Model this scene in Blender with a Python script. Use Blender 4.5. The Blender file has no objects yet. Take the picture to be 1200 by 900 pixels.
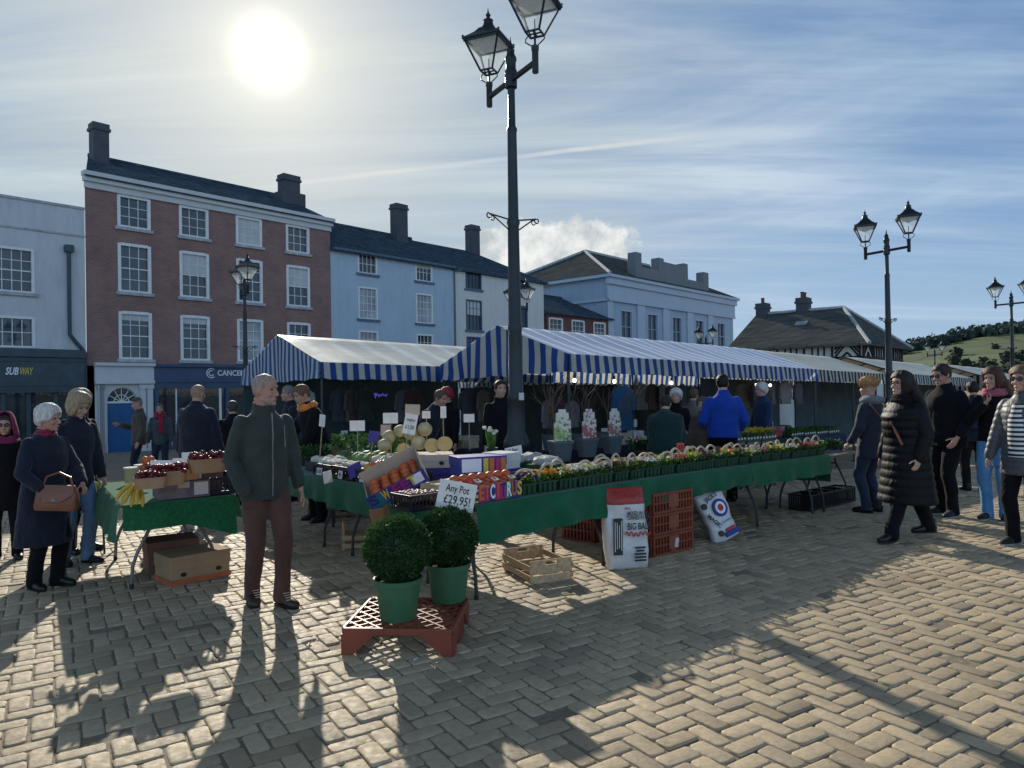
import bpy, bmesh, math, random
from mathutils import Vector, Matrix, Euler, noise as mnoise
random.seed(7)
SC = bpy.context.scene
COL = SC.collection
R = math.radians
PI = math.pi
V3 = Vector

# ------------------------------------------------------------------ camera
CAMH = 1.62
F = 832.0
cam_d = bpy.data.cameras.new('camera'); cam = bpy.data.objects.new('camera', cam_d); COL.objects.link(cam)
cam_d.sensor_width = 36.0; cam_d.lens = 36.0 * F / 1200.0
cam_d.clip_end = 6000; cam_d.clip_start = 0.05
cam.matrix_world = Matrix.Translation((0, 0, CAMH)) @ Matrix.Rotation(R(90 + 0.36), 4, 'X') @ Matrix.Rotation(R(-0.9), 4, 'Z')
SC.camera = cam
CM = cam.matrix_world.copy()

def ray(px, py):
    d = CM.to_3x3() @ V3(((px - 600) / F, -(py - 450) / F, -1.0))
    return d / d.y            # per metre of depth
def g(y):
    if y < 5.5: return 0.0
    if y < 8.5: return -0.03 * (y - 5.5) ** 2 / 6.0
    if y < 60: return -0.045 - 0.03 * (y - 8.5)
    return -0.045 - 0.03 * 51.5
def at(px, y, h=None, py=450):
    d = ray(px, py)
    return V3((d.x * y, y, g(y) + (h or 0.0)))
def tp(px, py, h=0.0):
    """point seen at a pixel, at height h above the ground"""
    d = ray(px, py); y = 5.0
    for _ in range(40):
        y = 0.5 * y + 0.5 * max(1.0, (g(y) + h - CAMH) / d.z)
    return V3((d.x * y, y, g(y) + h))
def zat(px, py, y):
    return CAMH + ray(px, py).z * y

# ------------------------------------------------------------------ things
def tag(o, label=None, cat=None, group=None, kind=None):
    if label: o['label'] = label
    if cat: o['category'] = cat
    if group: o['group'] = group
    if kind: o['kind'] = kind
    return o
def thing(name, label, cat, loc=(0, 0, 0), rotz=0, group=None):
    o = bpy.data.objects.new(name, None); COL.objects.link(o)
    o.empty_display_size = 0.1
    o.location = loc; o.rotation_euler = (0, 0, rotz)
    return tag(o, label, cat, group)
def dup(root, loc, rotz, label, group=None, scale=None):
    def cp(o, parent):
        c = o.copy(); COL.objects.link(c); c.parent = parent
        for ch in list(o.children): cp(ch, c)
        return c
    r = root.copy(); COL.objects.link(r)
    for ch in list(root.children): cp(ch, r)
    r.location = loc; r.rotation_euler = (root.rotation_euler.x, root.rotation_euler.y, rotz)
    if scale: r.scale = (scale,) * 3
    r['label'] = label
    if group: r['group'] = group
    return r
ORD = ['first', 'second', 'third', 'fourth', 'fifth', 'sixth', 'seventh', 'eighth', 'ninth', 'tenth', 'eleventh', 'twelfth',
       'thirteenth', 'fourteenth', 'fifteenth', 'sixteenth', 'seventeenth', 'eighteenth', 'nineteenth', 'twentieth',
       'twenty-first', 'twenty-second', 'twenty-third', 'twenty-fourth', 'twenty-fifth', 'twenty-sixth', 'twenty-seventh', 'twenty-eighth']

# ------------------------------------------------------------------ mesh builder
class MB:
    def __init__(s):
        s.v = []; s.f = []; s.mi = []; s.M = Matrix.Identity(4); s.cur = 0
    def add(s, vs, fs, mi=None):
        n = len(s.v)
        s.v.extend([(s.M @ V3(p))[:] for p in vs])
        m = s.cur if mi is None else mi
        for f in fs:
            s.f.append(tuple(i + n for i in f)); s.mi.append(m)
        return s
    def box(s, c, d, rot=None, mi=None):
        x, y, z = d[0] / 2, d[1] / 2, d[2] / 2
        vs = [V3(p) for p in ((-x,-y,-z),(x,-y,-z),(x,y,-z),(-x,y,-z),(-x,-y,z),(x,-y,z),(x,y,z),(-x,y,z))]
        if rot is not None:
            E = Euler(rot).to_matrix(); vs = [E @ p for p in vs]
        c = V3(c)
        return s.add([p + c for p in vs], [(0,3,2,1),(4,5,6,7),(0,1,5,4),(1,2,6,5),(2,3,7,6),(3,0,4,7)], mi)
    def bx(s, x0, x1, y0, y1, z0, z1, mi=None):
        return s.box(((x0+x1)/2,(y0+y1)/2,(z0+z1)/2), (x1-x0, y1-y0, z1-z0), None, mi)
    def beam(s, a, b, w, h, mi=None):
        a = V3(a); b = V3(b); d = b - a
        q = d.to_track_quat('X', 'Z'); E = q.to_matrix()
        x, y, z = d.length/2, w/2, h/2; c = (a+b)/2
        vs = [c + E @ V3(p) for p in ((-x,-y,-z),(x,-y,-z),(x,y,-z),(-x,y,-z),(-x,-y,z),(x,-y,z),(x,y,z),(-x,y,z))]
        return s.add(vs, [(0,3,2,1),(4,5,6,7),(0,1,5,4),(1,2,6,5),(2,3,7,6),(3,0,4,7)], mi)
    def quad(s, *p, mi=None):
        return s.add(p, [tuple(range(len(p)))], mi)
    def loft(s, rings, n=18, caps=True, mi=None, sq=2.0):
        """rings: (centre, axis_u, axis_v)"""
        vs = []; fs = []
        for c, a, b in rings:
            c = V3(c); a = V3(a); b = V3(b)
            for i in range(n):
                t = 2*PI*i/n; ct, st = math.cos(t), math.sin(t)
                if sq != 2.0:
                    ct = math.copysign(abs(ct)**(2/sq), ct); st = math.copysign(abs(st)**(2/sq), st)
                vs.append(c + a*ct + b*st)
        m = len(rings)
        for k in range(m-1):
            for i in range(n):
                j = (i+1) % n
                fs.append((k*n+i, k*n+j, (k+1)*n+j, (k+1)*n+i))
        if caps:
            fs.append(tuple(range(n-1, -1, -1))); fs.append(tuple((m-1)*n+i for i in range(n)))
        return s.add(vs, fs, mi)
    def tube(s, pts, rad, n=10, caps=True, mi=None, rnd=False):
        pts = [V3(p) for p in pts]
        if not isinstance(rad, (list, tuple)): rad = [rad]*len(pts)
        rad = list(rad)
        if rnd:   # rounded ends
            d0 = (pts[0]-pts[1]).normalized(); d1 = (pts[-1]-pts[-2]).normalized()
            r0, r1 = rad[0], rad[-1]; p0, p1 = pts[0].copy(), pts[-1].copy()
            pts = [p0+d0*r0*.98, p0+d0*r0*.7] + pts + [p1+d1*r1*.7, p1+d1*r1*.98]
            rad = [r0*.2, r0*.72] + rad + [r1*.72, r1*.2]
        rings = []; up = None
        for i, p in enumerate(pts):
            if i == 0: t = pts[1]-pts[0]
            elif i == len(pts)-1: t = pts[-1]-pts[-2]
            else: t = (pts[i+1]-pts[i]).normalized() + (pts[i]-pts[i-1]).normalized()
            if t.length < 1e-9: t = V3((0,0,1))
            t.normalize()
            if up is None:
                up = V3((0,0,1)) if abs(t.z) < .9 else V3((1,0,0))
            a = up - t*up.dot(t)
            if a.length < 1e-6: a = V3((0,1,0)) - t*t.y
            a.normalize(); b = t.cross(a); up = a
            rings.append((p, a*rad[i], b*rad[i]))
        return s.loft(rings, n, caps, mi)
    def lathe(s, prof, n=16, c=(0,0,0), caps=True, mi=None):
        return s.loft([(V3((c[0],c[1],c[2]+z)), V3((r,0,0)), V3((0,r,0))) for r, z in prof], n, caps, mi)
    def ell(s, c, r, nu=14, nv=9, mi=None, rot=None, wob=0.0, seed=0):
        vs = []; fs = []
        E = Euler(rot).to_matrix() if rot else None
        for k in range(1, nv):
            ph = PI*k/nv
            for i in range(nu):
                t = 2*PI*i/nu
                d = V3((math.sin(ph)*math.cos(t), math.sin(ph)*math.sin(t), math.cos(ph)))
                w = 1 + (wob*mnoise.noise(d*1.7+V3((seed*3.1,seed,0))) if wob else 0)
                p = V3((d.x*r[0]*w, d.y*r[1]*w, d.z*r[2]*w))
                vs.append((E @ p if E else p) + V3(c))
        for e in ((0,0,r[2]),(0,0,-r[2])):
            p = V3(e); vs.append((E @ p if E else p) + V3(c))
        T = len(vs)-2; B = len(vs)-1
        for i in range(nu):
            j = (i+1) % nu
            fs.append((T, i, j))
            for k in range(nv-2):
                fs.append((k*nu+i, (k+1)*nu+i, (k+1)*nu+j, k*nu+j))
            fs.append(((nv-2)*nu+j, (nv-2)*nu+i, B))
        return s.add(vs, fs, mi)
    def leaf(s, p, d, u, L, W, mi=None, fold=.25):
        """small folded leaf: p base, d direction, u normal-ish"""
        d = d.normalized(); r = d.cross(u)
        if r.length < 1e-5: r = V3((1,0,0))
        r.normalize(); n = r.cross(d)
        a = p; b = p + d*L*.5 + r*W*.5 + n*W*fold; c = p + d*L; e = p + d*L*.5 - r*W*.5 + n*W*fold
        return s.add((a, b, c, e), [(0,1,2),(0,2,3)], mi)
    def mesh(s, name, mats, smooth=40):
        me = bpy.data.meshes.new(name)
        me.from_pydata(s.v, [], s.f)
        if not isinstance(mats, (list, tuple)): mats = [mats]
        for m in mats: me.materials.append(m)
        if len(mats) > 1:
            me.polygons.foreach_set('material_index', s.mi)
        if smooth:
            me.polygons.foreach_set('use_smooth', [True]*len(me.polygons))
            if smooth < 180: me.set_sharp_from_angle(angle=R(smooth))
        me.update()
        return me
    def build(s, name, mats, parent=None, smooth=40, bevel=0, seg=2):
        o = bpy.data.objects.new(name, s.mesh(name, mats, smooth)); COL.objects.link(o)
        if parent: o.parent = parent
        if bevel:
            b = o.modifiers.new('bevel', 'BEVEL'); b.width = bevel; b.segments = seg; b.limit_method = 'ANGLE'; b.angle_limit = R(40)
        return o
def put(name, me, parent=None, loc=(0,0,0), rot=(0,0,0), scale=(1,1,1)):
    o = bpy.data.objects.new(name, me); COL.objects.link(o)
    o.location = loc; o.rotation_euler = rot; o.scale = scale
    if parent: o.parent = parent
    return o

# ------------------------------------------------------------------ materials
def srgb(r, g_, b):
    f = lambda c: (c/255/12.92) if c/255 <= .04045 else ((c/255+.055)/1.055)**2.4
    return (f(r), f(g_), f(b))
def nd(nt, t, **kw):
    n = nt.nodes.new(t)
    for k, v in kw.items():
        if k in n.inputs.keys() if hasattr(n.inputs, 'keys') else False: n.inputs[k].default_value = v
        else: setattr(n, k, v)
    return n
def math_n(nt, op, a, b=None, c=None, clamp=False):
    n = nt.nodes.new('ShaderNodeMath'); n.operation = op; n.use_clamp = clamp
    for i, x in enumerate((a, b, c)):
        if x is None: continue
        if hasattr(x, 'node'): nt.links.new(x, n.inputs[i])
        else: n.inputs[i].default_value = x
    return n.outputs[0]
def mixc(nt, fac, a, b, bt='MIX'):
    n = nt.nodes.new('ShaderNodeMix'); n.data_type = 'RGBA'; n.blend_type = bt
    for i, x in ((0, fac), (6, a), (7, b)):
        if hasattr(x, 'node'): nt.links.new(x, n.inputs[i])
        elif i == 0: n.inputs[0].default_value = x
        else: n.inputs[i].default_value = (x[0], x[1], x[2], 1)
    return n.outputs[2]
def noise_n(nt, vec, scale, detail=3, rough=.55, dist=0.0):
    n = nt.nodes.new('ShaderNodeTexNoise'); n.inputs['Scale'].default_value = scale
    n.inputs['Detail'].default_value = detail; n.inputs['Roughness'].default_value = rough; n.inputs['Distortion'].default_value = dist
    if vec is not None: nt.links.new(vec, n.inputs['Vector'])
    return n.outputs['Fac']
def remap(nt, v, a, b, c=0.0, d=1.0):
    n = nt.nodes.new('ShaderNodeMapRange'); n.clamp = True
    nt.links.new(v, n.inputs[0])
    for i, x in enumerate((a, b, c, d)): n.inputs[i+1].default_value = x
    return n.outputs[0]
def base_mat(name):
    m = bpy.data.materials.new(name); m.use_nodes = True
    nt = m.node_tree; p = nt.nodes['Principled BSDF']
    tc = nt.nodes.new('ShaderNodeTexCoord')
    return m, nt, p, tc
def add_bump(nt, p, h, strength, dist=.01):
    b = nt.nodes.new('ShaderNodeBump'); b.inputs['Strength'].default_value = strength; b.inputs['Distance'].default_value = dist
    nt.links.new(h, b.inputs['Height']); nt.links.new(b.outputs[0], p.inputs['Normal'])
def M(name, col, rough=.7, var=.3, scale=9, bump=.2, bscale=60, bdist=.004, metal=0.0, spec=.4, transl=0.0, col2=None, stretch=(1,1,1), island=0.0, sheen=0.0, emit=0):
    m, nt, p, tc = base_mat(name)
    mp = nt.nodes.new('ShaderNodeMapping'); nt.links.new(tc.outputs['Object'], mp.inputs[0]); mp.inputs['Scale'].default_value = stretch
    n1 = noise_n(nt, mp.outputs[0], scale, 4, .6)
    c2 = col2 or tuple(c*(1-var) for c in col)
    hi = tuple(min(1, c*(1+var*.5)) for c in col)
    f = remap(nt, n1, .3, .7)
    c = mixc(nt, f, c2, hi)
    if island:
        geo = nt.nodes.new('ShaderNodeNewGeometry')
        k = remap(nt, geo.outputs['Random Per Island'], 0, 1, 1-island, 1+island)
        cx = nt.nodes.new('ShaderNodeVectorMath'); cx.operation = 'SCALE'
        nt.links.new(c, cx.inputs[0]); nt.links.new(k, cx.inputs['Scale']); c = cx.outputs[0]
    nt.links.new(c, p.inputs['Base Color'])
    p.inputs['Roughness'].default_value = rough; p.inputs['Metallic'].default_value = metal
    p.inputs['Specular IOR Level'].default_value = spec
    if sheen: p.inputs['Sheen Weight'].default_value = sheen
    if bump:
        n2 = noise_n(nt, mp.outputs[0], bscale, 3, .6); add_bump(nt, p, n2, bump, bdist)
    if emit:
        nt.links.new(c, p.inputs['Emission Color']); p.inputs['Emission Strength'].default_value = emit
    if transl:
        t = nt.nodes.new('ShaderNodeBsdfTranslucent'); nt.links.new(c, t.inputs[0])
        mx = nt.nodes.new('ShaderNodeMixShader'); mx.inputs[0].default_value = transl
        nt.links.new(p.outputs[0], mx.inputs[1]); nt.links.new(t.outputs[0], mx.inputs[2])
        nt.links.new(mx.outputs[0], nt.nodes['Material Output'].inputs[0])
    return m
def stripes(name, ca, cb, axis, period, duty=.5, transl=.35, rough=.6, soft=.02, dirt=.25, bmp=.35, spec=.3):
    m, nt, p, tc = base_mat(name)
    sp = nt.nodes.new('ShaderNodeSeparateXYZ'); nt.links.new(tc.outputs['Object'], sp.inputs[0])
    x = math_n(nt, 'FRACT', math_n(nt, 'DIVIDE', sp.outputs[axis], period))
    e = math_n(nt, 'ABSOLUTE', math_n(nt, 'SUBTRACT', x, .5))
    s = remap(nt, e, duty/2-soft, duty/2+soft)
    n1 = noise_n(nt, tc.outputs['Object'], 2.3, 4, .6)
    c = mixc(nt, s, cb, ca)
    c = mixc(nt, remap(nt, n1, .35, .75, 0, dirt), c, (.30, .28, .22), 'MULTIPLY')
    nt.links.new(c, p.inputs['Base Color']); p.inputs['Roughness'].default_value = rough; p.inputs['Specular IOR Level'].default_value = spec
    n2 = noise_n(nt, tc.outputs['Object'], 5, 3, .5); add_bump(nt, p, n2, bmp, .04)
    if transl:
        t = nt.nodes.new('ShaderNodeBsdfTranslucent'); nt.links.new(c, t.inputs[0])
        mx = nt.nodes.new('ShaderNodeMixShader'); mx.inputs[0].default_value = transl
        nt.links.new(p.outputs[0], mx.inputs[1]); nt.links.new(t.outputs[0], mx.inputs[2])
        nt.links.new(mx.outputs[0], nt.nodes['Material Output'].inputs[0])
    return m
def brick_mat(name, c1, c2, mortar):
    m, nt, p, tc = base_mat(name)
    sp = nt.nodes.new('ShaderNodeSeparateXYZ'); nt.links.new(tc.outputs['Object'], sp.inputs[0])
    xy = math_n(nt, 'ADD', sp.outputs[0], sp.outputs[1])
    cb = nt.nodes.new('ShaderNodeCombineXYZ'); nt.links.new(xy, cb.inputs[0]); nt.links.new(sp.outputs[2], cb.inputs[1])
    b = nt.nodes.new('ShaderNodeTexBrick'); nt.links.new(cb.outputs[0], b.inputs['Vector'])
    b.inputs['Color1'].default_value = (*c1, 1); b.inputs['Color2'].default_value = (*c2, 1); b.inputs['Mortar'].default_value = (*mortar, 1)
    b.inputs['Scale'].default_value = 1.0; b.inputs['Brick Width'].default_value = .225; b.inputs['Row Height'].default_value = .075
    b.inputs['Mortar Size'].default_value = .009; b.inputs['Bias'].default_value = -.1
    n1 = noise_n(nt, tc.outputs['Object'], 1.1, 5, .65)
    c = mixc(nt, remap(nt, n1, .3, .75, 0, .55), b.outputs[0], (.35, .33, .36), 'MULTIPLY')
    nt.links.new(c, p.inputs['Base Color']); p.inputs['Roughness'].default_value = .85
    add_bump(nt, p, b.outputs['Fac'], -.4, .01)
    return m
def slate_mat(name, col, rowh=.22):
    m, nt, p, tc = base_mat(name)
    sp = nt.nodes.new('ShaderNodeSeparateXYZ'); nt.links.new(tc.outputs['Object'], sp.inputs[0])
    xy = math_n(nt, 'ADD', sp.outputs[0], math_n(nt, 'MULTIPLY', sp.outputs[1], .37))
    cb = nt.nodes.new('ShaderNodeCombineXYZ'); nt.links.new(xy, cb.inputs[0]); nt.links.new(math_n(nt, 'MULTIPLY', sp.outputs[2], 1.9), cb.inputs[1])
    b = nt.nodes.new('ShaderNodeTexBrick'); nt.links.new(cb.outputs[0], b.inputs['Vector'])
    b.inputs['Color1'].default_value = (*[c*.75 for c in col], 1); b.inputs['Color2'].default_value = (*[c*1.25 for c in col], 1)
    b.inputs['Mortar'].default_value = (*[c*.3 for c in col], 1); b.inputs['Scale'].default_value = 1
    b.inputs['Brick Width'].default_value = .3; b.inputs['Row Height'].default_value = rowh; b.inputs['Mortar Size'].default_value = .012
    n1 = noise_n(nt, tc.outputs['Object'], .9, 5, .7)
    c = mixc(nt, remap(nt, n1, .45, .8, 0, .4), b.outputs[0], tuple(c*1.5 for c in col))
    nt.links.new(c, p.inputs['Base Color']); p.inputs['Roughness'].default_value = 1.0; p.inputs['Specular IOR Level'].default_value = 0.0
    add_bump(nt, p, b.outputs['Fac'], -.5, .02)
    return m
def plaster_mat(name, col, streak=.35):
    m, nt, p, tc = base_mat(name)
    mp = nt.nodes.new('ShaderNodeMapping'); nt.links.new(tc.outputs['Object'], mp.inputs[0]); mp.inputs['Scale'].default_value = (1.6, 1.6, .35)
    n1 = noise_n(nt, mp.outputs[0], 1.6, 6, .7); n2 = noise_n(nt, tc.outputs['Object'], .5, 4, .6)
    c = mixc(nt, remap(nt, n1, .45, .8, 0, streak), col, tuple(x*.6 for x in col))
    c = mixc(nt, remap(nt, n2, .35, .7, 0, .25), c, tuple(x*.8 for x in col))
    nt.links.new(c, p.inputs['Base Color']); p.inputs['Roughness'].default_value = .8
    add_bump(nt, p, noise_n(nt, tc.outputs['Object'], 25, 4), .25, .01)
    return m
def glass_mat(name, col=(.02,.03,.04), rough=.04, spec=.6):
    m, nt, p, tc = base_mat(name)
    n1 = noise_n(nt, tc.outputs['Object'], .8, 2)
    nt.links.new(mixc(nt, remap(nt, n1, .35, .65), col, tuple(c*2.2 for c in col)), p.inputs['Base Color'])
    p.inputs['Roughness'].default_value = rough; p.inputs['Specular IOR Level'].default_value = spec
    add_bump(nt, p, noise_n(nt, tc.outputs['Object'], 2.0, 2), .06, .02)
    return m
SC.view_settings.view_transform = 'Standard'; SC.view_settings.look = 'None'; SC.view_settings.exposure = 0; SC.view_settings.gamma = 1
SC.cycles.max_bounces = 5; SC.cycles.diffuse_bounces = 3; SC.cycles.glossy_bounces = 3; SC.cycles.transparent_max_bounces = 6
# ------------------------------------------------------------------ sun + sky
SD = (CM.to_3x3() @ V3(((315-600)/F, -(62-450)/F, -1.0))).normalized()
sun_el = math.asin(SD.z); sun_az = math.atan2(SD.x, SD.y)
sd = bpy.data.lights.new('sun', 'SUN'); sd.energy = 5.0; sd.angle = R(.55); sd.color = (1.0, .93, .79)
sun = bpy.data.objects.new('sun', sd); COL.objects.link(sun)
sun.rotation_euler = (-SD).to_track_quat('-Z', 'Y').to_euler()
sun.location = SD*60

W = bpy.data.worlds.new('World'); SC.world = W; W.use_nodes = True
nt = W.node_tree; bg = nt.nodes['Background']
sky = nt.nodes.new('ShaderNodeTexSky'); sky.sky_type = 'NISHITA'; sky.sun_disc = False
sky.sun_elevation = sun_el; sky.sun_rotation = sun_az; sky.air_density = 1.0; sky.dust_density = .6; sky.ozone_density = 1.6
tc = nt.nodes.new('ShaderNodeTexCoord'); dr = tc.outputs['Generated']
def dotv(v):
    n = nt.nodes.new('ShaderNodeVectorMath'); n.operation = 'DOT_PRODUCT'
    nt.links.new(dr, n.inputs[0]); n.inputs[1].default_value = v; return n.outputs['Value']
sep = nt.nodes.new('ShaderNodeSeparateXYZ'); nt.links.new(dr, sep.inputs[0])
zz = math_n(nt, 'ADD', math_n(nt, 'MAXIMUM', sep.outputs[2], 0.0), .10)
px_ = math_n(nt, 'DIVIDE', sep.outputs[0], zz); py_ = math_n(nt, 'DIVIDE', sep.outputs[1], zz)
cb = nt.nodes.new('ShaderNodeCombineXYZ'); nt.links.new(px_, cb.inputs[0]); nt.links.new(py_, cb.inputs[1])
mp = nt.nodes.new('ShaderNodeMapping'); nt.links.new(cb.outputs[0], mp.inputs[0])
mp.inputs['Rotation'].default_value = (0, 0, R(34)); mp.inputs['Scale'].default_value = (.38, 1.25, 1)
c1 = noise_n(nt, mp.outputs[0], 1.15, 7, .60, .7)
mp2 = nt.nodes.new('ShaderNodeMapping'); nt.links.new(cb.outputs[0], mp2.inputs[0])
mp2.inputs['Rotation'].default_value = (0, 0, R(28)); mp2.inputs['Scale'].default_value = (.26, 3.6, 1)
c2 = noise_n(nt, mp2.outputs[0], 1.5, 6, .62, .35)
c3 = noise_n(nt, cb.outputs[0], .45, 3, .5)
sdot = dotv(SD)
near = remap(nt, sdot, .70, .985)              # thicker veil towards the sun
wisp = math_n(nt, 'ADD', math_n(nt, 'MULTIPLY', c1, .62), math_n(nt, 'MULTIPLY', c2, .38))
wisp = math_n(nt, 'ADD', wisp, math_n(nt, 'MULTIPLY', math_n(nt, 'SUBTRACT', c3, .5), .35))
dens = math_n(nt, 'ADD', remap(nt, wisp, .40, .62, 0, .80), math_n(nt, 'MULTIPLY', near, .60), clamp=True)
skyc = nt.nodes.new('ShaderNodeVectorMath'); skyc.operation = 'SCALE'
nt.links.new(sky.outputs[0], skyc.inputs[0]); skyc.inputs['Scale'].default_value = .085
# limit the bright bowl round the sun: the veil of cloud carries its own colour
blue = mixc(nt, .55, skyc.outputs[0], (.13, .29, .58))
low = remap(nt, sep.outputs[2], .0, .30, .62, 0)
blue = mixc(nt, low, blue, (.42, .62, .86))
cmott = remap(nt, c1, .32, .68)
cl_far = mixc(nt, cmott, (.30, .44, .64), (.50, .63, .79))
cl_near = mixc(nt, cmott, (.36, .445, .51), (.68, .76, .785))
cloud = mixc(nt, near, cl_far, cl_near)
col = mixc(nt, dens, blue, cloud)
# cumulus puff low over the roofs
pd = (CM.to_3x3() @ V3(((655-600)/F, -(296-450)/F, -1))).normalized()
pdot = dotv(pd)
pn = noise_n(nt, dr, 15, 7, .62)
pr_ = V3((pd.y, -pd.x, 0)).normalized(); pu_ = pr_.cross(pd).normalized()
la = math_n(nt, 'DIVIDE', dotv(pr_), .135); ve = math_n(nt, 'DIVIDE', dotv(pu_), .052)
pm = math_n(nt, 'ADD', math_n(nt, 'MULTIPLY', math_n(nt, 'SUBTRACT', 1.0, math_n(nt, 'SQRT', math_n(nt, 'ADD', math_n(nt, 'MULTIPLY', la, la), math_n(nt, 'MULTIPLY', ve, ve)))), .55), pn)
puff = math_n(nt, 'MULTIPLY', remap(nt, pm, .50, .60), remap(nt, pdot, .5, .6))
pcol = mixc(nt, remap(nt, noise_n(nt, dr, 26, 5, .6), .36, .64), (.50, .55, .58), (.92, .93, .90))
col = mixc(nt, math_n(nt, 'MULTIPLY', puff, .95), col, pcol)
# contrail across the sky
da = (CM.to_3x3() @ V3(((340-600)/F, -(215-450)/F, -1))).normalized(); db = (CM.to_3x3() @ V3(((830-600)/F, -(158-450)/F, -1))).normalized()
nn = da.cross(db).normalized()
cw = math_n(nt, 'ABSOLUTE', math_n(nt, 'ADD', dotv(nn), math_n(nt, 'MULTIPLY', math_n(nt, 'SUBTRACT', noise_n(nt, dr, 9, 3), .5), .006)))
trail = math_n(nt, 'MULTIPLY', remap(nt, cw, .0012, .0042, 1, 0), remap(nt, dotv((da+db*.7).normalized()), .94, .985))
trail = math_n(nt, 'MULTIPLY', trail, remap(nt, noise_n(nt, dr, 14, 4), .3, .6, .25, .8))
col = mixc(nt, trail, col, (.72, .74, .74))
# veiled sun and its glow
halo = remap(nt, sdot, math.cos(R(19)), 1.0); halo = math_n(nt, 'POWER', halo, 2.2)
col = mixc(nt, math_n(nt, 'MULTIPLY', halo, .55), col, (.84, .83, .77))
ang = math_n(nt, 'MULTIPLY', math_n(nt, 'ARCCOSINE', math_n(nt, 'MINIMUM', sdot, .999999)), 180/PI)
aa = math_n(nt, 'DIVIDE', ang, 1.42)
g1 = math_n(nt, 'MULTIPLY', math_n(nt, 'EXPONENT', math_n(nt, 'MULTIPLY', math_n(nt, 'MULTIPLY', aa, aa), -1.0)), 2.6)
g2 = math_n(nt, 'MULTIPLY', math_n(nt, 'EXPONENT', math_n(nt, 'DIVIDE', ang, -2.8)), .60)
def addglow(col, k, c):
    v = nt.nodes.new('ShaderNodeVectorMath'); v.operation = 'SCALE'; v.inputs[0].default_value = c; nt.links.new(k, v.inputs['Scale'])
    a = nt.nodes.new('ShaderNodeVectorMath'); a.operation = 'ADD'; nt.links.new(col, a.inputs[0]); nt.links.new(v.outputs[0], a.inputs[1]); return a.outputs[0]
col = addglow(col, g1, (1.0, .95, .80)); col = addglow(col, g2, (1.0, .88, .56))
zen = remap(nt, sep.outputs[2], .48, .80, 1.0, .22)      # unseen sky overhead dimmed to deepen the shade on the ground
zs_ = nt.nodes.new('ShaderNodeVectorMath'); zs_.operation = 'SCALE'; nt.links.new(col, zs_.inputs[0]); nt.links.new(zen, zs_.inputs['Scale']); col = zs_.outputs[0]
bk_ = remap(nt, sep.outputs[1], .05, -.55, 1.0, 1.9)     # brightness added to the unseen sky behind the viewer, lighting the fronts
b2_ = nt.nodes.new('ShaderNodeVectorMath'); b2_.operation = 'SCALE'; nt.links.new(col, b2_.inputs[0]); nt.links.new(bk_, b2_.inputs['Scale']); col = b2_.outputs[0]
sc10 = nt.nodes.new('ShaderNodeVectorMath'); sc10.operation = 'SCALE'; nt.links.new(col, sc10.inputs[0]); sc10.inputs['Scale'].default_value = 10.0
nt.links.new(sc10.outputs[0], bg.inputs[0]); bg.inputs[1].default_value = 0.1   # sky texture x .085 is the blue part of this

# ------------------------------------------------------------------ shared materials
m_black = M('black_paint', (.012, .014, .016), .35, .3, 12, .05)
m_post = M('post_paint', (.014, .022, .026), .38, .3, 6, .1)
m_steel = M('grey_steel', (.22, .21, .19), .45, .3, 10, .1, metal=.3)
m_dsteel = M('dark_steel', (.05, .05, .055), .45, .3, 10, .1, metal=.3)
m_white = M('white_paint', (.72, .72, .70), .5, .12, 4, .1)
m_whitecard = M('white_card', (.76, .76, .74), .7, .08, 5, .05, transl=.3)
m_glass = glass_mat('window_glass')
m_green = M('green_baize', (.016, .125, .060), .95, .25, 6, .5, 180, .004, spec=.1, transl=.12, sheen=.2)
m_green2 = M('green_baize_new', (.022, .15, .060), .95, .35, 40, .6, 220, .006, spec=.1, transl=.15, sheen=.2)
m_wood = M('pale_wood', (.55, .38, .21), .7, .35, 3, .3, 30, .003, stretch=(1, 9, 9))
m_oldwood = M('weathered_timber', (.36, .27, .17), .8, .4, 3, .4, 30, .004, stretch=(1, 9, 9))
m_board = M('table_board', (.19, .15, .11), .7, .3, 5, .2)
m_card = M('cardboard', (.42, .27, .15), .85, .15, 6, .15, transl=.1)
m_cardpale = M('pale_cardboard', (.56, .46, .36), .8, .12, 6, .15, transl=.15)
m_redplast = M('terracotta_plastic', (.25, .058, .030), .42, .25, 5, .1, spec=.45)
m_blackplast = M('black_plastic', (.012, .012, .014), .4, .3, 6, .1)
m_potgreen = M('green_pot', (.055, .155, .075), .5, .2, 4, .1)
m_potgrey = M('grey_pot', (.085, .105, .12), .5, .2, 4, .1)
m_traygreen = M('green_tray', (.010, .055, .028), .45, .3, 8, .1)
m_soil = M('potting_soil', (.03, .02, .013), .95, .5, 30, .8, 90, .01)
m_leaf = M('leaf', (.055, .13, .022), .5, .5, 14, 0, transl=.35, island=.35)
m_leafdark = M('box_leaf', (.036, .095, .020), .38, .4, 9, 0, transl=.35, island=.5, spec=.55)
m_twig = M('bare_twig', (.09, .06, .04), .8, .3, 10, .2)
m_cane = M('pale_cane', (.62, .50, .34), .6, .3, 14, .3, 60, transl=.05)
m_skin = M('skin', (.50, .285, .205), .55, .14, 14, .12, 120, .002, spec=.35)
m_skinred = M('ruddy_skin', (.47, .245, .175), .55, .10, 14, .12, 120, .002, spec=.35)

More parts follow.
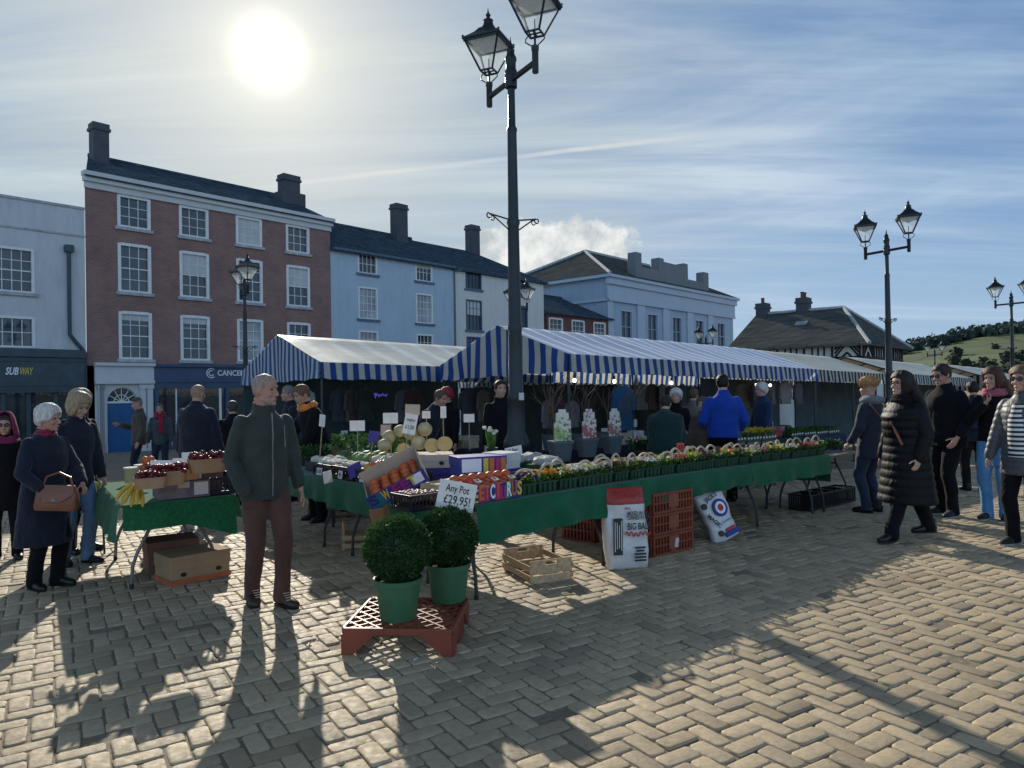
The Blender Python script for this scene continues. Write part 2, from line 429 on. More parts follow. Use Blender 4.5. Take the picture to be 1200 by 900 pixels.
# ------------------------------------------------------------------ ground
def ground_sheet():
    mb = MB()
    ys = [-40, -10, 0, 3, 5.5, 6, 6.5, 7, 7.5, 8, 8.5, 12, 16, 22, 30, 40, 50, 60, 90, 160, 400, 1200, 4000]
    xs = [-4000, -600, -120, -60, -30, -15, 0, 15, 30, 60, 120, 600, 4000]
    for y in ys:
        for x in xs: mb.v.append((x, y, g(y) - .0085))
    n = len(xs)
    for j in range(len(ys)-1):
        for i in range(n-1):
            mb.f.append((j*n+i, j*n+i+1, (j+1)*n+i+1, (j+1)*n+i)); mb.mi.append(0)
    m, nt, p, tc = base_mat('ground')
    n1 = noise_n(nt, tc.outputs['Object'], 30, 4, .7); n2 = noise_n(nt, tc.outputs['Object'], .8, 4, .6)
    # stone setts carried on as a texture beyond the built ones
    mp = nt.nodes.new('ShaderNodeMapping'); nt.links.new(tc.outputs['Object'], mp.inputs[0]); mp.inputs['Rotation'].default_value = (0, 0, R(32))
    b = nt.nodes.new('ShaderNodeTexBrick'); nt.links.new(mp.outputs[0], b.inputs['Vector']); b.inputs['Scale'].default_value = 1
    b.inputs['Brick Width'].default_value = .21; b.inputs['Row Height'].default_value = .105; b.inputs['Mortar Size'].default_value = .008
    b.inputs['Color1'].default_value = (.38, .31, .21, 1); b.inputs['Color2'].default_value = (.30, .245, .17, 1); b.inputs['Mortar'].default_value = (.07, .06, .045, 1)
    jt = mixc(nt, remap(nt, n1, .35, .7), (.14, .11, .075), (.30, .24, .16))
    sp = nt.nodes.new('ShaderNodeSeparateXYZ'); nt.links.new(tc.outputs['Object'], sp.inputs[0])
    c = mixc(nt, remap(nt, sp.outputs[1], 14.5, 15.5), jt, b.outputs[0])
    c = mixc(nt, remap(nt, n2, .35, .7, 0, .4), c, (.12, .105, .085))
    nt.links.new(c, p.inputs['Base Color']); p.inputs['Roughness'].default_value = .85
    add_bump(nt, p, n1, .6, .01)
    o = mb.build('ground', m, None, 60); tag(o, kind='structure'); return o
ground_sheet()

def setts():
    """herringbone of worn stone setts, each its own little bevelled block"""
    A = R(-33)
    ax = V3((math.sin(R(57)), math.cos(R(57)), 0)); ay = V3((-ax.y, ax.x, 0))
    Lu = .104
    rnd = random.Random(3)
    vs = []; fs = []
    def block(cx, cy, horiz):
        w, h = (2*Lu, Lu) if horiz else (Lu, 2*Lu)
        gp = .0030 + rnd.random()*.0035
        w -= gp*2; h -= gp*2
        c = ax*cx + ay*cy
        y = c.y
        ang = rnd.gauss(0, .018); dx, dy = rnd.gauss(0, .003), rnd.gauss(0, .003)
        z = rnd.gauss(0, .0022) - (rnd.random() < .03)*rnd.uniform(.004, .012); tx, ty = rnd.gauss(0, .012), rnd.gauss(0, .012)
        ca, sa = math.cos(ang), math.sin(ang)
        base = len(vs)
        hx, hy = w/2, h/2
        for lev, (ins, zz, ck) in enumerate(((0, -.03, .011), (0, -.0065, .012), (.0030, -.0014, .013), (.010, .0004, .015))):
            ex, ey = hx-ins, hy-ins
            k = min(ck, ex*.5, ey*.5)
            for q, (px, py) in enumerate(((-ex+k,-ey),(ex-k,-ey),(ex,-ey+k),(ex,ey-k),(ex-k,ey),(-ex+k,ey),(-ex,ey-k),(-ex,-ey+k))):
                j = .0022
                px += rnd.uniform(-j, j); py += rnd.uniform(-j, j)
                qx = px*ca - py*sa + dx; qy = px*sa + py*ca + dy
                P = c + ax*qx + ay*qy
                vs.append((P.x, P.y, g(P.y) + z + zz + qx*tx + qy*ty))
        for lev in range(3):
            o = base + lev*8
            for q in range(8):
                r = (q+1) % 8
                fs.append((o+q, o+r, o+8+r, o+8+q))
        fs.append(tuple(base+24+q for q in range(8)))
    N = 175
    for i in range(-N, N):
        for j in range(-N, N):
            d = (i - j) % 4
            if d == 0: cx, cy, hz = (i+1)*Lu, (j+.5)*Lu, True
            elif d == 3: cx, cy, hz = (i+.5)*Lu, (j+1)*Lu, False
            else: continue
            c = ax*cx + ay*cy
            if c.y < .6 or c.y > 15.6: continue
            if abs(c.x) > .78*c.y + 2.4: continue
            if c.y > 10.5 and (c.x < -.2 and c.x > -3): pass
            block(cx, cy, hz)
    me = bpy.data.meshes.new('pavement'); me.from_pydata(vs, [], fs)
    m, nt, p, tc = base_mat('stone_setts')
    geo = nt.nodes.new('ShaderNodeNewGeometry'); rp = geo.outputs['Random Per Island']
    ramp = nt.nodes.new('ShaderNodeValToRGB'); nt.links.new(rp, ramp.inputs[0])
    e = ramp.color_ramp.elements
    cols = [(.0, (.32, .24, .145)), (.2, (.48, .37, .23)), (.55, (.56, .435, .275)), (.88, (.48, .375, .24)), (1.0, (.30, .24, .16))]
    e[0].position = 0; e[0].color = (*cols[0][1], 1); e[1].position = 1; e[1].color = (*cols[-1][1], 1)
    for q, cc in cols[1:-1]:
        k = e.new(q); k.color = (*cc, 1)
    n1 = noise_n(nt, tc.outputs['Object'], 22, 5, .65); n2 = noise_n(nt, tc.outputs['Object'], .55, 5, .6); n3 = noise_n(nt, tc.outputs['Object'], 160, 3, .7)
    c = mixc(nt, remap(nt, n1, .38, .75, 0, .45), ramp.outputs[0], (.22, .175, .115))
    n4 = noise_n(nt, tc.outputs['Object'], 1.7, 6, .7)
    c = mixc(nt, remap(nt, n2, .42, .72, 0, .5), c, (.21, .165, .105))
    c = mixc(nt, remap(nt, n4, .56, .74, 0, .65), c, (.15, .12, .085))
    c = mixc(nt, remap(nt, n3, .55, .8, 0, .35), c, (.46, .40, .30))
    nt.links.new(c, p.inputs['Base Color'])
    nt.links.new(remap(nt, n1, .3, .7, .56, .82), p.inputs['Roughness']); p.inputs['Specular IOR Level'].default_value = .38
    h = math_n(nt, 'ADD', math_n(nt, 'MULTIPLY', n1, 1.0), math_n(nt, 'MULTIPLY', n3, .35))
    add_bump(nt, p, h, .55, .010)
    me.materials.append(m)
    me.polygons.foreach_set('use_smooth', [True]*len(me.polygons)); me.set_sharp_from_angle(angle=R(50)); me.update()
    o = put('pavement', me); tag(o, kind='structure')
setts()
# ------------------------------------------------------------------ buildings
UX = V3((.665, .747, 0)).normalized(); UA = math.atan2(UX.y, UX.x); NY = V3((-UX.y, UX.x, 0))
class Facade:
    """a vertical wall plane through p0 along direction d; pixel measurements are turned into metres on it"""
    def __init__(s, p0, d=UX):
        s.p0 = V3(p0); s.d = d.normalized(); s.n = V3((-s.d.y, s.d.x, 0)); s.a = math.atan2(s.d.y, s.d.x)
    def hit(s, px, py):
        r = ray(px, py); o = V3((0, 0, CAMH))
        t = (s.p0 - o).dot(s.n) / r.dot(s.n)
        P = o + r*t
        return (P - s.p0).dot(s.d), P.z - s.p0.z
    def S(s, px, py=400): return s.hit(px, py)[0]
    def Z(s, px, py): return s.hit(px, py)[1]

m_redbrick = brick_mat('red_brick', (.31, .155, .125), (.235, .125, .108), (.29, .225, .20))
m_redbrick2 = brick_mat('dark_red_brick', (.20, .060, .042), (.14, .045, .036), (.14, .10, .09))
m_bluewall = plaster_mat('blue_render', (.40, .50, .58), .45)
m_creamwall = plaster_mat('cream_render', (.62, .62, .58), .5)
m_paintwall = plaster_mat('old_white_render', (.54, .56, .57), .75)
m_greywall = plaster_mat('grey_blue_stucco', (.33, .42, .51), .45)
m_greylight = plaster_mat('pale_stucco', (.42, .50, .58), .22)
m_slate = slate_mat('blue_slate', (.060, .085, .11))
m_slate2 = slate_mat('weathered_slate', (.095, .098, .09))
m_cornice = plaster_mat('cornice_paint', (.55, .56, .56), .3)
m_brickchim = brick_mat('chimney_brick', (.085, .09, .105), (.07, .075, .09), (.075, .08, .09))
m_navy = M('navy_paint', (.035, .065, .13), .4, .2, 3, .05)
m_teal = M('dark_teal_paint', (.035, .062, .078), .4, .3, 3, .05)
m_bluedoor = M('blue_door_paint', (.012, .09, .25), .35, .2, 3, .05)
m_sill = M('stone_sill', (.40, .42, .43), .8, .3, 6, .2)
m_slatesill = M('blue_sill', (.10, .16, .24), .7, .3, 6, .2)
m_blind = M('window_blind', (.50, .52, .52), .8, .1, 3, .1)
m_glasspale = glass_mat('curtained_glass', (.17, .19, .20), .08, .5)
m_shopglass = glass_mat('shop_glass', (.015, .02, .024), .03, .8)

def wall_mesh(mb, L, H, holes, depth=.14, z0=0, mi=0):
    """front wall at y=0 facing -y with real openings and reveals"""
    xs = sorted({0, L} | {h[0] for h in holes} | {h[1] for h in holes})
    zs = sorted({z0, H} | {h[2] for h in holes} | {h[3] for h in holes})
    for i in range(len(xs)-1):
        for k in range(len(zs)-1):
            cx, cz = (xs[i]+xs[i+1])/2, (zs[k]+zs[k+1])/2
            if any(h[0] < cx < h[1] and h[2] < cz < h[3] for h in holes): continue
            mb.quad((xs[i],0,zs[k]), (xs[i+1],0,zs[k]), (xs[i+1],0,zs[k+1]), (xs[i],0,zs[k+1]), mi=mi)
    for a, b, c, d in holes:
        mb.quad((a,0,c), (a,0,d), (a,depth,d), (a,depth,c), mi=mi); mb.quad((b,0,d), (b,0,c), (b,depth,c), (b,depth,d), mi=mi)
        mb.quad((a,0,d), (b,0,d), (b,depth,d), (a,depth,d), mi=mi); mb.quad((b,0,c), (a,0,c), (a,depth,c), (b,depth,c), mi=mi)
def sash(root, a, b, c, d, nx=3, nz=4, fr=None, glass=None, sill=None, blind=0, trim=.09, proud=.02, rail=True, depth=.10):
    fr = fr or m_white; w = MB()
    o = trim
    # architrave standing just proud of the wall, then the sash in the opening
    w.bx(a-o*.3, a+o, -proud, depth, c, d); w.bx(b-o, b+o*.3, -proud, depth, c, d)
    w.bx(a+o, b-o, -proud, depth, d-o, d+o*.3); w.bx(a+o, b-o, -proud, depth, c-.002, c+o*.8)
    ia, ib, ic, id_ = a+o, b-o, c+o*.8, d-o
    if rail: w.bx(ia, ib, depth*.45, depth-.004, (ic+id_)/2-.022, (ic+id_)/2+.022)
    for i in range(1, nx):
        x = ia+(ib-ia)*i/nx; w.bx(x-.013, x+.013, depth*.5, depth-.002, ic, id_)
    for k in range(1, nz):
        if rail and nz % 2 == 0 and k == nz//2: continue
        z = ic+(id_-ic)*k/nz
        w.bx(ia, ib, depth*.5+.003, depth-.006, z-.013, z+.013)
    wo = w.build('window', fr, root)
    pn = MB(); pn.quad((ia, depth-.012, ic), (ib, depth-.012, ic), (ib, depth-.012, id_), (ia, depth-.012, id_))
    pn.build('pane', glass or m_glass, wo, 0)
    s = MB(); s.bx(a-.12, b+.12, -.10, .02, c-.13, c-.005); s.build('sill', sill or m_sill, wo, bevel=.008)
    if blind:
        bl = MB(); bl.bx(ia, ib, depth-.024, depth-.018, id_-(id_-ic)*blind, id_); bl.build('blind', m_blind, wo)
    return wo
def chimney(parent, cx, cy, zb, zt, w, d, pots=2, mat=None):
    c = MB(); c.bx(cx-w/2, cx+w/2, cy-d/2, cy+d/2, zb, zt-.32)
    c.bx(cx-w/2-.06, cx+w/2+.06, cy-d/2-.06, cy+d/2+.06, zt-.32, zt-.2); c.bx(cx-w/2-.02, cx+w/2+.02, cy-d/2-.02, cy+d/2+.02, zt-.2, zt)
    ch = c.build('chimney', mat or m_brickchim, parent)
    for i in range(pots):
        p = MB(); x = cx + (i-(pots-1)/2)*w/max(1, pots)
        p.lathe([(.10,0),(.09,.25),(.11,.27),(.11,.32)], 10, (x, cy, zt)); p.build('chimney_pot', m_redbrick2, ch)
    return ch
def gable_roof(root, L, ze, run, rise, mat, over=.15, back=None, eave=.25, skew=0):
    r = MB(); b = back or run; k1 = skew*run; k2 = skew*(run+b)
    y0 = -eave; z0 = ze - eave*rise/run
    r.quad((-over, y0, z0), (L+over, y0, z0), (L+over, run, ze+rise), (k1-over, run, ze+rise))
    r.quad((k1-over, run, ze+rise), (L+over, run, ze+rise), (L+over, run+b, ze), (k2-over, run+b, ze))
    r.quad((-over, y0, z0), (k1-over, run, ze+rise), (k2-over, run+b, ze), (k2-over, run+b, ze-.1), (-over, y0, z0-.1))
    r.quad((L+over, y0, z0-.1), (L+over, run+b, ze-.1), (L+over, run+b, ze), (L+over, run, ze+rise), (L+over, y0, z0))
    r.quad((-over, y0, z0-.1), (L+over, y0, z0-.1), (L+over, y0, z0), (-over, y0, z0))
    ro = r.build('roof', mat, root, 0)
    rd = MB(); rd.tube([(k1-over, run, ze+rise+.02), (L+over, run, ze+rise+.02)], .10, 8); rd.build('ridge_tiles', m_slate, ro)
    return ro

TEXTS = {}
def text_mesh(s, bold=0.0, shear=0.0, ext=.004):
    k = (s, bold, shear, ext)
    if k in TEXTS: return TEXTS[k]
    cu = bpy.data.curves.new('lettering', 'FONT'); cu.body = s; cu.size = 1.0; cu.align_x = 'CENTER'; cu.align_y = 'CENTER'
    cu.extrude = ext; cu.offset = bold; cu.shear = shear; cu.resolution_u = 3
    o = bpy.data.objects.new('lettering', cu); COL.objects.link(o)
    me = bpy.data.meshes.new_from_object(o.evaluated_get(bpy.context.evaluated_depsgraph_get()))
    bpy.data.objects.remove(o); TEXTS[k] = me
    return me
def lettering(s, mat, parent, loc, rot, size, width=None, bold=0.0, shear=0.0, name='lettering'):
    me = text_mesh(s, bold, shear).copy(); me.materials.clear(); me.materials.append(mat)
    o = put(name, me, parent, loc, rot)
    xs = [v.co.x for v in me.vertices]; w = (max(xs)-min(xs)) or 1
    o.scale = ((width/w) if width else size, size, size)
    return o
m_ltr_white = M('sign_white', (.80, .82, .84), .5, .05, 4, 0)
m_ltr_yellow = M('sign_yellow', (.62, .45, .08), .5, .05, 4, 0)
m_ltr_black = M('marker_ink', (.02, .02, .025), .6, .05, 4, 0)
UP = (R(90), 0, 0)

# --- red brick house -----------------------------------------------------
D0 = 27.0
pA = at(102, D0); pA.z = g(D0) - .12
FR = Facade(pA)
def lvl(f, px, y1, y2): return f.Z(px, y2), f.Z(px, y1)
rb = thing('brick_house', 'tall red brick townhouse of four storeys with white sash windows, navy shopfront and blue door', 'house', pA, FR.a)
LR = FR.S(387, 300)
zt = FR.Z(102, 205)
cols = [FR.S(p) for p in (159, 229, 293.5, 350.5)]
rows = [lvl(FR, 159, 231, 268), lvl(FR, 159, 287, 343), lvl(FR, 159, 366, 421)]
holes = []
for r, (z0, z1) in enumerate(rows):
    for c in cols: holes.append((c-.60, c+.60, z0, z1))
zf0, zf1 = FR.Z(110, 447), FR.Z(110, 428)       # shop fascia
wm = MB(); wall_mesh(wm, LR, zt, holes, .12, zf1-.02)
SK = .36      # the left party wall runs back at an angle, away from the square
wm.quad((LR,0,-1), (LR,9,-1), (LR,9,zt), (LR,0,zt)); wm.quad((9*SK,9,-1), (0,0,-1), (0,0,zt), (9*SK,9,zt)); wm.quad((LR,9,-1), (9*SK,9,-1), (9*SK,9,zt), (LR,9,zt))
wm.quad((4.5*SK,4.5,zt+2.0), (0,0,zt), (9*SK,9,zt)); wm.quad((LR,0,zt), (LR,4.5,zt+2.0), (LR,9,zt))
wall = wm.build('wall', m_redbrick, rb, 0)
k = 0
for r, (z0, z1) in enumerate(rows):
    for c in cols:
        sash(rb, c-.60, c+.60, z0, z1, 3, 3 if r == 0 else 4, blind={(1,1): .48, (2,0): .14, (2,1): .14, (0,2): .98, (1,3): .5}.get((r, cols.index(c)), 0), glass=m_glasspale if (r, cols.index(c)) in ((0,2),(2,2)) else None, rail=r > 0)
        if r < 2:
            pass
co = MB(); zc = zt
co.bx(-.12, LR+.10, -.34, .02, zc-.06, zc+.10); co.bx(-.08, LR+.06, -.22, .02, zc-.26, zc-.06); co.bx(-.03, LR+.02, -.10, .015, zc-.50, zc-.26)
co.build('cornice', m_cornice, rb)
gable_roof(rb, LR, zt+.12, 4.5, 2.0, m_slate, .06, eave=.30, skew=SK)
chimney(rb, .42+3.4*SK, 3.4, zt, FR.Z(106, 138)+1.0, .62, .55, 0)
chm = chimney(rb, LR-.30, 3.2, zt, FR.Z(360, 196)+.45, .95, .6, 0)
m = MB(); m.bx(LR-1.05, LR+.30, 2.6, 3.9, zt, zt+1.9); m.build('chimney_base', m_brickchim, rb)
# ground floor: doorcase, blue door with fanlight, shopfront
xd0, xd1 = FR.S(110), FR.S(178); xs1 = FR.S(286)
zd = FR.Z(140, 428)
dc = MB(); dz1 = FR.Z(142, 456)-.02; xa, xb = FR.S(124.5), FR.S(160)
xm = (xa+xb)/2; rad = (xb-xa)/2; zs = FR.Z(142, 471)
# white panel with an arched opening
N = 14
dc.quad((xd0,-.03,0), (xa,-.03,0), (xa,-.03,zs), (xd0,-.03,zs)); dc.quad((xb,-.03,0), (xd1,-.03,0), (xd1,-.03,zs), (xb,-.03,zs))
arc = [(xm-rad*math.cos(PI*i/N), zs+rad*1.02*math.sin(PI*i/N)) for i in range(N+1)]
for i in range(N):
    (x0, z0), (x1, z1) = arc[i], arc[i+1]
    dc.quad((x0,-.03,z0), (x1,-.03,z1), (x1,-.03,zf1), (x0,-.03,zf1)); dc.quad((x0,-.03,z0), (x0,.16,z0), (x1,.16,z1), (x1,-.03,z1))
dc.quad((xd0,-.03,zs), (xa,-.03,zs), (xa,-.03,zf1), (xd0,-.03,zf1)); dc.quad((xb,-.03,zs), (xd1,-.03,zs), (xd1,-.03,zf1), (xb,-.03,zf1))
dc.quad((xa,-.03,0), (xa,.16,0), (xa,.16,zs), (xa,-.03,zs)); dc.quad((xb,.16,0), (xb,-.03,0), (xb,-.03,zs), (xb,.16,zs))
for x in (xd0+.10, xd1-.24, xa-.30, xb+.06):
    dc.bx(x, x+.22, -.12, -.032, .0, zf1-.75); dc.bx(x-.04, x+.26, -.15, -.034, 0, .38); dc.bx(x-.03, x+.25, -.16, -.034, zf1-.92, zf1-.75)
dc.bx(xd0-.02, xd1+.02, -.22, -.034, zf1-.72, zf1-.60); dc.bx(xd0-.02, xd1+.02, -.14, -.034, zf1-.60, zf1-.02); dc.bx(xd0-.05, xd1+.05, -.28, -.034, zf1-.02, zf1+.10)
dcase = dc.build('doorcase', m_cornice, rb, 30)
d = MB(); d.bx(xa, xb, .08, .13, 0, zs-.03)
for i in (0, 1):
    for z0, z1 in ((.2, .85), (1.0, zs-.25)):
        x = xa+.12+i*(xb-xa-.12)/2; d.bx(x, x+(xb-xa)/2-.2, .066, .082, z0, z1)
door = d.build('door', m_bluedoor, rb, bevel=.008)
h = MB(); h.ell((xb-.12, .05, 1.05), (.035,.035,.035), 8, 6); h.build('handle', m_steel, door)
f = MB()
f.bx(xa, xb, .07, .13, zs-.05, zs+.03)
for i in range(7):
    a = PI*i/6; f.beam((xm, .1, zs), (xm+math.cos(a)*rad, .1, zs+math.sin(a)*rad), .03, .03)
for q in (.5, 1.0):
    f.tube([(xm-rad*q*math.cos(PI*i/N), .1, zs+rad*q*math.sin(PI*i/N)) for i in range(N+1)], .02, 5)
fl = f.build('fanlight', m_white, rb)
p = MB(); p.add([(xm,.135,zs)]+[(x,.135,z) for x, z in arc], [(0,i+1,i) for i in range(1,N+1)]); p.build('pane', m_glass, fl, 0)
st = MB(); st.bx(xa-.3, xb+.3, -.9, -.15, -.12, 0); st.bx(xa-.5, xb+.5, -1.3, -.9, -.2, -.1); st.build('doorstep', m_sill, rb, bevel=.01)
sh = MB()
sh.bx(xd1+.03, LR, -.16, -.03, zf0-.06, zf1-.04); sh.bx(xd1+.03, LR, -.30, -.02, zf1-.04, zf1+.08)
sh.bx(xd1+.03, LR, -.12, -.03, zf0-.30, zf0-.06); sh.bx(xd1+.03, LR, -.10, -.02, 0, .55)
xg0, xg1 = FR.S(183, 480), FR.S(263, 480)
for x in (xd1+.03, xg1, xg1+1.1, xg1+2.7, LR-.3): sh.bx(x, x+.16, -.14, -.02, .55, zf0-.30)
sf = sh.build('shopfront', m_navy, rb, bevel=.006)
gl = MB(); gl.quad((xd1+.19, -.05, .55), (LR, -.05, .55), (LR, -.05, zf0-.30), (xd1+.19, -.05, zf0-.30)); gl.build('shop_window', m_shopglass, sf, 0)
for q, w in ((256, .1), (205, .05)):
    mu = MB(); mu.bx(FR.S(q,480), FR.S(q,480)+w, -.09, -.052, .55, zf0-.3); mu.build('mullion', m_white, sf)
xl = FR.S(245, 437); zl = FR.Z(262, 437.5)
lettering('CANCER', m_ltr_white, sf, (FR.S(268.5,437), -.165, zl), UP, .33, FR.S(284,437)-FR.S(253,437), .012)
lettering('RESEARCH UK', m_ltr_white, sf, (FR.S(302,437), -.165, zl), UP, .33, FR.S(330,437)-FR.S(288,437), .012)
cl = MB()
for q in range(2):
    pts = []
    for i in range(15):
        a = R(50+q*20 + 260*i/14); rr = .20-q*.09
        pts.append((xl+.02+rr*math.cos(a), -.168-q*.002, zl+rr*math.sin(a)))
    cl.tube(pts, .022, 5)
cl.build('logo_ring', m_ltr_white, sf)

# --- white rendered building with the sandwich shop ----------------------
S0 = FR.S(-150, 420); pB = pA + UX*S0
FB = Facade(pB); LB = -S0 - .02
wb = thing('white_building', 'white rendered building with a dark teal shopfront at the left edge', 'house', pB, FB.a)
zt2 = FB.Z(98, 246)
wr1 = lvl(FB, 15, 290, 342); wr2 = lvl(FB, 18, 371, 407)
zsf = FB.Z(50, 411)
hl = []
for px in (15, -95):
    c = FB.S(px); hl += [(c-.66, c+.66, *wr1), (c-.66, c+.66, *wr2)]
wm = MB(); wall_mesh(wm, LB, zt2, hl, .12, zsf-.02)
wm.quad((0,8,-1), (0,0,-1), (0,0,zt2), (0,8,zt2)); wm.quad((LB,0,-1), (LB,8,-1), (LB,8,zt2), (LB,0,zt2)); wm.quad((LB,8,zt2), (0,8,zt2), (0,0,zt2), (LB,0,zt2))
wm.build('wall', m_paintwall, wb, 0)
q = MB(); q.bx(-.05, LB, -.05, .4, zt2, zt2+.09); q.bx(0, LB, -.045, .02, zt2-1.05, zt2-.98); q.build('coping', m_sill, wb)
for i, h in enumerate(hl):
    sash(wb, *h, 4 if i % 2 else 4, 4 if i % 2 == 0 else 2, trim=.07, rail=i % 2 == 0)
s = MB()
zq0, zq1 = FB.Z(50, 457), FB.Z(50, 419)
s.bx(0, LB-.12, -.22, -.01, zq0, zq1); s.bx(0, LB-.10, -.34, -.01, zq1, zsf+.05); s.bx(0, LB-.10, -.26, -.01, zq0-.10, zq0)
s.bx(.04, LB-.16, -.245, -.222, zq0+.12, zq0+.17); s.bx(.04, LB-.16, -.245, -.222, zq1-.17, zq1-.12)
s.bx(0, LB-.12, -.12, -.01, 0, .5)
for px in (-120, -40, 0, 30, 62, 98): x = FB.S(px, 490); s.bx(x, x+.14, -.13, -.01, .5, zq0-.10)
sf = s.build('shopfront', m_teal, wb, bevel=.008)
gl = MB(); gl.quad((0, -.04, .5), (LB-.12, -.04, .5), (LB-.12, -.04, zq0-.1), (0, -.04, zq0-.1)); gl.build('shop_window', m_shopglass, sf, 0)
zw = FB.Z(20, 435.5)
lettering('SUB', m_ltr_white, sf, (FB.S(11.5,435), -.228, zw), UP, .36, FB.S(19.5,435)-FB.S(4,435), .02, .28)
lettering('WAY', m_ltr_yellow, sf, (FB.S(28,435), -.228, zw), UP, .36, FB.S(36,435)-FB.S(20.5,435), .02, .28)
dp = MB(); x = FB.S(80, 340); x2 = FB.S(101, 425)
dp.tube([(x, -.12, FB.Z(80, 292)), (x, -.12, FB.Z(82, 392)), (x+.15, -.12, FB.Z(84, 399)), (x2-.2, -.12, FB.Z(99, 408)), (x2-.08, -.12, FB.Z(101, 414)), (x2-.08, -.12, .1)], .07, 8)
dp.bx(x-.14, x+.14, -.26, -.01, FB.Z(80, 296), FB.Z(80, 288)); dp.build('downpipe', m_teal, wb)

# --- pale blue house ------------------------------------------------------
pC = pA + UX*(LR+.01); FC = Facade(pC)
pC.z = g(pC.y) - .2; FC = Facade(pC)
LC = FC.S(530, 350)
cb_ = thing('blue_house', 'pale blue rendered house with slate roof between the brick townhouse and the cream house', 'house', pC, FC.a)
zt3 = FC.Z(389, 289)
hl = []
for px in (432, 498):
    c = FC.S(px)
    for (a, b, wd) in ((298, 321, .60), (337, 374, .60), (388, 424, .60)):
        z0, z1 = lvl(FC, 432, a, b); hl.append((c-wd, c+wd, z0, z1))
wm = MB(); wall_mesh(wm, LC, zt3, hl, .12)
wm.quad((LC,0,-1), (LC,8,-1), (LC,8,zt3), (LC,0,zt3)); wm.quad((LC,8,-1), (0,8,-1), (0,8,zt3), (LC,8,zt3)); wm.quad((0,8,-1),(0,0,-1),(0,0,zt3),(0,8,zt3))
wm.quad((LC,0,zt3), (LC,3.6,zt3+2.1), (LC,8,zt3)); wm.quad((0,3.6,zt3+2.1), (0,0,zt3), (0,8,zt3))
wm.build('wall', m_bluewall, cb_, 0)
for i, h in enumerate(hl):
    sash(cb_, *h, 4, 2 if i % 3 == 0 else 4, sill=m_slatesill, trim=.07, rail=False, glass=m_glasspale if i in (1, 2, 4) else None, blind=.25 if i == 3 else 0)
gable_roof(cb_, LC, zt3+.02, 3.6, 2.1, m_slate, .02, 4.4)
gt = MB(); gt.tube([(0, -.30, zt3-.12), (LC, -.30, zt3-.12)], .07, 8); gt.build('gutter', m_slatesill, cb_)
xch = FC.S(508, 300); chimney(cb_, xch, 3.0, zt3+1.2, FC.Z(494, 241)+.75, .85, .6, 0)

# --- cream house ----------------------------------------------------------
pD = pC + UX*LC; pD.z = g(pD.y)-.2; FD = Facade(pD)
LD = FD.S(637, 350)
cd = thing('cream_house', 'cream rendered house with hipped slate roof at the end of the terrace', 'house', pD, FD.a)
zt4 = FD.Z(532, 313)
hl = []
for px, wd in ((556, .66), (612, .55)):
    c = FD.S(px)
    for (a, b) in ((316, 339), (352, 387), (395, 430)):
        z0, z1 = lvl(FD, 556, a, b); hl.append((c-wd, c+wd, z0, z1))
wm = MB(); wall_mesh(wm, LD, zt4, hl, .12)
wm.quad((LD,0,-1), (LD,8,-1), (LD,8,zt4), (LD,0,zt4)); wm.quad((0,8,-1),(0,0,-1),(0,0,zt4),(0,8,zt4)); wm.quad((LD,8,-1), (0,8,-1), (0,8,zt4), (LD,8,zt4)); wm.build('wall', m_creamwall, cd, 0)
for i, h in enumerate(hl): sash(cd, *h, 4, 2 if i % 3 == 0 else 4, fr=M('navy_window_paint', (.05,.085,.14), .5, .1, 4, 0) if i == 0 else bpy.data.materials['navy_window_paint'], sill=m_slatesill, trim=.06, rail=i % 3 == 1, blind=.5 if i == 1 else 0)
r = MB(); e = .25; zr = zt4+2.1; xr = LD-3.3
r.quad((-.02,-e,zt4-.1), (LD+e,-e,zt4-.1), (xr,3.6,zr), (-.02,3.6,zr)); r.quad((LD+e,-e,zt4-.1), (LD+e,8,zt4-.1), (xr,3.6,zr)); r.quad((LD+e,8,zt4-.1), (-.02,8,zt4-.1), (-.02,3.6,zr), (xr,3.6,zr))
r.quad((-.02,-e,zt4-.2), (LD+e,-e,zt4-.2), (LD+e,-e,zt4-.1), (-.02,-e,zt4-.1)); r.quad((LD+e,-e,zt4-.2), (LD+e,8,zt4-.2), (LD+e,8,zt4-.1), (LD+e,-e,zt4-.1)); r.quad((-.02,-e,zt4-.2), (-.02,8,zt4-.2), (LD+e,8,zt4-.2), (LD+e,-e,zt4-.2))
r.build('roof', m_slate, cd, 0)
dp = MB(); dp.tube([(.12,-.09,0), (.12,-.09,zt4-.25), (.5,-.28,zt4-.14)], .06, 8); dp.build('downpipe', m_slatesill, cd)
xch = FD.S(601, 300); chimney(cd, xch, 3.6, zt4+.9, FD.Z(597, 264)+.6, .8, .6, 0)

# --- low brick building ---------------------------------------------------
pE = pD + UX*(LD+.3); pE.z = g(pE.y)-.2; FE = Facade(pE); LE = FE.S(716, 380)
eb = thing('low_brick_building', 'low red brick building with dark slate roof beside the grey stucco hall', 'house', pE, FE.a)
zt5 = FE.Z(640, 364)
hl = []
for px in (651.5, 677.5, 702.5):
    c = FE.S(px, 382); z0, z1 = lvl(FE, 652, 373, 398); hl.append((c-.75, c+.75, z0, z1))
wm = MB(); wall_mesh(wm, LE, zt5, hl, .12); wm.quad((LE,0,-1), (LE,9,-1), (LE,9,zt5), (LE,0,zt5)); wm.quad((0,9,-1),(0,0,-1),(0,0,zt5),(0,9,zt5)); wm.quad((0,4.5,zt5+1.9), (0,0,zt5), (0,9,zt5)); wm.build('wall', m_redbrick2, eb, 0)
for h in hl: sash(eb, *h, 3, 4)
gable_roof(eb, LE, zt5, 4.5, 1.9, m_slate, .1)

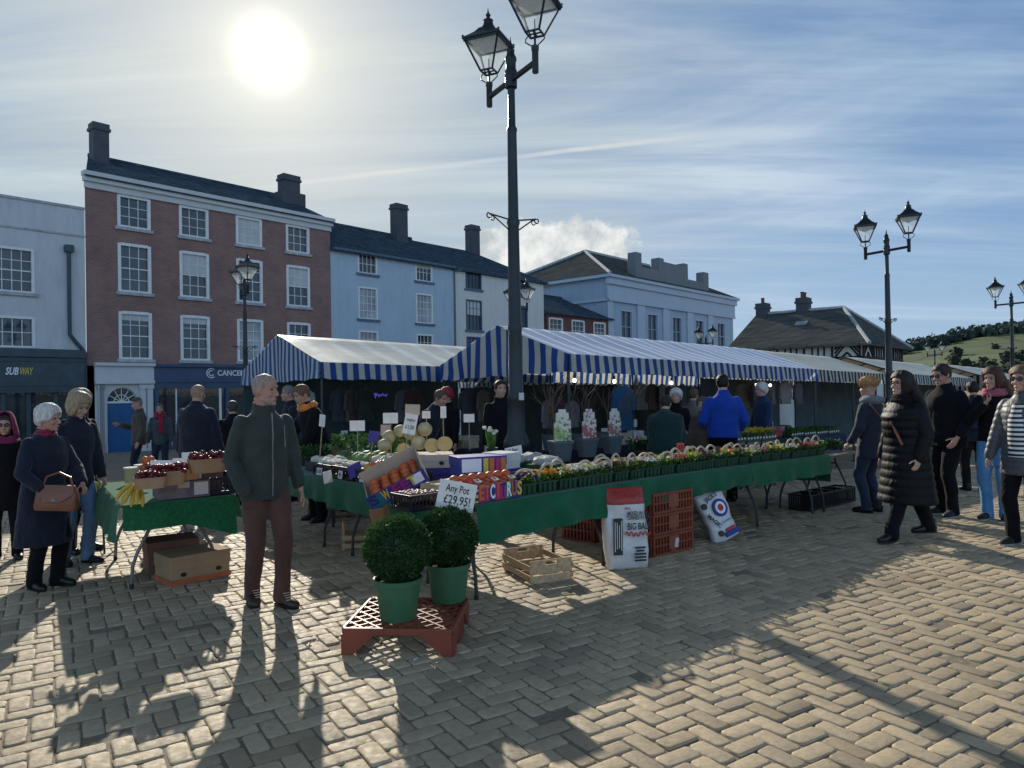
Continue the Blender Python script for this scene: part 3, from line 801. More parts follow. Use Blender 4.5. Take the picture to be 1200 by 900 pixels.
# --- grey stucco hall -----------------------------------------------------
pG = at(714, 53.5); pG.z = g(pG.y)-.2; FG = Facade(pG); LG = FG.S(859, 380)
gh = thing('stucco_hall', 'grey-blue stuccoed classical hall with pilasters, tall windows and stepped parapet', 'hall', pG, FG.a)
zt6 = FG.Z(716, 326); WD = 12.0
hl = []
for px in (734.5, 765, 793.5, 820, 845):
    c = FG.S(px, 380); z0, z1 = lvl(FG, 735, 364, 402); hl.append((c-.85, c+.85, z0, z1))
wm = MB(); wall_mesh(wm, LG, zt6, hl, .25)
wm.quad((0,WD,-1), (0,0,-1), (0,0,zt6), (0,WD,zt6)); wm.quad((LG,0,-1), (LG,WD,-1), (LG,WD,zt6), (LG,0,zt6)); wm.build('wall', m_greywall, gh, 0)
for h in hl: sash(gh, *h, 2, 2, fr=m_greylight, glass=m_glass, trim=.08, depth=.2)
pl = MB()
for px in (750.5, 780, 808, 832): x = FG.S(px, 380); pl.bx(x-.55, x+.55, -.14, -.004, 0, zt6-1.75)
pl.bx(-.10, FG.S(717, 380)+.1, -.10, -.005, 0, zt6-.45)
pl.build('pilaster', m_greylight, gh, bevel=.02)
ent = MB(); ent.bx(-.15, LG+.15, -.22, -.003, zt6-1.75, zt6-1.55); ent.bx(-.15, LG+.15, -.16, -.003, zt6-1.55, zt6-.5); ent.bx(-.45, LG+.45, -.55, WD+.4, zt6-.0, zt6+.22); ent.bx(-.25, LG+.25, -.35, -.003, zt6-.5, zt6)
ent.bx(-.15, -.003, -.2, WD, zt6-1.75, zt6-1.55)
ent.build('cornice', m_greylight, gh)
rr = MB(); zr = zt6+.24; hz = zr+3.3; hy = WD/2; hx = 5.5
rr.quad((-.4,-.5,zr), (LG+.4,-.5,zr), (LG-hx,hy,hz), (hx,hy,hz)); rr.quad((-.4,WD+.5,zr), (-.4,-.5,zr), (hx,hy,hz)); rr.quad((LG+.4,-.5,zr), (LG+.4,WD+.5,zr), (LG-hx,hy,hz)); rr.quad((LG+.4,WD+.5,zr), (-.4,WD+.5,zr), (hx,hy,hz), (LG-hx,hy,hz))
ro = rr.build('roof', m_slate2, gh, 0)
rg = MB(); rg.tube([(-.4,-.5,zr+.05), (hx,hy,hz+.05)], .12, 6); rg.tube([(-.4,WD+.5,zr+.05), (hx,hy,hz+.05)], .12, 6); rg.tube([(hx,hy,hz+.05), (LG-hx,hy,hz+.05)], .14, 6); rg.build('ridge_tiles', m_sill, ro)
pp = MB()
def pb(a, b, t): pp.bx(FG.S(a,340), FG.S(b,340), .1, .9, zr-.1, zr+t)
pb(747, 754, 2.3); pb(754.2, 774, 1.2); pb(774.2, 780, 2.3); pb(780.2, 803, 2.05); pb(803.2, 808, 2.35); pb(808.2, 826, 1.0); pb(826.2, 832, 2.0)
pp.build('parapet', plaster_mat('grey_parapet', (.17, .19, .20), .4), gh, bevel=.05)

# --- timber framed market building ---------------------------------------
m_timber = M('black_timber', (.012, .012, .012), .7, .2, 6, .1)
pT = at(1011, 34.0); pT.z = g(34)-.2
FT = Facade(pT)
tb = thing('timber_framed_hall', 'black and white timber framed building with hipped weathered slate roof', 'hall', pT, FT.a)
LT = 7.4; WT = 5.4
zt7 = FT.Z(1011, 400); zlow = .0
# right-hand face along x (local), left face along y
wm = MB(); wm.quad((0,0,zlow), (LT,0,zlow), (LT,0,zt7), (0,0,zt7)); wm.quad((0,WT,zlow), (0,0,zlow), (0,0,zt7), (0,WT,zt7)); wm.quad((LT,0,zlow), (LT,WT,zlow), (LT,WT,zt7), (LT,0,zt7)); wm.quad((LT,WT,zlow),(0,WT,zlow),(0,WT,zt7),(LT,WT,zt7))
wm.build('wall', m_creamwall, tb, 0)
tm = MB(); zb = zt7-1.5
def tbeam(face, s0, z0, s1, z1, w=.16, off=.03):
    P = (lambda s, z: (s, -off, z)) if face == 0 else (lambda s, z: (-off, s, z))
    tm.beam(P(s0, z0), P(s1, z1), w if face == 1 else .06, w) if abs(z1-z0) < 1e-6 else tm.beam(P(s0, z0), P(s1, z1), .06, w)
for face, L in ((0, LT), (1, WT)):
    of = .03
    for z in (zt7-.10, zt7-.78, zb): tbeam(face, 0, z, L, z, .17, .04)
    nb = 4
    for b in range(nb+1): tbeam(face, min(L-.08, max(.08, L*b/nb)), zb-3, min(L-.08, max(.08, L*b/nb)), zt7, .18, .045)
    for b in range(nb):
        a0 = L*b/nb+.1; a1 = L*(b+1)/nb-.1; c = (a0+a1)/2; zc = (zt7-.1+zb)/2; hh = (zt7-.1-zb)/2
        if b in (0,) :
            for q in (.35, .62, .9):
                for sx in (-1, 1):
                    for sz in (-1, 1):
                        tbeam(face, c+sx*(a1-a0)/2*(1-q+.05), zc+sz*hh*.95, c+sx*(a1-a0)/2*.97, zc+sz*hh*(1-q), .075, .035)
            tbeam(face, c-.3, zc, c, zc+.3, .08); tbeam(face, c+.3, zc, c, zc+.3, .08); tbeam(face, c-.3, zc, c, zc-.3, .08); tbeam(face, c+.3, zc, c, zc-.3, .08)
        else:
            for q in range(1, 4): tbeam(face, a0+(a1-a0)*q/4, zb, a0+(a1-a0)*q/4, zt7-.1, .08, .034)
tm.build('timber_frame', m_timber, tb)
r = MB(); e = .45; zr = zt7+2.05
# ridge runs away to the left (local +y), hip at this end, gable at the far end
rx = LT/2; ry0 = 1.9; WR = WT+1.3
r.quad((-e,-e,zt7-.12), (LT+e,-e,zt7-.12), (rx,ry0,zr)); r.quad((-e,WR,zt7-.12), (-e,-e,zt7-.12), (rx,ry0,zr), (rx,WR,zr)); r.quad((LT+e,-e,zt7-.12), (LT+e,WR,zt7-.12), (rx,WR,zr), (rx,ry0,zr))
r.quad((-e,-e,zt7-.22), (LT+e,-e,zt7-.22), (LT+e,-e,zt7-.12), (-e,-e,zt7-.12)); r.quad((-e,WR,zt7-.22), (-e,-e,zt7-.22), (-e,-e,zt7-.12), (-e,WR,zt7-.12)); r.quad((-e,-e,zt7-.22), (-e,WR,zt7-.22), (LT+e,WR,zt7-.22), (LT+e,-e,zt7-.22))
r.quad((LT+e,WR,zt7-.22), (-e,WR,zt7-.22), (-e,WR,zt7-.12), (rx,WR,zr), (LT+e,WR,zt7-.12))
ro = r.build('roof', m_slate2, tb, 0)
rg = MB(); rg.tube([(-e,-e,zt7-.1), (rx,ry0,zr+.03)], .09, 6); rg.tube([(LT+e,-e,zt7-.1), (rx,ry0,zr+.03)], .09, 6); rg.tube([(rx,ry0,zr+.03), (rx,WR,zr+.03)], .09, 6); rg.build('ridge_tiles', m_sill, ro)
chimney(tb, rx, WR-.4, zr-.6, zr+.62, .62, .6, 1, m_brickchim); chimney(tb, rx, 4.0, zr-.6, zr+.72, .7, .6, 2, m_brickchim)
rl = MB(); rl.box((rx-1.55, 3.6, zt7+1.25), (.45,.6,.06), (0, R(-27), 0)); rl.build('roof_light', m_glasspale, ro)
# white yard wall between the hall and the timber building
pw = at(858, 46); pw.z = g(46)
yw = thing('yard_building', 'low white rendered outbuilding glimpsed between the stucco hall and the timber framed building', 'outbuilding', pw, FG.a-R(40))
m = MB(); m.bx(0, 5, 0, 4, -1, 3.95); m.build('wall', m_creamwall, yw, 0)
m = MB(); m.quad((-.2,-.2,3.95), (5.2,-.2,3.95), (5.2,4.2,4.6), (-.2,4.2,4.6)); m.quad((-.2,-.2,3.85), (5.2,-.2,3.85), (5.2,-.2,3.95), (-.2,-.2,3.95)); m.build('roof', m_slate, yw, 0)

# --- hills ----------------------------------------------------------------
def hills():
    mb = MB(); nx, ny = 140, 60
    for j in range(ny+1):
        for i in range(nx+1):
            x = 20 + 900*i/nx; y = 240 + 620*j/ny
            t = j/ny
            ang = x/y
            prof = 26 + 46*max(0, ang-.5)*1.3 + 8*mnoise.noise(V3((ang*5, 0, 2)))
            fade = min(1, max(0, (ang-.36)/.18))
            h = prof*(min(1, t*1.25)**1.1)*fade*y/560
            h += 1.5*mnoise.noise(V3((x*.02, y*.02, 0)))*fade*t
            mb.v.append((x, y, -4 + h))
    for j in range(ny):
        for i in range(nx): mb.f.append((j*(nx+1)+i, j*(nx+1)+i+1, (j+1)*(nx+1)+i+1, (j+1)*(nx+1)+i)); mb.mi.append(0)
    m, nt, p, tc = base_mat('hill_fields')
    v = nt.nodes.new('ShaderNodeTexVoronoi'); v.inputs['Scale'].default_value = .012; nt.links.new(tc.outputs['Object'], v.inputs['Vector'])
    v2 = nt.nodes.new('ShaderNodeTexVoronoi'); v2.feature = 'DISTANCE_TO_EDGE'; v2.inputs['Scale'].default_value = .012; nt.links.new(tc.outputs['Object'], v2.inputs['Vector'])
    f = remap(nt, noise_n(nt, v.outputs['Color'], 3.0, 1), .3, .7)
    c = mixc(nt, f, (.050, .088, .022), (.105, .145, .038))
    c = mixc(nt, remap(nt, v2.outputs['Distance'], .02, .045, .9, 0), c, (.018, .03, .014))
    n1 = noise_n(nt, tc.outputs['Object'], .05, 5, .7)
    c = mixc(nt, remap(nt, n1, .5, .6, 0, .6), c, (.03, .05, .02))
    nt.links.new(c, p.inputs['Base Color']); p.inputs['Roughness'].default_value = .95
    o = mb.build('hills', m, None, 180); tag(o, kind='structure')
    return mb
HB = hills()
def hill_z(x, y):
    i = (x-20)/900*140; j = (y-240)/620*60
    i = max(0, min(140, int(i))); j = max(0, min(60, int(j)))
    return HB.v[j*141+i][2]
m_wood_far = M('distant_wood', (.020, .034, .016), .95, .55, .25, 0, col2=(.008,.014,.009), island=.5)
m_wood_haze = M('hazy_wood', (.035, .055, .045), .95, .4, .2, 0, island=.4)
def crown_clump(mb, c, r, rnd, n=26):
    for _ in range(n):
        d = V3((rnd.gauss(0,1), rnd.gauss(0,1), rnd.gauss(0,.8))).normalized()*r*rnd.uniform(.55, 1.05)
        s = r*rnd.uniform(.22, .42)
        p = V3(c)+d; a = V3((rnd.gauss(0,1), rnd.gauss(0,1), rnd.gauss(0,1))).normalized(); b = a.orthogonal().normalized()
        mb.add([p-a*s, p+b*s*.8, p+a*s, p-b*s*.8], [(0,1,2,3)])
def woods(name, label, mat, spots, rr, seed):
    rnd = random.Random(seed); mb = MB()
    for x, y, z in spots(rnd): 
        r = rnd.uniform(*rr); mb.ell((x, y, z+r*.7), (r*.75, r*.75, r*.85), 7, 5, wob=.35, seed=rnd.random()*9); crown_clump(mb, (x, y, z+r*.85), r*1.02, rnd)
    o = mb.build(name, mat, None, 0); tag(o, label, 'woodland', kind='stuff'); return o
def ridge(rnd):
    for i in range(330):
        a = .44+.62*i/330; y = rnd.uniform(735, 800); x = a*y
        if x < 915: yield x, y, hill_z(x, y)-1
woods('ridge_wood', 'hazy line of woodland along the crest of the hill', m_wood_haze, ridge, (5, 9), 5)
def slope(rnd):
    n = 0
    while n < 420:
        a = rnd.uniform(.50, 1.05); y = rnd.uniform(245, 640); x = a*y
        lim = 360 + 1500*max(0, a-.60)
        if y > lim and rnd.random() > .05: continue
        if a < .60 and rnd.random() > .25: continue
        n += 1; yield x, y, hill_z(x, y)-1
woods('hillside_wood', 'dark mass of trees and hedges on the lower hillside at the right', m_wood_far, slope, (3.5, 6.5), 6)
# ------------------------------------------------------------------ market grid
U = V3((.731, .682, 0)).normalized(); V = V3((-U.y, U.x, 0)); MA = math.atan2(U.y, U.x)

# --- striped market stalls ------------------------------------------------
BLUE = (.020, .085, .34); CREAM = (.70, .68, .60)
m_valB = stripes('blue_striped_valance', BLUE, CREAM, 0, .21, .5, .45)
m_gabB = stripes('blue_striped_gable', BLUE, CREAM, 1, .25, .5, .42)
m_gabL = stripes('narrow_blue_striped_gable', (.05, .13, .34), (.62, .66, .70), 1, .15, .5, .42)
m_roofB = stripes('striped_roof_canvas', (.22, .30, .50), (.93, .93, .93), 0, .42, .20, .06, rough=.24, dirt=.10, bmp=.12, spec=.75)
m_roofL = stripes('cream_roof_canvas', (.66, .63, .54), (.92, .88, .78), 0, .62, .3, .06, rough=.26, soft=.12, dirt=.35, bmp=.15, spec=.75)
m_valK = stripes('black_striped_valance', (.03, .035, .04), (.62, .62, .58), 0, .20, .5, .40)
m_gabK = stripes('black_striped_gable', (.03, .035, .04), (.60, .60, .56), 1, .22, .5, .40)
m_roofK = stripes('beige_roof_canvas', (.50, .46, .34), (.62, .58, .43), 0, .5, .3, .08, rough=.34, soft=.1, dirt=.5, bmp=.15, spec=.6)
m_chk = stripes('chequered_trim', (.02, .02, .02), (.7, .7, .66), 1, .5, .5, .3)
m_sheet = M('dark_tarpaulin', (.050, .085, .10), .7, .3, 3, .3, 5, .03)
m_bulb = M('lit_bulb', (1.0, .93, .8), .4, .02, 3, 0, emit=4.0)
def cloth_grid(mb, fn, nu, nv):
    vs = [fn(i/nu, j/nv) for j in range(nv+1) for i in range(nu+1)]
    mb.add(vs, [(j*(nu+1)+i, j*(nu+1)+i+1, (j+1)*(nu+1)+i+1, (j+1)*(nu+1)+i) for j in range(nv) for i in range(nu)])
def stall(label, pos, L, D=3.05, h=2.22, rise=.56, val=.27, mats=(None,)*4, gables=(True, True), bays=3, group='market stalls', posts_front=True, seed=0, back=False, chequer=False):
    roof_m, val_m, gab_m = mats[:3]
    root = thing('market_stall', label, 'market stall', pos, MA, group)
    # ground falls away along the stall: let the whole canopy follow it
    gx = lambda x, y: g(pos.y + U.y*x + V.y*y) - g(pos.y)
    N = mnoise.noise
    def top(x, y):
        t = 1 - abs(y - D/2)/(D/2)
        sag = -.035*math.sin(PI*((x/L*bays) % 1.0))*math.sin(PI*t)
        return h + rise*t + gx(x, y) + sag + .012*N(V3((x*1.3, y*1.3, seed)))
    r = MB(); cloth_grid(r, lambda u, v: (L*u, D*v, top(L*u, D*v)), int(L*8), 20); ro = r.build('canopy_roof', roof_m, root, 60)
    def val_fn(yy, sgn):
        def fn(u, v):
            x = L*u; w = (.016*math.sin(x*11+seed) + .012*N(V3((x*2.1, seed, yy))))*(1-v)
            return (x, yy + sgn*.012 + w + sgn*.03*(1-v), top(x, yy) - .004 - val*(1-v) + .012*math.sin(x*6.5+seed)*(1-v) + .006*math.sin(x*29)*(1-v))
        return fn
    f = MB(); cloth_grid(f, val_fn(0, -1), int(L*22), 5); f.build('front_valance', val_m, root, 60)
    f = MB(); cloth_grid(f, val_fn(D, 1), int(L*14), 4); f.build('rear_valance', val_m, root, 60)
    for k, x in enumerate((0, L)):
        if not gables[k]: continue
        sg = -1 if k == 0 else 1
        def fn(u, v):
            y = D*u; zt = top(x, y) - .003; zb = h + gx(x, y) - val + .02*N(V3((y*2, seed, 1))) + .01*math.sin(y*9)
            return (x + sg*(.01 + (.05*N(V3((y*2.2, v*1.5, seed+3))) + .03*math.sin(y*7))*(1-v)*.8), y, zb + (zt-zb)*v)
        q = MB(); cloth_grid(q, fn, 40, 10); q.build('gable_sheet', gab_m, root, 60)
        if chequer and k == 0:
            q = MB(); q.add([(x-.03, 0, top(x,0)-.12), (x-.03, D/2, top(x,D/2)-.12), (x-.03, D/2, top(x,D/2)+.06), (x-.03, 0, top(x,0)+.06), (x-.03, D, top(x,D)-.12), (x-.03, D, top(x,D)+.06)], [(0,1,2,3), (1,4,5,2)]); q.build('trim', m_chk, root, 0)
    # frame: uprights, eaves and ridge rails
    fr = MB()
    for y in (0.03, D/2, D-.03):
        fr.tube([(0.03, y, top(0.03,y)-.03), (L-.03, y, top(L-.03,y)-.03)], .018, 6)
    for b in range(bays+1):
        x = .04 + (L-.08)*b/bays
        fr.tube([(x, .03, top(x,.03)-.03), (x, D/2, top(x,D/2)-.03), (x, D-.03, top(x,D-.03)-.03)], .018, 6)
    fr.build('roof_frame', m_dsteel, root)
    for b in range(bays+1):
        x = .04 + (L-.08)*b/bays
        for y in ((.03, D-.03) if posts_front else (D-.03,)):
            p = MB(); p.tube([(x, y, gx(x, y)), (x, y, top(x, y)-.03)], .021, 8); p.bx(x-.06, x+.06, y-.06, y+.06, gx(x,y), gx(x,y)+.012); p.build('post', m_dsteel, root)
    if back:
        q = MB()
        cloth_grid(q, lambda u, v: (L*u, D-.06+.04*math.sin(L*u*5)+.02*N(V3((u*9, v*3, seed))), gx(L*u, D)+.05+(h-.12)*v), int(L*10), 6)
        q.build('back_sheet', m_sheet, root, 60)
    return root
corner = at(666, 10.35); corner.z = g(corner.y)
def G(a, b, o=corner):
    p = o + U*a + V*b; p.z = g(p.y); return p
MB_B = (m_roofB, m_valB, m_gabB); MB_L = (m_roofL, m_valB, m_gabL); MB_K = (m_roofK, m_valK, m_gabK)
stall('blue and white striped market stall in the middle behind the tall lamp post', G(0, 0), 8.25, mats=MB_B, gables=(True, False), bays=3, seed=1, posts_front=True)
stall('striped stall with sun-bleached cream roof behind the man in the dark green jacket', G(-2.2, 3.3), 5.2, mats=MB_L, gables=(True, True), bays=2, seed=2, back=True)
stall('beige roofed stall with black striped valance right of the blue striped stall', G(8.45, .1), 4.3, mats=MB_K, gables=(False, False), bays=2, seed=3, back=True)
stall('far beige roofed stall with chequered gable trim behind the lamp post at the right', G(13.1, -.2), 6.5, mats=MB_K, gables=(False, False), bays=3, seed=4, chequer=True, back=True, posts_front=False)
stall('farthest pale stall roof at the right with chequered trim, below the hill', G(20.2, -.6), 6.5, mats=MB_K, gables=(False, True), bays=3, seed=5, chequer=True, back=True, posts_front=False)
stall('black and white striped stall half hidden behind the middle blue striped stall', G(3.3, 3.6), 12.0, mats=MB_K, gables=(True, True), bays=5, seed=6, back=True)
# string of bulbs under the middle stall
for i, (px, py) in enumerate(((633, 440), (672, 438), (737, 441), (810, 442), (859, 442), (884, 445))):
    k = (px-620)/(885-620)*6.6
    P = G(.2+k, .35); 
    t = thing('light_bulb', 'lit bulb hanging under the blue striped canopy, %s from the tall lamp post' % ORD[i], 'light bulb', (P.x, P.y, P.z+2.17-.27-.02), 0, 'string of bulbs under the canopy')
    m = MB(); m.ell((0,0,-.03), (.030,.030,.036), 10, 7); m.build('bulb', m_bulb, t)
    m = MB(); m.tube([(0,0,.0), (0,0,.06)], .017, 8); m.tube([(0,0,.06), (0,0,.30)], .004, 5); m.build('socket', m_blackplast, t)

# --- lamp posts -----------------------------------------------------------
def lantern(parent, loc, rot):
    ln = bpy.data.objects.new('lantern', None)
    k = MB()
    # tapering glazed body: square, wide at the top
    zb, zt, wb, wt = .13, .47, .085, .235
    for sx in (-1, 1):
        for sy in (-1, 1):
            k.beam((sx*wb, sy*wb, zb), (sx*wt, sy*wt, zt), .020, .020)
            k.beam((sx*wt, sy*wt, zt-.02), (sx*(wt+.02), sy*(wt+.02), zt+.05), .022, .022)
    for w, z, t in ((wb, zb, .018), (wt, zt, .03)):
        for s in (-1, 1): k.beam((-w, s*w, z), (w, s*w, z), t, t); k.beam((s*w, -w, z), (s*w, w, z), t, t)
    k.beam((-wb, 0, zb), (wb, 0, zb), .014, .014); k.beam((0, -wb, zb+.002), (0, wb, zb+.002), .014, .014)
    k.tube([(0,0,-.02), (0,0,.13)], .014, 6)
    k.tube([(0,0,zb), (0,0,zb+.16)], .010, 6)
    for s in (-1, 1):
        pts = [(s*.085, 0, .12), (s*.115, 0, .09), (s*.12, 0, .055), (s*.085, 0, .03), (s*.045, 0, .005), (s*.03, 0, -.04)]
        k.tube(pts, .0075, 5)
    return k
def lantern_roof():
    k = MB(); zt = .485
    def ring(w, z): return [(-w,-w,z),(w,-w,z),(w,w,z),(-w,w,z)]
    prof = [(.262, zt-.01), (.262, zt+.012), (.20, zt+.055), (.14, zt+.105), (.092, zt+.165)]
    vs = []; fs = []
    for w, z in prof: vs += ring(w, z)
    for j in range(len(prof)-1):
        for i in range(4): fs.append((j*4+i, j*4+(i+1)%4, j*4+4+(i+1)%4, j*4+4+i))
    fs.append((3,2,1,0))
    k.add(vs, fs)
    k.lathe([(.105, zt+.16), (.095, zt+.175), (.07, zt+.215), (.062, zt+.26), (.068, zt+.27), (.035, zt+.285), (.022, zt+.31), (.036, zt+.335), (.018, zt+.355), (.012, zt+.37), (.003, zt+.42)], 12)
    return k
m_lglass = None
def lamp_glass():
    m = bpy.data.materials.new('lantern_glass'); m.use_nodes = True; nt = m.node_tree
    p = nt.nodes['Principled BSDF']; p.inputs['Base Color'].default_value = (.75, .8, .8, 1); p.inputs['Roughness'].default_value = .25
    t = nt.nodes.new('ShaderNodeBsdfTransparent'); tcx = nt.nodes.new('ShaderNodeTexCoord')
    mx = nt.nodes.new('ShaderNodeMixShader'); nz = noise_n(nt, tcx.outputs['Object'], 5, 4, .6)
    nt.links.new(remap(nt, nz, .3, .7, .82, .62), mx.inputs[0])
    tl = nt.nodes.new('ShaderNodeBsdfTranslucent'); tl.inputs[0].default_value = (.75, .8, .8, 1)
    mx2 = nt.nodes.new('ShaderNodeMixShader'); mx2.inputs[0].default_value = .5
    nt.links.new(p.outputs[0], mx2.inputs[1]); nt.links.new(tl.outputs[0], mx2.inputs[2])
    nt.links.new(mx2.outputs[0], mx.inputs[1]); nt.links.new(t.outputs[0], mx.inputs[2]); nt.links.new(mx.outputs[0], nt.nodes['Material Output'].inputs[0])
    return m
m_lglass = lamp_glass()
AX = V3((.50, -.86, 0)).normalized(); AA = math.atan2(AX.y, AX.x)
def lamp_post(label, pos):
    root = thing('street_lamp', label, 'street lamp', pos, AA, 'twin lantern lamp posts in the square')
    H = 4.92
    p = MB()
    p.lathe([(.17,0),(.17,.10),(.145,.14),(.135,.75),(.15,.80),(.14,.86),(.098,.95),(.092,1.30),(.102,1.33),(.082,1.38),(.074,2.05),(.082,2.09),(.072,2.13),(.062,3.20),(.074,3.24),(.060,3.29),(.052,4.22),(.060,4.26),(.042,4.30),(.040,4.70),(.066,4.72),(.068,4.90),(.056,4.92),(.056,5.00),(.066,5.02),(.062,5.05),(.045,5.08),(.040,5.11),(.046,5.13),(.018,5.17),(.012,5.20),(.002,5.28)], 16)
    p.build('post', m_post, root)
    a = MB(); za = 4.80
    a.tube([(-.47,0,za), (.47,0,za)], .030, 8)
    a.build('cross_arm', m_post, root)
    b = MB()
    for s in (-1, 1):
        # basket bracket with scrolls lower down
        b.tube([(0,s*.05,3.27), (0,s*.30,3.31)], .009, 6); b.tube([(0,s*.06,3.16), (0,s*.26,3.30)], .008, 6)
        b.tube([(0, s*(.30+.028*math.cos(q)), 3.29+.028*math.sin(q)) for q in [R(80-i*42) for i in range(8)]], .008, 5)
        b.tube([(0, s*(.26+.025*math.cos(q)), 3.265+.025*math.sin(q)) for q in [R(80+i*42) for i in range(7)]], .007, 5)
    b.build('scroll_bracket', m_post, root)
    for s in (-1, 1):
        l = lantern(None, None, None)
        l.lathe([(.034,-.30),(.040,-.29),(.040,-.06),(.047,-.05),(.047,-.005),(.03,.0)], 10)
        lo = l.build('lantern', m_post, root); lo.scale = (.88, .88, .95); lo.location = (s*.50, 0, za+.17); lo.rotation_euler = (0, 0, R(45-8))
        r = lantern_roof().build('lantern_roof', m_post, lo, 35)
        gl = MB(); zb, zt, wb, wt = .14, .46, .084, .226
        q = [(-1,-1),(1,-1),(1,1),(-1,1)]
        for i in range(4):
            (x0,y0),(x1,y1) = q[i], q[(i+1)%4]
            gl.quad((x0*wb,y0*wb,zb),(x1*wb,y1*wb,zb),(x1*wt,y1*wt,zt),(x0*wt,y0*wt,zt))
        gl.build('lantern_glass', m_lglass, lo, 0)
        rf = MB(); rf.add([(-.20,-.20,.462),(.20,-.20,.462),(.20,.20,.462),(-.20,.20,.462),(0,0,.36)], [(0,4,1),(1,4,2),(2,4,3),(3,4,0)]); rf.build('reflector', m_white, lo, 0)
    return root
def lp(px, y): P = at(px, y); P.z = g(y); return P
L0 = lamp_post('tall black lamp post in the middle of the market, nearest to the viewer', lp(604.5, 9.15)); L0.scale = (1.18,)*3
st = MB(); st.bx(-.035, .035, -.104, -.098, 1.50, 1.60)
st.M = Matrix.Rotation(-AA, 4, 'Z'); st2 = MB(); st2.M = Matrix.Rotation(-AA+R(5), 4, 'Z'); st2.bx(.02, .075, -.109, -.103, 1.30, 1.38); st2.build('sticker', m_whitecard, L0, 0)
for px, y, lab in ((1042, 15.7, 'black lamp post rising behind the woman in the long black coat'), (1187, 24.5, 'black lamp post at the right edge of the picture'), (1096, 50, 'small distant lamp post in front of the green hill'),
                   (288, 19.8, 'lamp post standing before the red brick townhouse'), (610, 24, 'lamp post half hidden behind the tall middle lamp post'), (828, 38, 'distant lamp post in front of the grey stucco hall')):
    dup(L0, lp(px, y), AA, lab, 'twin lantern lamp posts in the square', 1.0)
# only the near post carries the sticker
for o in list(bpy.data.objects):
    if o.name.startswith('sticker.'): bpy.data.objects.remove(o)
# ------------------------------------------------------------------ tables
P0 = tp(556, 591, .75); P1 = tp(971, 533, .75); PS = tp(338, 553, .75)
def flat(v): return V3((v.x, v.y, 0))
DF = flat(P1-P0); LF = DF.length; DF.normalize(); NF = V3((-DF.y, DF.x, 0)); AF = math.atan2(DF.y, DF.x)
DS = flat(PS-P0); LS = DS.length; DS.normalize(); NS = V3((DS.y, -DS.x, 0)); AS = math.atan2(DS.y, DS.x)
def onF(a, b, h=.75): p = flat(P0) + DF*a + NF*b; p.z = g(p.y)+h; return p
def onS(a, b, h=.75): p = flat(P0) + DS*a + NS*b; p.z = g(p.y)+h; return p

def trestle(label, c, rotz, L, W, group, kink=.45, legmat=None, inset=(.28, .28)):
    root = thing('trestle_table', label, 'table', (c.x, c.y, g(c.y)), rotz, group)
    gz = lambda x, y: g(c.y + math.sin(rotz)*x + math.cos(rotz)*y) - g(c.y)
    vs = MB(); n = 4
    for i in range(n):
        x0, x1 = -L/2+L*i/n, -L/2+L*(i+1)/n
        vs.add([(x0,-W/2,.69+gz(x0,-W/2)),(x1,-W/2,.69+gz(x1,-W/2)),(x1,W/2,.69+gz(x1,W/2)),(x0,W/2,.69+gz(x0,W/2)),(x0,-W/2,.725+gz(x0,-W/2)),(x1,-W/2,.725+gz(x1,-W/2)),(x1,W/2,.725+gz(x1,W/2)),(x0,W/2,.725+gz(x0,W/2))],
               [(0,3,2,1),(4,5,6,7),(0,1,5,4),(2,3,7,6)]+([(3,0,4,7)] if i == 0 else [])+([(1,2,6,5)] if i == n-1 else []))
    vs.build('tabletop', m_board, root, 0)
    for sx in (-1, 1):
        x = sx*(L/2-(inset[0] if sx < 0 else inset[1]))
        for sy in (-1, 1):
            y0 = sy*W*.16; z0 = gz(x, sy*W*.42)
            m = MB(); m.tube([(x, y0, .70+gz(x, y0)), (x, y0*1.05, .60+z0), (x, sy*W*.36, .28+z0), (x, sy*W*.40, .18+z0), (x, sy*W*.41, .02+z0)], .0145, 8)
            lo = m.build('leg', legmat or m_steel, root)
            ft = MB(); ft.lathe([(.017,0),(.018,.035),(.016,.04)], 8, (x, sy*W*.41, z0)); ft.build('foot', m_blackplast, lo)
        m = MB(); m.tube([(x, -W*.19, .56+gz(x,0)), (x, W*.19, .56+gz(x,0))], .012, 6); m.build('crossbar', legmat or m_steel, root)
        m = MB(); m.tube([(x, 0, .55+gz(x,0)), (x-sx*.42, 0, .69+gz(x,0))], .009, 6); m.build('brace', legmat or m_steel, root)
    return root
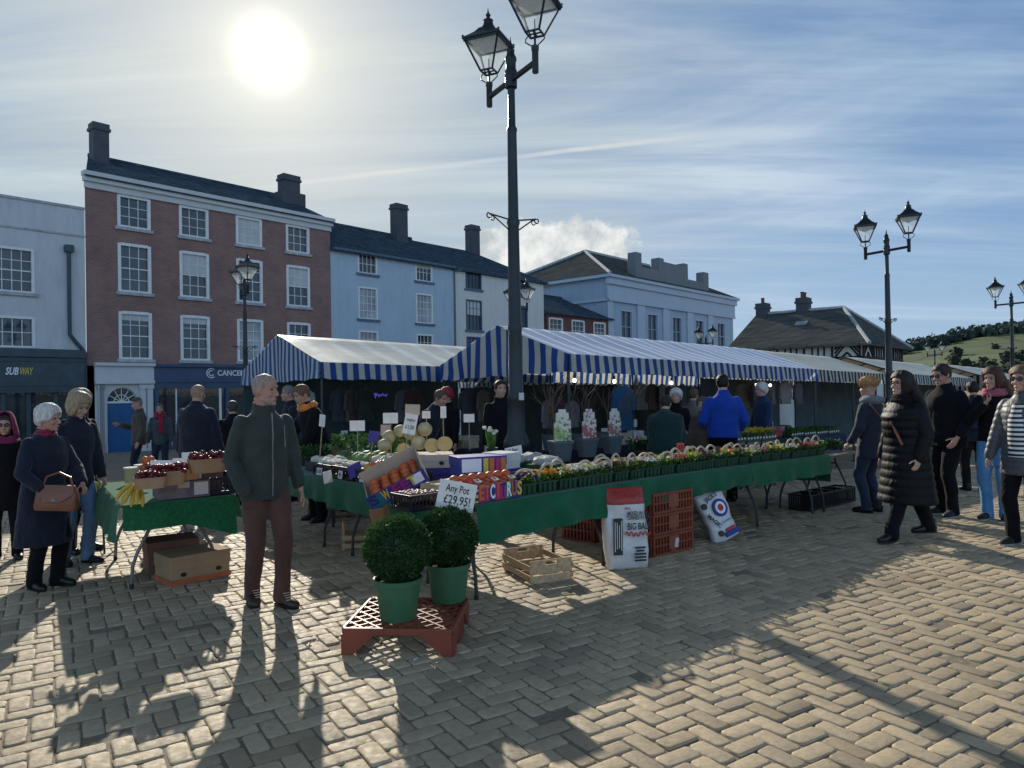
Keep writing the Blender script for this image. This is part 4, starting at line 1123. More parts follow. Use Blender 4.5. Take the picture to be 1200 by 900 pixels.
def cover(label, c, rotz, L, W, drops, mat, seed=0, h=.742, group='green table covers', flare=.0, wave=.022):
    """drops: (front -y, back +y, left -x, right +x) lengths of the hanging sides"""
    ob = thing('table_cover', label, 'table cover', (c.x, c.y, g(c.y)), rotz, group)
    gz = lambda x, y: g(c.y + math.sin(rotz)*x + math.cos(rotz)*y) - g(c.y)
    mb = MB(); N = mnoise.noise
    cloth_grid(mb, lambda u, v: (-L/2+L*u, -W/2+W*v, h+gz(-L/2+L*u, -W/2+W*v)+.004*N(V3((u*9, v*5, seed)))), max(4, int(L*8)), 8)
    f, bk, l, r = drops
    def side(p0, p1, out, dr, k):
        p0 = V3(p0); p1 = V3(p1); out = V3(out)
        le = (p1-p0).length
        def fn(u, v):
            p = p0.lerp(p1, u); s = 1-v
            w = (wave*math.sin(u*le*13+k+2*N(V3((u*le*1.3, k, 7)))) + wave*1.8*N(V3((u*le*2.5, k, seed))) + wave*.8*N(V3((u*le*7, s*2, seed+2))))*s
            d = dr(u) if callable(dr) else dr
            o = p + out*(.014 + w + flare*s*d + (.012 if s > .02 else 0)*min(1, s*6))
            z = h+gz(p.x, p.y)-s*d*(1+.03*N(V3((u*le*3, k+4, seed))))
            if s < .02: o = p
            return (o.x, o.y, z)
        cloth_grid(mb, fn, max(4, int(le*22)), 7)
    if f: side((-L/2,-W/2,0), (L/2,-W/2,0), (0,-1,0), f, 1+seed)
    if bk: side((L/2,W/2,0), (-L/2,W/2,0), (0,1,0), bk, 2+seed)
    if l: side((-L/2,W/2,0), (-L/2,-W/2,0), (-1,0,0), l, 3+seed)
    if r: side((L/2,-W/2,0), (L/2,W/2,0), (1,0,0), r, 4+seed)
    mb.build('cover_cloth', mat, ob, 60)
    return ob
m_drop = m_green
TL = (LF-.02)/3
fl = ['nearest the potted box balls', 'behind the white and red compost sack', 'at the far right end']
for i in range(3):
    c = onF(TL*(i+.5), .40)
    trestle('front trestle table %s' % fl[i], c, AF, TL-.04, .78, 'trestle tables along the front of the flower stall', legmat=m_dsteel, inset=(.05, .42) if i == 0 else (.28, .28))
    cover(['long dark green table cover hanging deepest, below the fruit boxes and first flower baskets', 'green table cover on the middle of the front row, above the compost sack', 'bright green table cover at the right end of the front row'][i],
          c, AF, TL+.02, .82, [(lambda u: .285-.02*u, 0, .27, 0), (lambda u: .25-.04*u, 0, 0, 0), (lambda u: .25-.01*u, 0, 0, .36)][i], [m_green, m_green, m_green2][i], seed=i, h=.742+.004*i, flare=[.05,.04,.06][i])
# second row of tables behind
for i in (1, 2):
    c = onF(TL*(i+.5)+.40, 1.24)
    trestle('rear trestle table %s' % ['behind the fruit boxes', 'under the grey rose pots', 'under the second row of flower baskets'][i], c, AF, TL-.04, .78, 'trestle tables in the second row of the flower stall', legmat=m_dsteel)
    cover('dark green cover on the rear table %s' % ['behind the fruit boxes', 'under the grey rose pots', 'under the second row of flower baskets'][i], c, AF, TL+.02, .80, (0, .4, 0, .3 if i == 2 else 0), m_green, seed=5+i, h=.742+.004*i)
for i in range(2):
    c = onS(.80 + LS/2*(i+.5)*.82, .40) if i == 0 else onS(.80+LS*.62, .40)
c = onS(1.55, .40); trestle('side trestle table carrying the tilted orange box and melons', c, AS+PI, 1.70, .78, 'trestle tables along the side of the fruit stall', legmat=m_dsteel)
cover('dark green table cover below the tilted orange box and black crates', c, AS+PI, 1.78, .82, (.27, 0, .0, 0), m_green, seed=11, flare=.05)
c = onS(3.30, .40); trestle('side trestle table with white cauliflowers behind the man in brown trousers', c, AS+PI, 1.66, .78, 'trestle tables along the side of the fruit stall', legmat=m_dsteel)
cover('dark green table cover beside the man in brown trousers', c, AS+PI, 1.74, .82, (.24, 0, 0, .24), m_green, seed=12, h=.746, flare=.05)
c = onS(3.62, 1.16); trestle('inner trestle table behind the vegetables', c, AS+PI, 1.6, .7, 'trestle tables along the side of the fruit stall', legmat=m_dsteel)
cover('dark green cover on the inner vegetable table', c, AS+PI, 1.66, .74, (.3, 0, 0, 0), m_green, seed=13, h=.748)
# left table (bananas)
Q0 = tp(143, 591, .75); Q1 = tp(275, 579, .75); DQ = flat(Q1-Q0); LQ = DQ.length; DQ.normalize(); AQ = math.atan2(DQ.y, DQ.x); NQ = V3((-DQ.y, DQ.x, 0))
def onQ(a, b, h=.75): p = flat(Q0)+DQ*a+NQ*b; p.z = g(p.y)+h; return p
c = onQ(LQ/2, .95)
trestle('trestle table with pale bent legs under the bananas at the left', c, AQ+PI/2, 1.85, LQ-.04, None, legmat=m_steel)
cover('bright green turf table cover under the bananas', c, AQ+PI/2, 1.92, LQ, (.20, .3, lambda u: .20+.12*max(0, u-.55)/.45 if u > .55 else .20, .2), m_green2, seed=21, group=None, flare=.16, wave=.02)

# ------------------------------------------------------------------ crates, boxes, pots
def crate_red(root_name, label, loc, rot, group, d=(.60, .40, .20), cat='crate'):
    """vented stacking crate with slotted sides"""
    t = thing('plastic_crate', label, cat, loc, rot, group)
    X, Y, Z = d[0]/2, d[1]/2, d[2]
    m = MB()
    for z in (.012, Z*.5, Z-.014):
        hh = .012 if z != Z*.5 else .007
        for s in (-1, 1): m.bx(-X, X, s*Y-.012, s*Y+.012, z-hh, z+hh); m.bx(s*X-.012, s*X+.012, -Y+.0125, Y-.0125, z-hh, z+hh)
    for s in (-1, 1):
        n = 13
        for i in range(n+1):
            x = -X+.014+(2*X-.028)*i/n
            w = .011 if (i in (0, n)) else .0075
            if i in (6, 7): w = .022
            m.bx(x-w, x+w, s*Y-.009, s*Y+.009, .02, Z-.02)
        n = 8
        for i in range(n+1):
            y = -Y+.024+(2*Y-.048)*i/n
            m.bx(s*X-.009, s*X+.009, y-.008, y+.008, .021, Z-.021)
    for i in range(9): x = -X+.05+(2*X-.1)*i/8; m.bx(x-.010, x+.010, -Y+.014, Y-.014, .006, .014)
    for i in range(6): y = -Y+.05+(2*Y-.1)*i/5; m.bx(-X+.014, X-.014, y-.008, y+.008, .0075, .013)
    m.build('crate_body', m_redplast, t, 0)
    m = MB(); m.bx(-.075, .075, -Y-.013, -Y-.010, .05, Z-.03); m.build('label_panel', m_crlabel, t, 0)
    return t
m_crlabel = M('crate_label_plastic', (.27, .085, .045), .5, .2, 6, .1)
c0 = tp(791, 648); a0 = AF + R(-4)
cpos = c0 + NF*.22 + DF*.02
for k in range(3):
    t = crate_red('', 'dark red slotted crate stacked under the green cover, %s' % ['bottom one with a white ticket', 'middle one', 'topmost one'][k], (cpos.x, cpos.y, g(cpos.y)+.203*k), a0, 'stacked dark red crates')
    if k == 0:
        m = MB(); m.box((.03, -.218, .10), (.05, .002, .09), (0, R(14), 0)); m.build('ticket', m_whitecard, t, 0)
c1 = tp(697, 632); t = crate_red('', 'dark red slotted crate lying left of the compost sack behind the table leg', (c1.x, c1.y+.15, g(c1.y)), AF+R(8), None, (.60, .40, .24))
c1 = tp(745, 640); t = crate_red('', 'dark red crate hidden in shade between the compost sack and the stacked crates', (c1.x+.1, c1.y+.5, g(c1.y+.5)), AF, None, (.50, .40, .30))
# bread tray carrying the box balls, turned upside down
def bread_tray():
    fl_, fr_ = tp(402, 767), tp(535, 769)
    ex = flat(fr_-fl_).normalized(); an = math.atan2(ex.y, ex.x)
    Wd = .68; Dp = .64; H = .165
    o = flat(fl_) + ex*Wd/2 + V3((-ex.y, ex.x, 0))*Dp/2
    t = thing('bread_tray', 'terracotta plastic tray turned upside down under the two potted box balls', 'tray', (o.x, o.y, 0), an)
    X, Y = Wd/2, Dp/2; m = MB()
    for s in (-1, 1):
        m.bx(-X, X, s*Y-.012, s*Y+.012, H-.045, H); m.bx(s*X-.012, s*X+.012, -Y+.013, Y-.013, H-.045, H)
    m.build('rim', m_redplast, t, 30, bevel=.006)
    # diagonal lattice
    m = MB(); n = 9; Xi, Yi = X-.012, Y-.012
    for k in range(-n*2, n*2):
        for s, zz in ((1, H-.008), (-1, H-.011)):
            # x*s + y = k*step
            c = k*.105; pts = []
            for x in (-Xi, Xi):
                y = c - s*x
                if -Yi <= y <= Yi: pts.append((x, y))
            for y in (-Yi, Yi):
                x = s*(c - y)
                if -Xi < x < Xi: pts.append((x, y))
            if len(pts) >= 2: m.beam((*pts[0], zz), (*pts[1], zz), .011, .012)
    m.build('lattice', m_redplast, t, 0)
    for sx in (-1, 1):
        for sy in (-1, 1):
            m = MB()
            # splayed corner foot: two tapering wings
            x, y = sx*X, sy*Y
            m.add([(x, y-sy*.012, H-.04), (x-sx*.20, y-sy*.012, H-.04), (x-sx*.06, y-sy*.012, 0), (x, y-sy*.012, 0), (x, y+sy*.012, H-.04), (x-sx*.20, y+sy*.012, H-.04), (x-sx*.06, y+sy*.012, 0), (x, y+sy*.012, 0)],
                  [(0,1,2,3),(7,6,5,4),(0,4,5,1),(1,5,6,2),(2,6,7,3),(3,7,4,0)])
            m.add([(x-sx*.012, y, H-.04), (x-sx*.012, y-sy*.20, H-.04), (x-sx*.012, y-sy*.06, 0), (x-sx*.012, y, 0), (x+sx*.012, y, H-.04), (x+sx*.012, y-sy*.20, H-.04), (x+sx*.012, y-sy*.06, 0), (x+sx*.012, y, 0)],
                  [(0,1,2,3),(7,6,5,4),(0,4,5,1),(1,5,6,2),(2,6,7,3),(3,7,4,0)])
            m.build('corner_foot', m_redplast, t, 0)
    for sx in (-1, 1):
        m = MB()
        for i in range(9):
            y = -Y+.22+(2*Y-.44)*i/8; m.bx(sx*X-.008, sx*X+.008, y-.006, y+.006, .012, H-.045)
        m.bx(sx*X-.009, sx*X+.009, -Y+.2, Y-.2, .0, .013)
        m.build('side_grille', m_redplast, t, 0)
    return t
bread_tray()
def box_ball(label, loc, rb_, seed, pr=.150, ph=.26):
    t = thing('box_ball', label, 'potted shrub', loc, random.random()*6, 'clipped box balls in green pots')
    p = MB(); p.lathe([(pr*.74,0),(pr*.78,.01),(pr*.95,ph-.035),(pr*1.03,ph-.034),(pr*1.05,ph),(pr*.98,ph),(pr*.94,ph-.03),(pr*.3,ph-.035),(.001,ph-.035)], 28); po = p.build('pot', m_potgreen, t, 35)
    s = MB(); s.lathe([(pr*.93,ph-.03),(pr*.5,ph-.022),(.001,ph-.02)], 20, caps=False); s.build('soil', m_soil, po)
    rnd = random.Random(seed); c = V3((0, 0, ph+rb_*.86))
    f = MB()
    f.ell(c, (rb_*.86,)*3, 20, 12, wob=.10, seed=seed)
    for i in range(10500):
        d = V3((rnd.gauss(0,1), rnd.gauss(0,1), rnd.gauss(0,1))).normalized()
        k = 1+.095*mnoise.noise(d*3.0+V3((seed,0,0)))+.06*mnoise.noise(d*8)
        r = rb_*k*rnd.uniform(.86, 1.0)
        if rnd.random() < .06: r *= rnd.uniform(1.0, 1.13)
        p = c + V3((d.x, d.y, d.z*.97))*r
        up = (d + V3((rnd.gauss(0,.55), rnd.gauss(0,.55), rnd.gauss(0,.55)+.25))).normalized()
        f.leaf(p, up, V3((rnd.gauss(0,1), rnd.gauss(0,1), rnd.gauss(0,1))), rnd.uniform(.013, .021), rnd.uniform(.008, .012))
    f.build('foliage', m_leafdark, t, 0)
    tw = MB()
    for i in range(5): a = i*1.26; tw.tube([(.02*math.cos(a), .02*math.sin(a), ph-.03), (.07*math.cos(a), .07*math.sin(a), ph+.16)], .006, 5)
    tw.build('stem', m_twig, t)
    return t
b1 = tp(467, 724, .165); b2 = tp(526, 703, .165)
box_ball('nearer clipped box ball in a green pot, left on the terracotta tray', b1, .212, 3)
box_ball('farther clipped box ball in a green pot, beside the handwritten price card', b2, .205, 8)

def slat_crate(label, loc, rot, d=(.60, .42, .15), group=None, ends=.19, mat=None):
    """shallow wooden fruit crate: two slats a side, taller ends, corner posts"""
    t = thing('wooden_crate', label, 'crate', loc, rot, group)
    X, Y, H = d[0]/2, d[1]/2, d[2]; mt = mat or m_wood
    for s in (-1, 1):
        for z in (.022, .10):
            m = MB(); m.bx(-X, X, s*Y-.004, s*Y+.004, z, z+.05); m.build('side_slat', mt, t, 0, .0015)
    for s in (-1, 1):
        m = MB(); w = .055
        x = s*(X-.012)
        m.bx(x-.006, x+.006, -Y+.006, Y-.006, 0, .065); m.bx(x-.006, x+.006, -Y+.006, Y-.006, .075, ends-.055)
        # top rail with a hand slot
        m.bx(x-.006, x+.006, -Y+.006, -w, ends-.055, ends); m.bx(x-.006, x+.006, w, Y-.006, ends-.055, ends)
        m.bx(x-.006, x+.006, -w, w, ends-.016, ends); m.bx(x-.006, x+.006, -w, w, ends-.055, ends-.042)
        for q in (-1, 1): m.bx(x-s*.0065-.012*(s > 0), x-s*.0065+.012*(s < 0), q*(Y-.016)-.012, q*(Y-.016)+.012, 0, ends-.01)
        m.build('end_panel', mt, t, 0, .0015)
    m = MB()
    for i in range(4): y = -Y+.02+(2*Y-.04)*(i+.5)/4; m.bx(-X+.02, X-.02, y-.04, y+.04, .004, .010)
    m.build('base_boards', mt, t, 0, .001)
    return t
w0 = tp(622, 686); w1 = tp(577, 662); w2 = tp(667, 669)
ax_ = flat(w1-w0).normalized(); an = math.atan2(ax_.y, ax_.x)
ct = flat(w0) + ax_*.28 + V3((ax_.y, -ax_.x, 0))*.20
slat_crate('empty pale wooden crate lying in the sun on the setts before the green tables', (ct.x, ct.y, g(ct.y)+.003), an, (.56, .40, .14))
c1 = tp(418, 646); slat_crate('pale wooden crate with a green lining under the side table, nearest the box balls', (c1.x+.05, c1.y+.25, g(c1.y+.2)), R(12), (.50, .34, .16), ends=.30)
c1 = tp(372, 612)
for k in range(2):
    slat_crate('weathered wooden crate under the side table, %s of two' % ['lower', 'upper'][k], (c1.x+.02, c1.y+.55, g(c1.y+.5)+.19*k), R(20+k*4), (.62, .42, .15), 'weathered crates under the side table', mat=m_oldwood)
c1 = tp(408, 612); slat_crate('weathered wooden crate standing behind the trestle legs of the side table', (c1.x+.1, c1.y+.6, g(c1.y+.6)), R(-18), (.60, .40, .15), mat=m_oldwood, ends=.22)

# compost sacks
def sack(label, loc, rot, tilt, w, h, dth, mats, seed, band=None):
    t = thing('compost_sack', label, 'sack', loc, 0)
    t.rotation_mode = 'XYZ'; t.rotation_euler = (tilt[0], tilt[1], rot)
    N = mnoise.noise; nu, nv = 36, 30; vs = []; 
    mb = MB()
    for j in range(nv+1):
        v = j/nv
        k = 1.0 if v < .86 else max(.12, 1-(v-.86)/.14*.88)      # closes to a flat seam at the top
        k *= min(1, .55+v*5)
        for i in range(nu):
            a = 2*PI*i/nu; ca, sa = math.cos(a), math.sin(a)
            x = math.copysign(abs(ca)**.55, ca)*w/2*(1-.05*math.sin(v*PI*2+seed)+.02*N(V3((v*5, ca, seed))))
            y = math.copysign(abs(sa)**.75, sa)*dth/2*k*(1+.18*N(V3((ca*2, v*4, seed))))
            z = v*h*(1+.0*ca) + (.012*N(V3((ca*3, seed, 1))) if v > .9 else 0)
            y += .022*N(V3((x*9, v*7, seed+5)))*k
            mb.v.append((x + .02*math.sin(v*3+seed), y, z))
    for j in range(nv):
        for i in range(nu):
            i2 = (i+1) % nu
            mb.f.append((j*nu+i, j*nu+i2, (j+1)*nu+i2, (j+1)*nu+i)); mb.mi.append(1 if (band and (j+.5)/nv > band) else 0)
    mb.f.append(tuple(range(nu-1, -1, -1))); mb.mi.append(0)
    mb.f.append(tuple(nv*nu+i for i in range(nu))); mb.mi.append(1 if band else 0)
    b = mb.build('sack_body', mats, t, 70)
    return t
m_sackwhite = M('sack_plastic', (.66, .65, .62), .38, .1, 8, .5, 9, .03, spec=.5)
m_sackred = M('sack_red', (.42, .045, .035), .4, .4, 30, .4, 9, .02, spec=.5)
m_sackblue = M('sack_blue', (.02, .035, .22), .4, .2, 8, .2, spec=.5)
sf = onF(0, 0)
s0 = tp(736, 666); rs = R(14)
t = sack('white and red compost sack with black lettering standing against the green cover', (s0.x-.02, s0.y+.02, g(s0.y)), rs, (R(-1.5), R(1)), .40, .72, .20, [m_sackwhite, m_sackred], 2, .80)
m_txtdark = M('print_black', (.025, .028, .025), .5, .2, 9, 0); m_txtgreen = M('print_dark_green', (.012, .045, .025), .5, .2, 9, 0); m_txtred = M('print_red', (.5, .03, .03), .5, .2, 9, 0); m_txtblue = M('print_blue', (.02, .03, .25), .5, .2, 9, 0)
yf = -.128
for s, z, sz, w, mt, x in (('MIXED IN UK', .500, .05, .20, m_txtdark, .07), ('TURNED IN USE', .462, .05, .22, m_txtdark, .075), ('BIG BALE', .385, .085, .22, m_txtgreen, .08)):
    lettering(s, mt, t, (x, yf, z), UP, sz, w, .02)
sc = MB(); pts = []
for i in range(60):
    u = i/59; pts.append((-.05+.24*u, yf-.002, .32+.020*math.sin(u*34)*(1-.3*u)+.006*math.sin(u*11)))
sc.tube(pts, .006, 5); sc.build('script_print', m_txtred, t)
pn = MB(); pn.box((-.115, yf+.012, .30), (.085, .006, .32)); pn.build('print_panel', m_txtdark, t, 0)
for i in range(4):
    ln = MB(); ln.box((-.145+.02*i, yf+.006, .30+.01*(i % 2)), (.006, .004, .26-.03*(i % 3))); ln.build('print_line', m_sackwhite, t, 0)
for i in range(5):
    w_ = .10-.012*(i == 0)-.03*(i == 1); ln = MB(); ln.box((.09, yf-.001, .20-.028*i), (w_*1.1, .004, .016)); ln.build('print_line', m_txtdark, t, 0)
lettering('80L', m_txtred, t, (-.02, yf+.010, .545), UP, .03, .06, .01)
s0 = tp(850, 636)
t = sack('white compost sack with a blue white and red roundel leaning against the crates', (s0.x+.05, s0.y+.12, g(s0.y)+.01), R(22), (R(-16), R(-19)), .33, .58, .15, [m_sackwhite, m_sackblue], 6, .94)
yf = -.098
for r_, mt, dz in ((.085, m_txtblue, 0), (.060, m_ltr_white, -.002), (.034, m_txtred, -.004)):
    q = MB(); q.loft([(V3((.04, yf+dz, .335)), V3((r_,0,0)), V3((0,0,r_*1.1))), (V3((.04, yf+dz+.02, .335)), V3((r_,0,0)), V3((0,0,r_*1.1)))], 28); q.build('roundel', mt, t, 0)
lettering("JACK'S", m_txtdark, t, (-.01, yf+.002, .47), (R(90), R(-8), 0), .07, .16, .03)
lettering("MAGIC", m_txtdark, t, (-.09, yf+.006, .235), (R(90), R(62), 0), .06, .18, .03)
lettering("ALL PURPOSE", m_txtblue, t, (.05, yf+.006, .185), UP, .03, .13, .005)
for x, z in ((-.12, .41), (-.075, .09)):
    q = MB(); q.loft([(V3((x, yf+.008, z)), V3((.030,0,0)), V3((0,0,.032))), (V3((x, yf+.03, z)), V3((.030,0,0)), V3((0,0,.032)))], 18); q.build('round_print', m_txtdark, t, 0)
q = MB(); q.box((.05, yf+.012, .055), (.17, .02, .05)); q.build('print_band', m_txtblue, t, 0); q = MB(); q.box((.05, yf+.010, .10), (.12, .02, .025)); q.build('print_band', m_txtred, t, 0)

# banana box below the left table
def flap_box(label, c, rot, d, mat, holes=True, top=True, stripe=None, name='cardboard_box', open_=False):
    t = thing(name, label, 'box', c, rot)
    X, Y, H = d[0]/2, d[1]/2, d[2]; w = .006
    m = MB(); m.bx(-X, X, -Y, -Y+w, 0, H); m.bx(-X, X, Y-w, Y, 0, H); m.bx(-X, -X+w, -Y+w, Y-w, 0, H); m.bx(X-w, X, -Y+w, Y-w, 0, H); m.bx(-X+w, X-w, -Y+w, Y-w, 0, w)
    if top and not open_: m.bx(-X-.006, X+.006, -Y-.006, Y+.006, H*.55, H+.006)
    m.build('box_body', mat, t, 0, .003)
    if stripe:
        s = MB(); s.bx(-X-.008, X+.008, -Y-.008, Y+.008, .01, H*.22); s.build('printed_band', stripe, t, 0)
    if holes:
        for sx in (-1, 1):
            h = MB(); h.loft([(V3((sx*X*.6, -Y-.0095, H*.38)), V3((.024,0,0)), V3((0,0,.018))), (V3((sx*X*.6, -Y-.001, H*.38)), V3((.024,0,0)), V3((0,0,.018)))], 14); h.build('hand_hole', m_blackplast, t, 0)
    return t
m_orangeprint = M('orange_print', (.50, .13, .05), .7, .3, 12, .1)
cb1 = tp(212, 684); t = flap_box('cardboard fruit box with orange band under the banana table', (cb1.x+.02, cb1.y+.18, g(cb1.y)), AQ+R(12), (.50, .36, .24), m_card, True, True, m_orangeprint)
t = flap_box('plain dark cardboard box standing behind the orange banded box under the banana table', (cb1.x-.35, cb1.y+.55, g(cb1.y)), AQ, (.42, .34, .28), M('brown_card', (.20, .10, .07), .9, .2, 5, .2), False, True)

# ------------------------------------------------------------------ fruit and vegetables
m_orange = M('orange_peel', (.62, .13, .035), .5, .25, 7, .4, 160, .002, spec=.4)
m_lemon = M('lemon_peel', (.72, .42, .05), .5, .2, 7, .3, 160, .002)
m_melon = M('melon_rind', (.52, .42, .22), .65, .35, 9, .6, 60, .004)
m_flesh = M('melon_flesh', (.70, .42, .13), .45, .2, 9, .1)
m_banana = M('banana_peel', (.62, .42, .05), .5, .25, 6, .1)
m_mush = M('mushroom', (.62, .56, .48), .7, .2, 8, .2)
m_onion = M('shallot', (.33, .17, .14), .5, .4, 9, .2)
m_avo = M('dark_green_fruit', (.035, .075, .025), .5, .4, 9, .3)
m_cabb = M('cabbage', (.16, .27, .08), .6, .5, 6, .4, 30, .01)
m_caul = M('cauliflower', (.66, .62, .50), .8, .2, 12, .8, 60, .01)
m_redfruit = M('red_fruit', (.35, .025, .03), .35, .4, 8, .1)
m_grape = M('strawberry', (.17, .014, .022), .4, .5, 30, .6, 90, .004)
m_lett = M('yellow_leaf', (.42, .50, .06), .6, .4, 8, .3, transl=.2)
def fruit_mesh(name, mat, r, sq=(1,1,1), wob=.05, seed=0):
    m = MB(); m.ell((0,0,0), (r*sq[0], r*sq[1], r*sq[2]), 12, 8, wob=wob, seed=seed); return m.mesh(name, mat, 180)
ME = {k: fruit_mesh(k, mt, r, s, w) for k, mt, r, s, w in (('orange', m_orange, .038, (1,1,.95), .04), ('lemon', m_lemon, .030, (1.25,1,1), .08), ('melon', m_melon, .068, (1.08,1,1), .05), ('mushroom', m_mush, .026, (1,1,.75), .15), ('shallot', m_onion, .021, (1.2,1,1), .2), ('avocado', m_avo, .038, (1.25,1,1), .1), ('cauliflower', m_caul, .075, (1,1,.8), .25), ('cabbage', m_cabb, .085, (1,1,.85), .25), ('tomato', m_redfruit, .030, (1,1,.85), .05), ('pepper', m_lett, .05, (1,1,.9), .3))}
def fruit(kind, p, label, group, s=1.0):
    o = put(kind, ME[kind], None, p, (random.uniform(-.4,.4), random.uniform(-.4,.4), random.random()*6), (s,)*3)
    return tag(o, label, 'vegetable' if kind in ('mushroom','shallot','cauliflower','cabbage','tomato','pepper') else 'fruit', group)
def pile(kind, fn, n, label, group, dx, dy, layers=1, dz=.03, jit=.25, s=(.9, 1.1)):
    """fn(a, b, h) maps tray coordinates to the world"""
    import itertools
    nx, ny = n
    for l in range(layers):
        for i in range(nx-l):
            for j in range(ny-l):
                p = fn((i-(nx-1-l)/2 + random.uniform(-jit, jit))*dx, (j-(ny-1-l)/2 + random.uniform(-jit, jit))*dy, l*dz)
                fruit(kind, p, label, group, random.uniform(*s))
def frame_at(px, py, h, ang):
    o = tp(px, py, h); ca, sa = math.cos(ang), math.sin(ang)
    return o, (lambda a, b, z=0: V3((o.x+ca*a-sa*b, o.y+sa*a+ca*b, o.z+z)))
def open_crate(label, o, ang, d, mat, group=None, cat='crate', name='produce_crate', slots=True, tilt=0):
    t = thing(name, label, cat, o, 0, group); t.rotation_euler = (tilt, 0, ang)
    X, Y, H = d[0]/2, d[1]/2, d[2]
    m = MB(); m.bx(-X, X, -Y, Y, 0, .006)
    for z in ((.006, .03), (H-.022, H)) if slots else ((.006, H),):
        for s in (-1, 1): m.bx(-X, X, s*Y-.005, s*Y+.005, *z); m.bx(s*X-.005, s*X+.005, -Y+.006, Y-.006, *z)
    if slots:
        nx, ny = int(d[0]/.033), int(d[1]/.033)
        for s in (-1, 1):
            for i in range(nx+1): x = -X+.008+(2*X-.016)*i/nx; m.bx(x-.006, x+.006, s*Y-.004, s*Y+.004, .03, H-.022)
            for i in range(ny+1): y = -Y+.012+(2*Y-.024)*i/ny; m.bx(s*X-.004, s*X+.004, y-.006, y+.006, .03, H-.022)
    m.build('crate_body', mat, t, 0, .0015); return t
AN = AS+PI  # along the side table
# tilted box of oranges with bright lettering
def orange_box():
    o = onS(.78, .30, .80)
    t = thing('fruit_box', 'tilted open cardboard box of oranges with bright lettered side at the table corner', 'box', o, 0)
    t.rotation_euler = (R(0), R(-25), AN+R(-4))
    X, Y, H = .30, .20, .15; w = .006
    m = MB(); m.bx(-X, X, -Y, Y, 0, w); m.bx(-X, X, Y-w, Y, w, H+.05); m.bx(-X, X, -Y, -Y+w, w, H*.45); m.bx(-X, -X+w, -Y+w, Y-w, w, H*.8); m.bx(X-w, X, -Y+w, Y-w, w, H+.02)
    m.build('box_body', m_cardpale, t, 0, .002)
    return t, X, Y, H
# local frame for the corner box: x runs along the side table towards the viewer's right
def corner_box():
    # corners measured in the photograph: low left corner, high right corner
    A_ = tp(437, 578, .78); B_ = tp(520, 545, .90)
    return A_, B_
ob = thing('fruit_box', 'tilted open cardboard box of oranges with bright lettered side at the table corner', 'box', (0,0,0))
pc = tp(468, 570, .84); ob.location = pc
fx = (DF*.55 - DS*.35).normalized()
ob.rotation_euler = (R(26), R(-27), R(6))
X, Y, H, w = .25, .165, .13, .006
m = MB(); m.bx(-X, X, -Y, Y, .02, .02+w); m.bx(-X, X, Y-w, Y, .02+w, .02+H+.04); m.bx(-X, X, -Y, -Y+w, .02+w, .02+H-.02); m.bx(-X, -X+w, -Y+w, Y-w, .02+w, .02+H*.7); m.bx(X-w, X, -Y+w, Y-w, .02+w, .02+H+.02)
m.build('box_body', m_cardpale, ob, 0, .002)
m_flapblue = M('box_print_blue', (.05, .05, .26), .6, .2, 9, .1); m_teal2 = M('box_print_teal', (.01, .16, .20), .6, .2, 9, .1)
PC = {'yellow': M('print_yellow', (.68, .50, .05), .6, .1, 9, 0), 'magenta': M('print_magenta', (.42, .03, .14), .6, .1, 9, 0), 'orange': M('print_orange', (.62, .16, .03), .6, .1, 9, 0), 'blue': M('print_navy', (.03, .03, .18), .6, .1, 9, 0), 'green': M('print_teal', (.01, .20, .16), .6, .1, 9, 0), 'white': m_ltr_white, 'red': m_txtred}
q = MB(); q.bx(-X, X, -Y-.006, -Y-.001, .02, .02+H); q.build('printed_side', m_flapblue, ob, 0)
q = MB(); q.bx(-X+.02, -X+.13, -Y-.009, -Y-.0065, .03, .02+H-.01); q.build('printed_patch', m_teal2, ob, 0)
q = MB(); q.bx(X-.12, X-.03, -Y-.009, -Y-.0065, .05, .02+H-.012); q.build('printed_patch', m_ltr_white, ob, 0)
for ch, cc, x in (('S', 'blue', -.20), ('W', 'yellow', -.10), ('E', 'magenta', -.01), ('E', 'magenta', .065), ('T', 'yellow', .13)):
    lettering(ch, PC[cc], ob, (x, -Y-.011, .095), UP, .12, .065, .04)
for k in range(2):
    for i in range(5):
        for j in range(4):
            lp_ = V3((-.185+.088*i+.02*(k), -.095+.068*j+random.uniform(-.008,.008), .068+.045*k))
            if k and (i > 3 or j > 2): continue
            EU = Euler(ob.rotation_euler).to_matrix(); fruit('orange', pc + EU @ (lp_ + V3((.01*k, 0, 0))), 'orange lying in the tilted cardboard box', 'oranges in the tilted box', random.uniform(.88, 1.05))
fl2 = MB(); fl2.add([(-.05,0,0),(.06,0,0),(.10,.02,-.24),(-.02,.0,-.25)], [(0,1,2,3)]); fl2.add([(.06,0,0),(.10,.06,-.01),(.13,.08,-.2),(.10,.02,-.24)], [(0,1,2,3)])
fo = fl2.build('box_flap', m_card, ob, 0); fo.location = (-X+.02, -Y-.01, .03); fo.rotation_euler = (R(20), R(24), 0)
so = fo.modifiers.new('thick', 'SOLIDIFY'); so.thickness = .005
# black crate of shallots on the corner, chin high boxes behind
o = onF(-.10, .13, .752)
o, fn = frame_at(502, 598, .752, AF-R(3))
o = o + NF*.13; fn2 = lambda a, b, z=0: V3((o.x, o.y, o.z+z)) + DF*a + NF*b
open_crate('black plastic crate of shallots at the corner below the tilted orange box', o, AF, (.30, .26, .12), m_blackplast)
pile('shallot', lambda a, b, h: fn2(a, b, .085+h), (7, 6), 'small brown shallot in the black corner crate', 'shallots in the black crate', .040, .040, 2, .025)
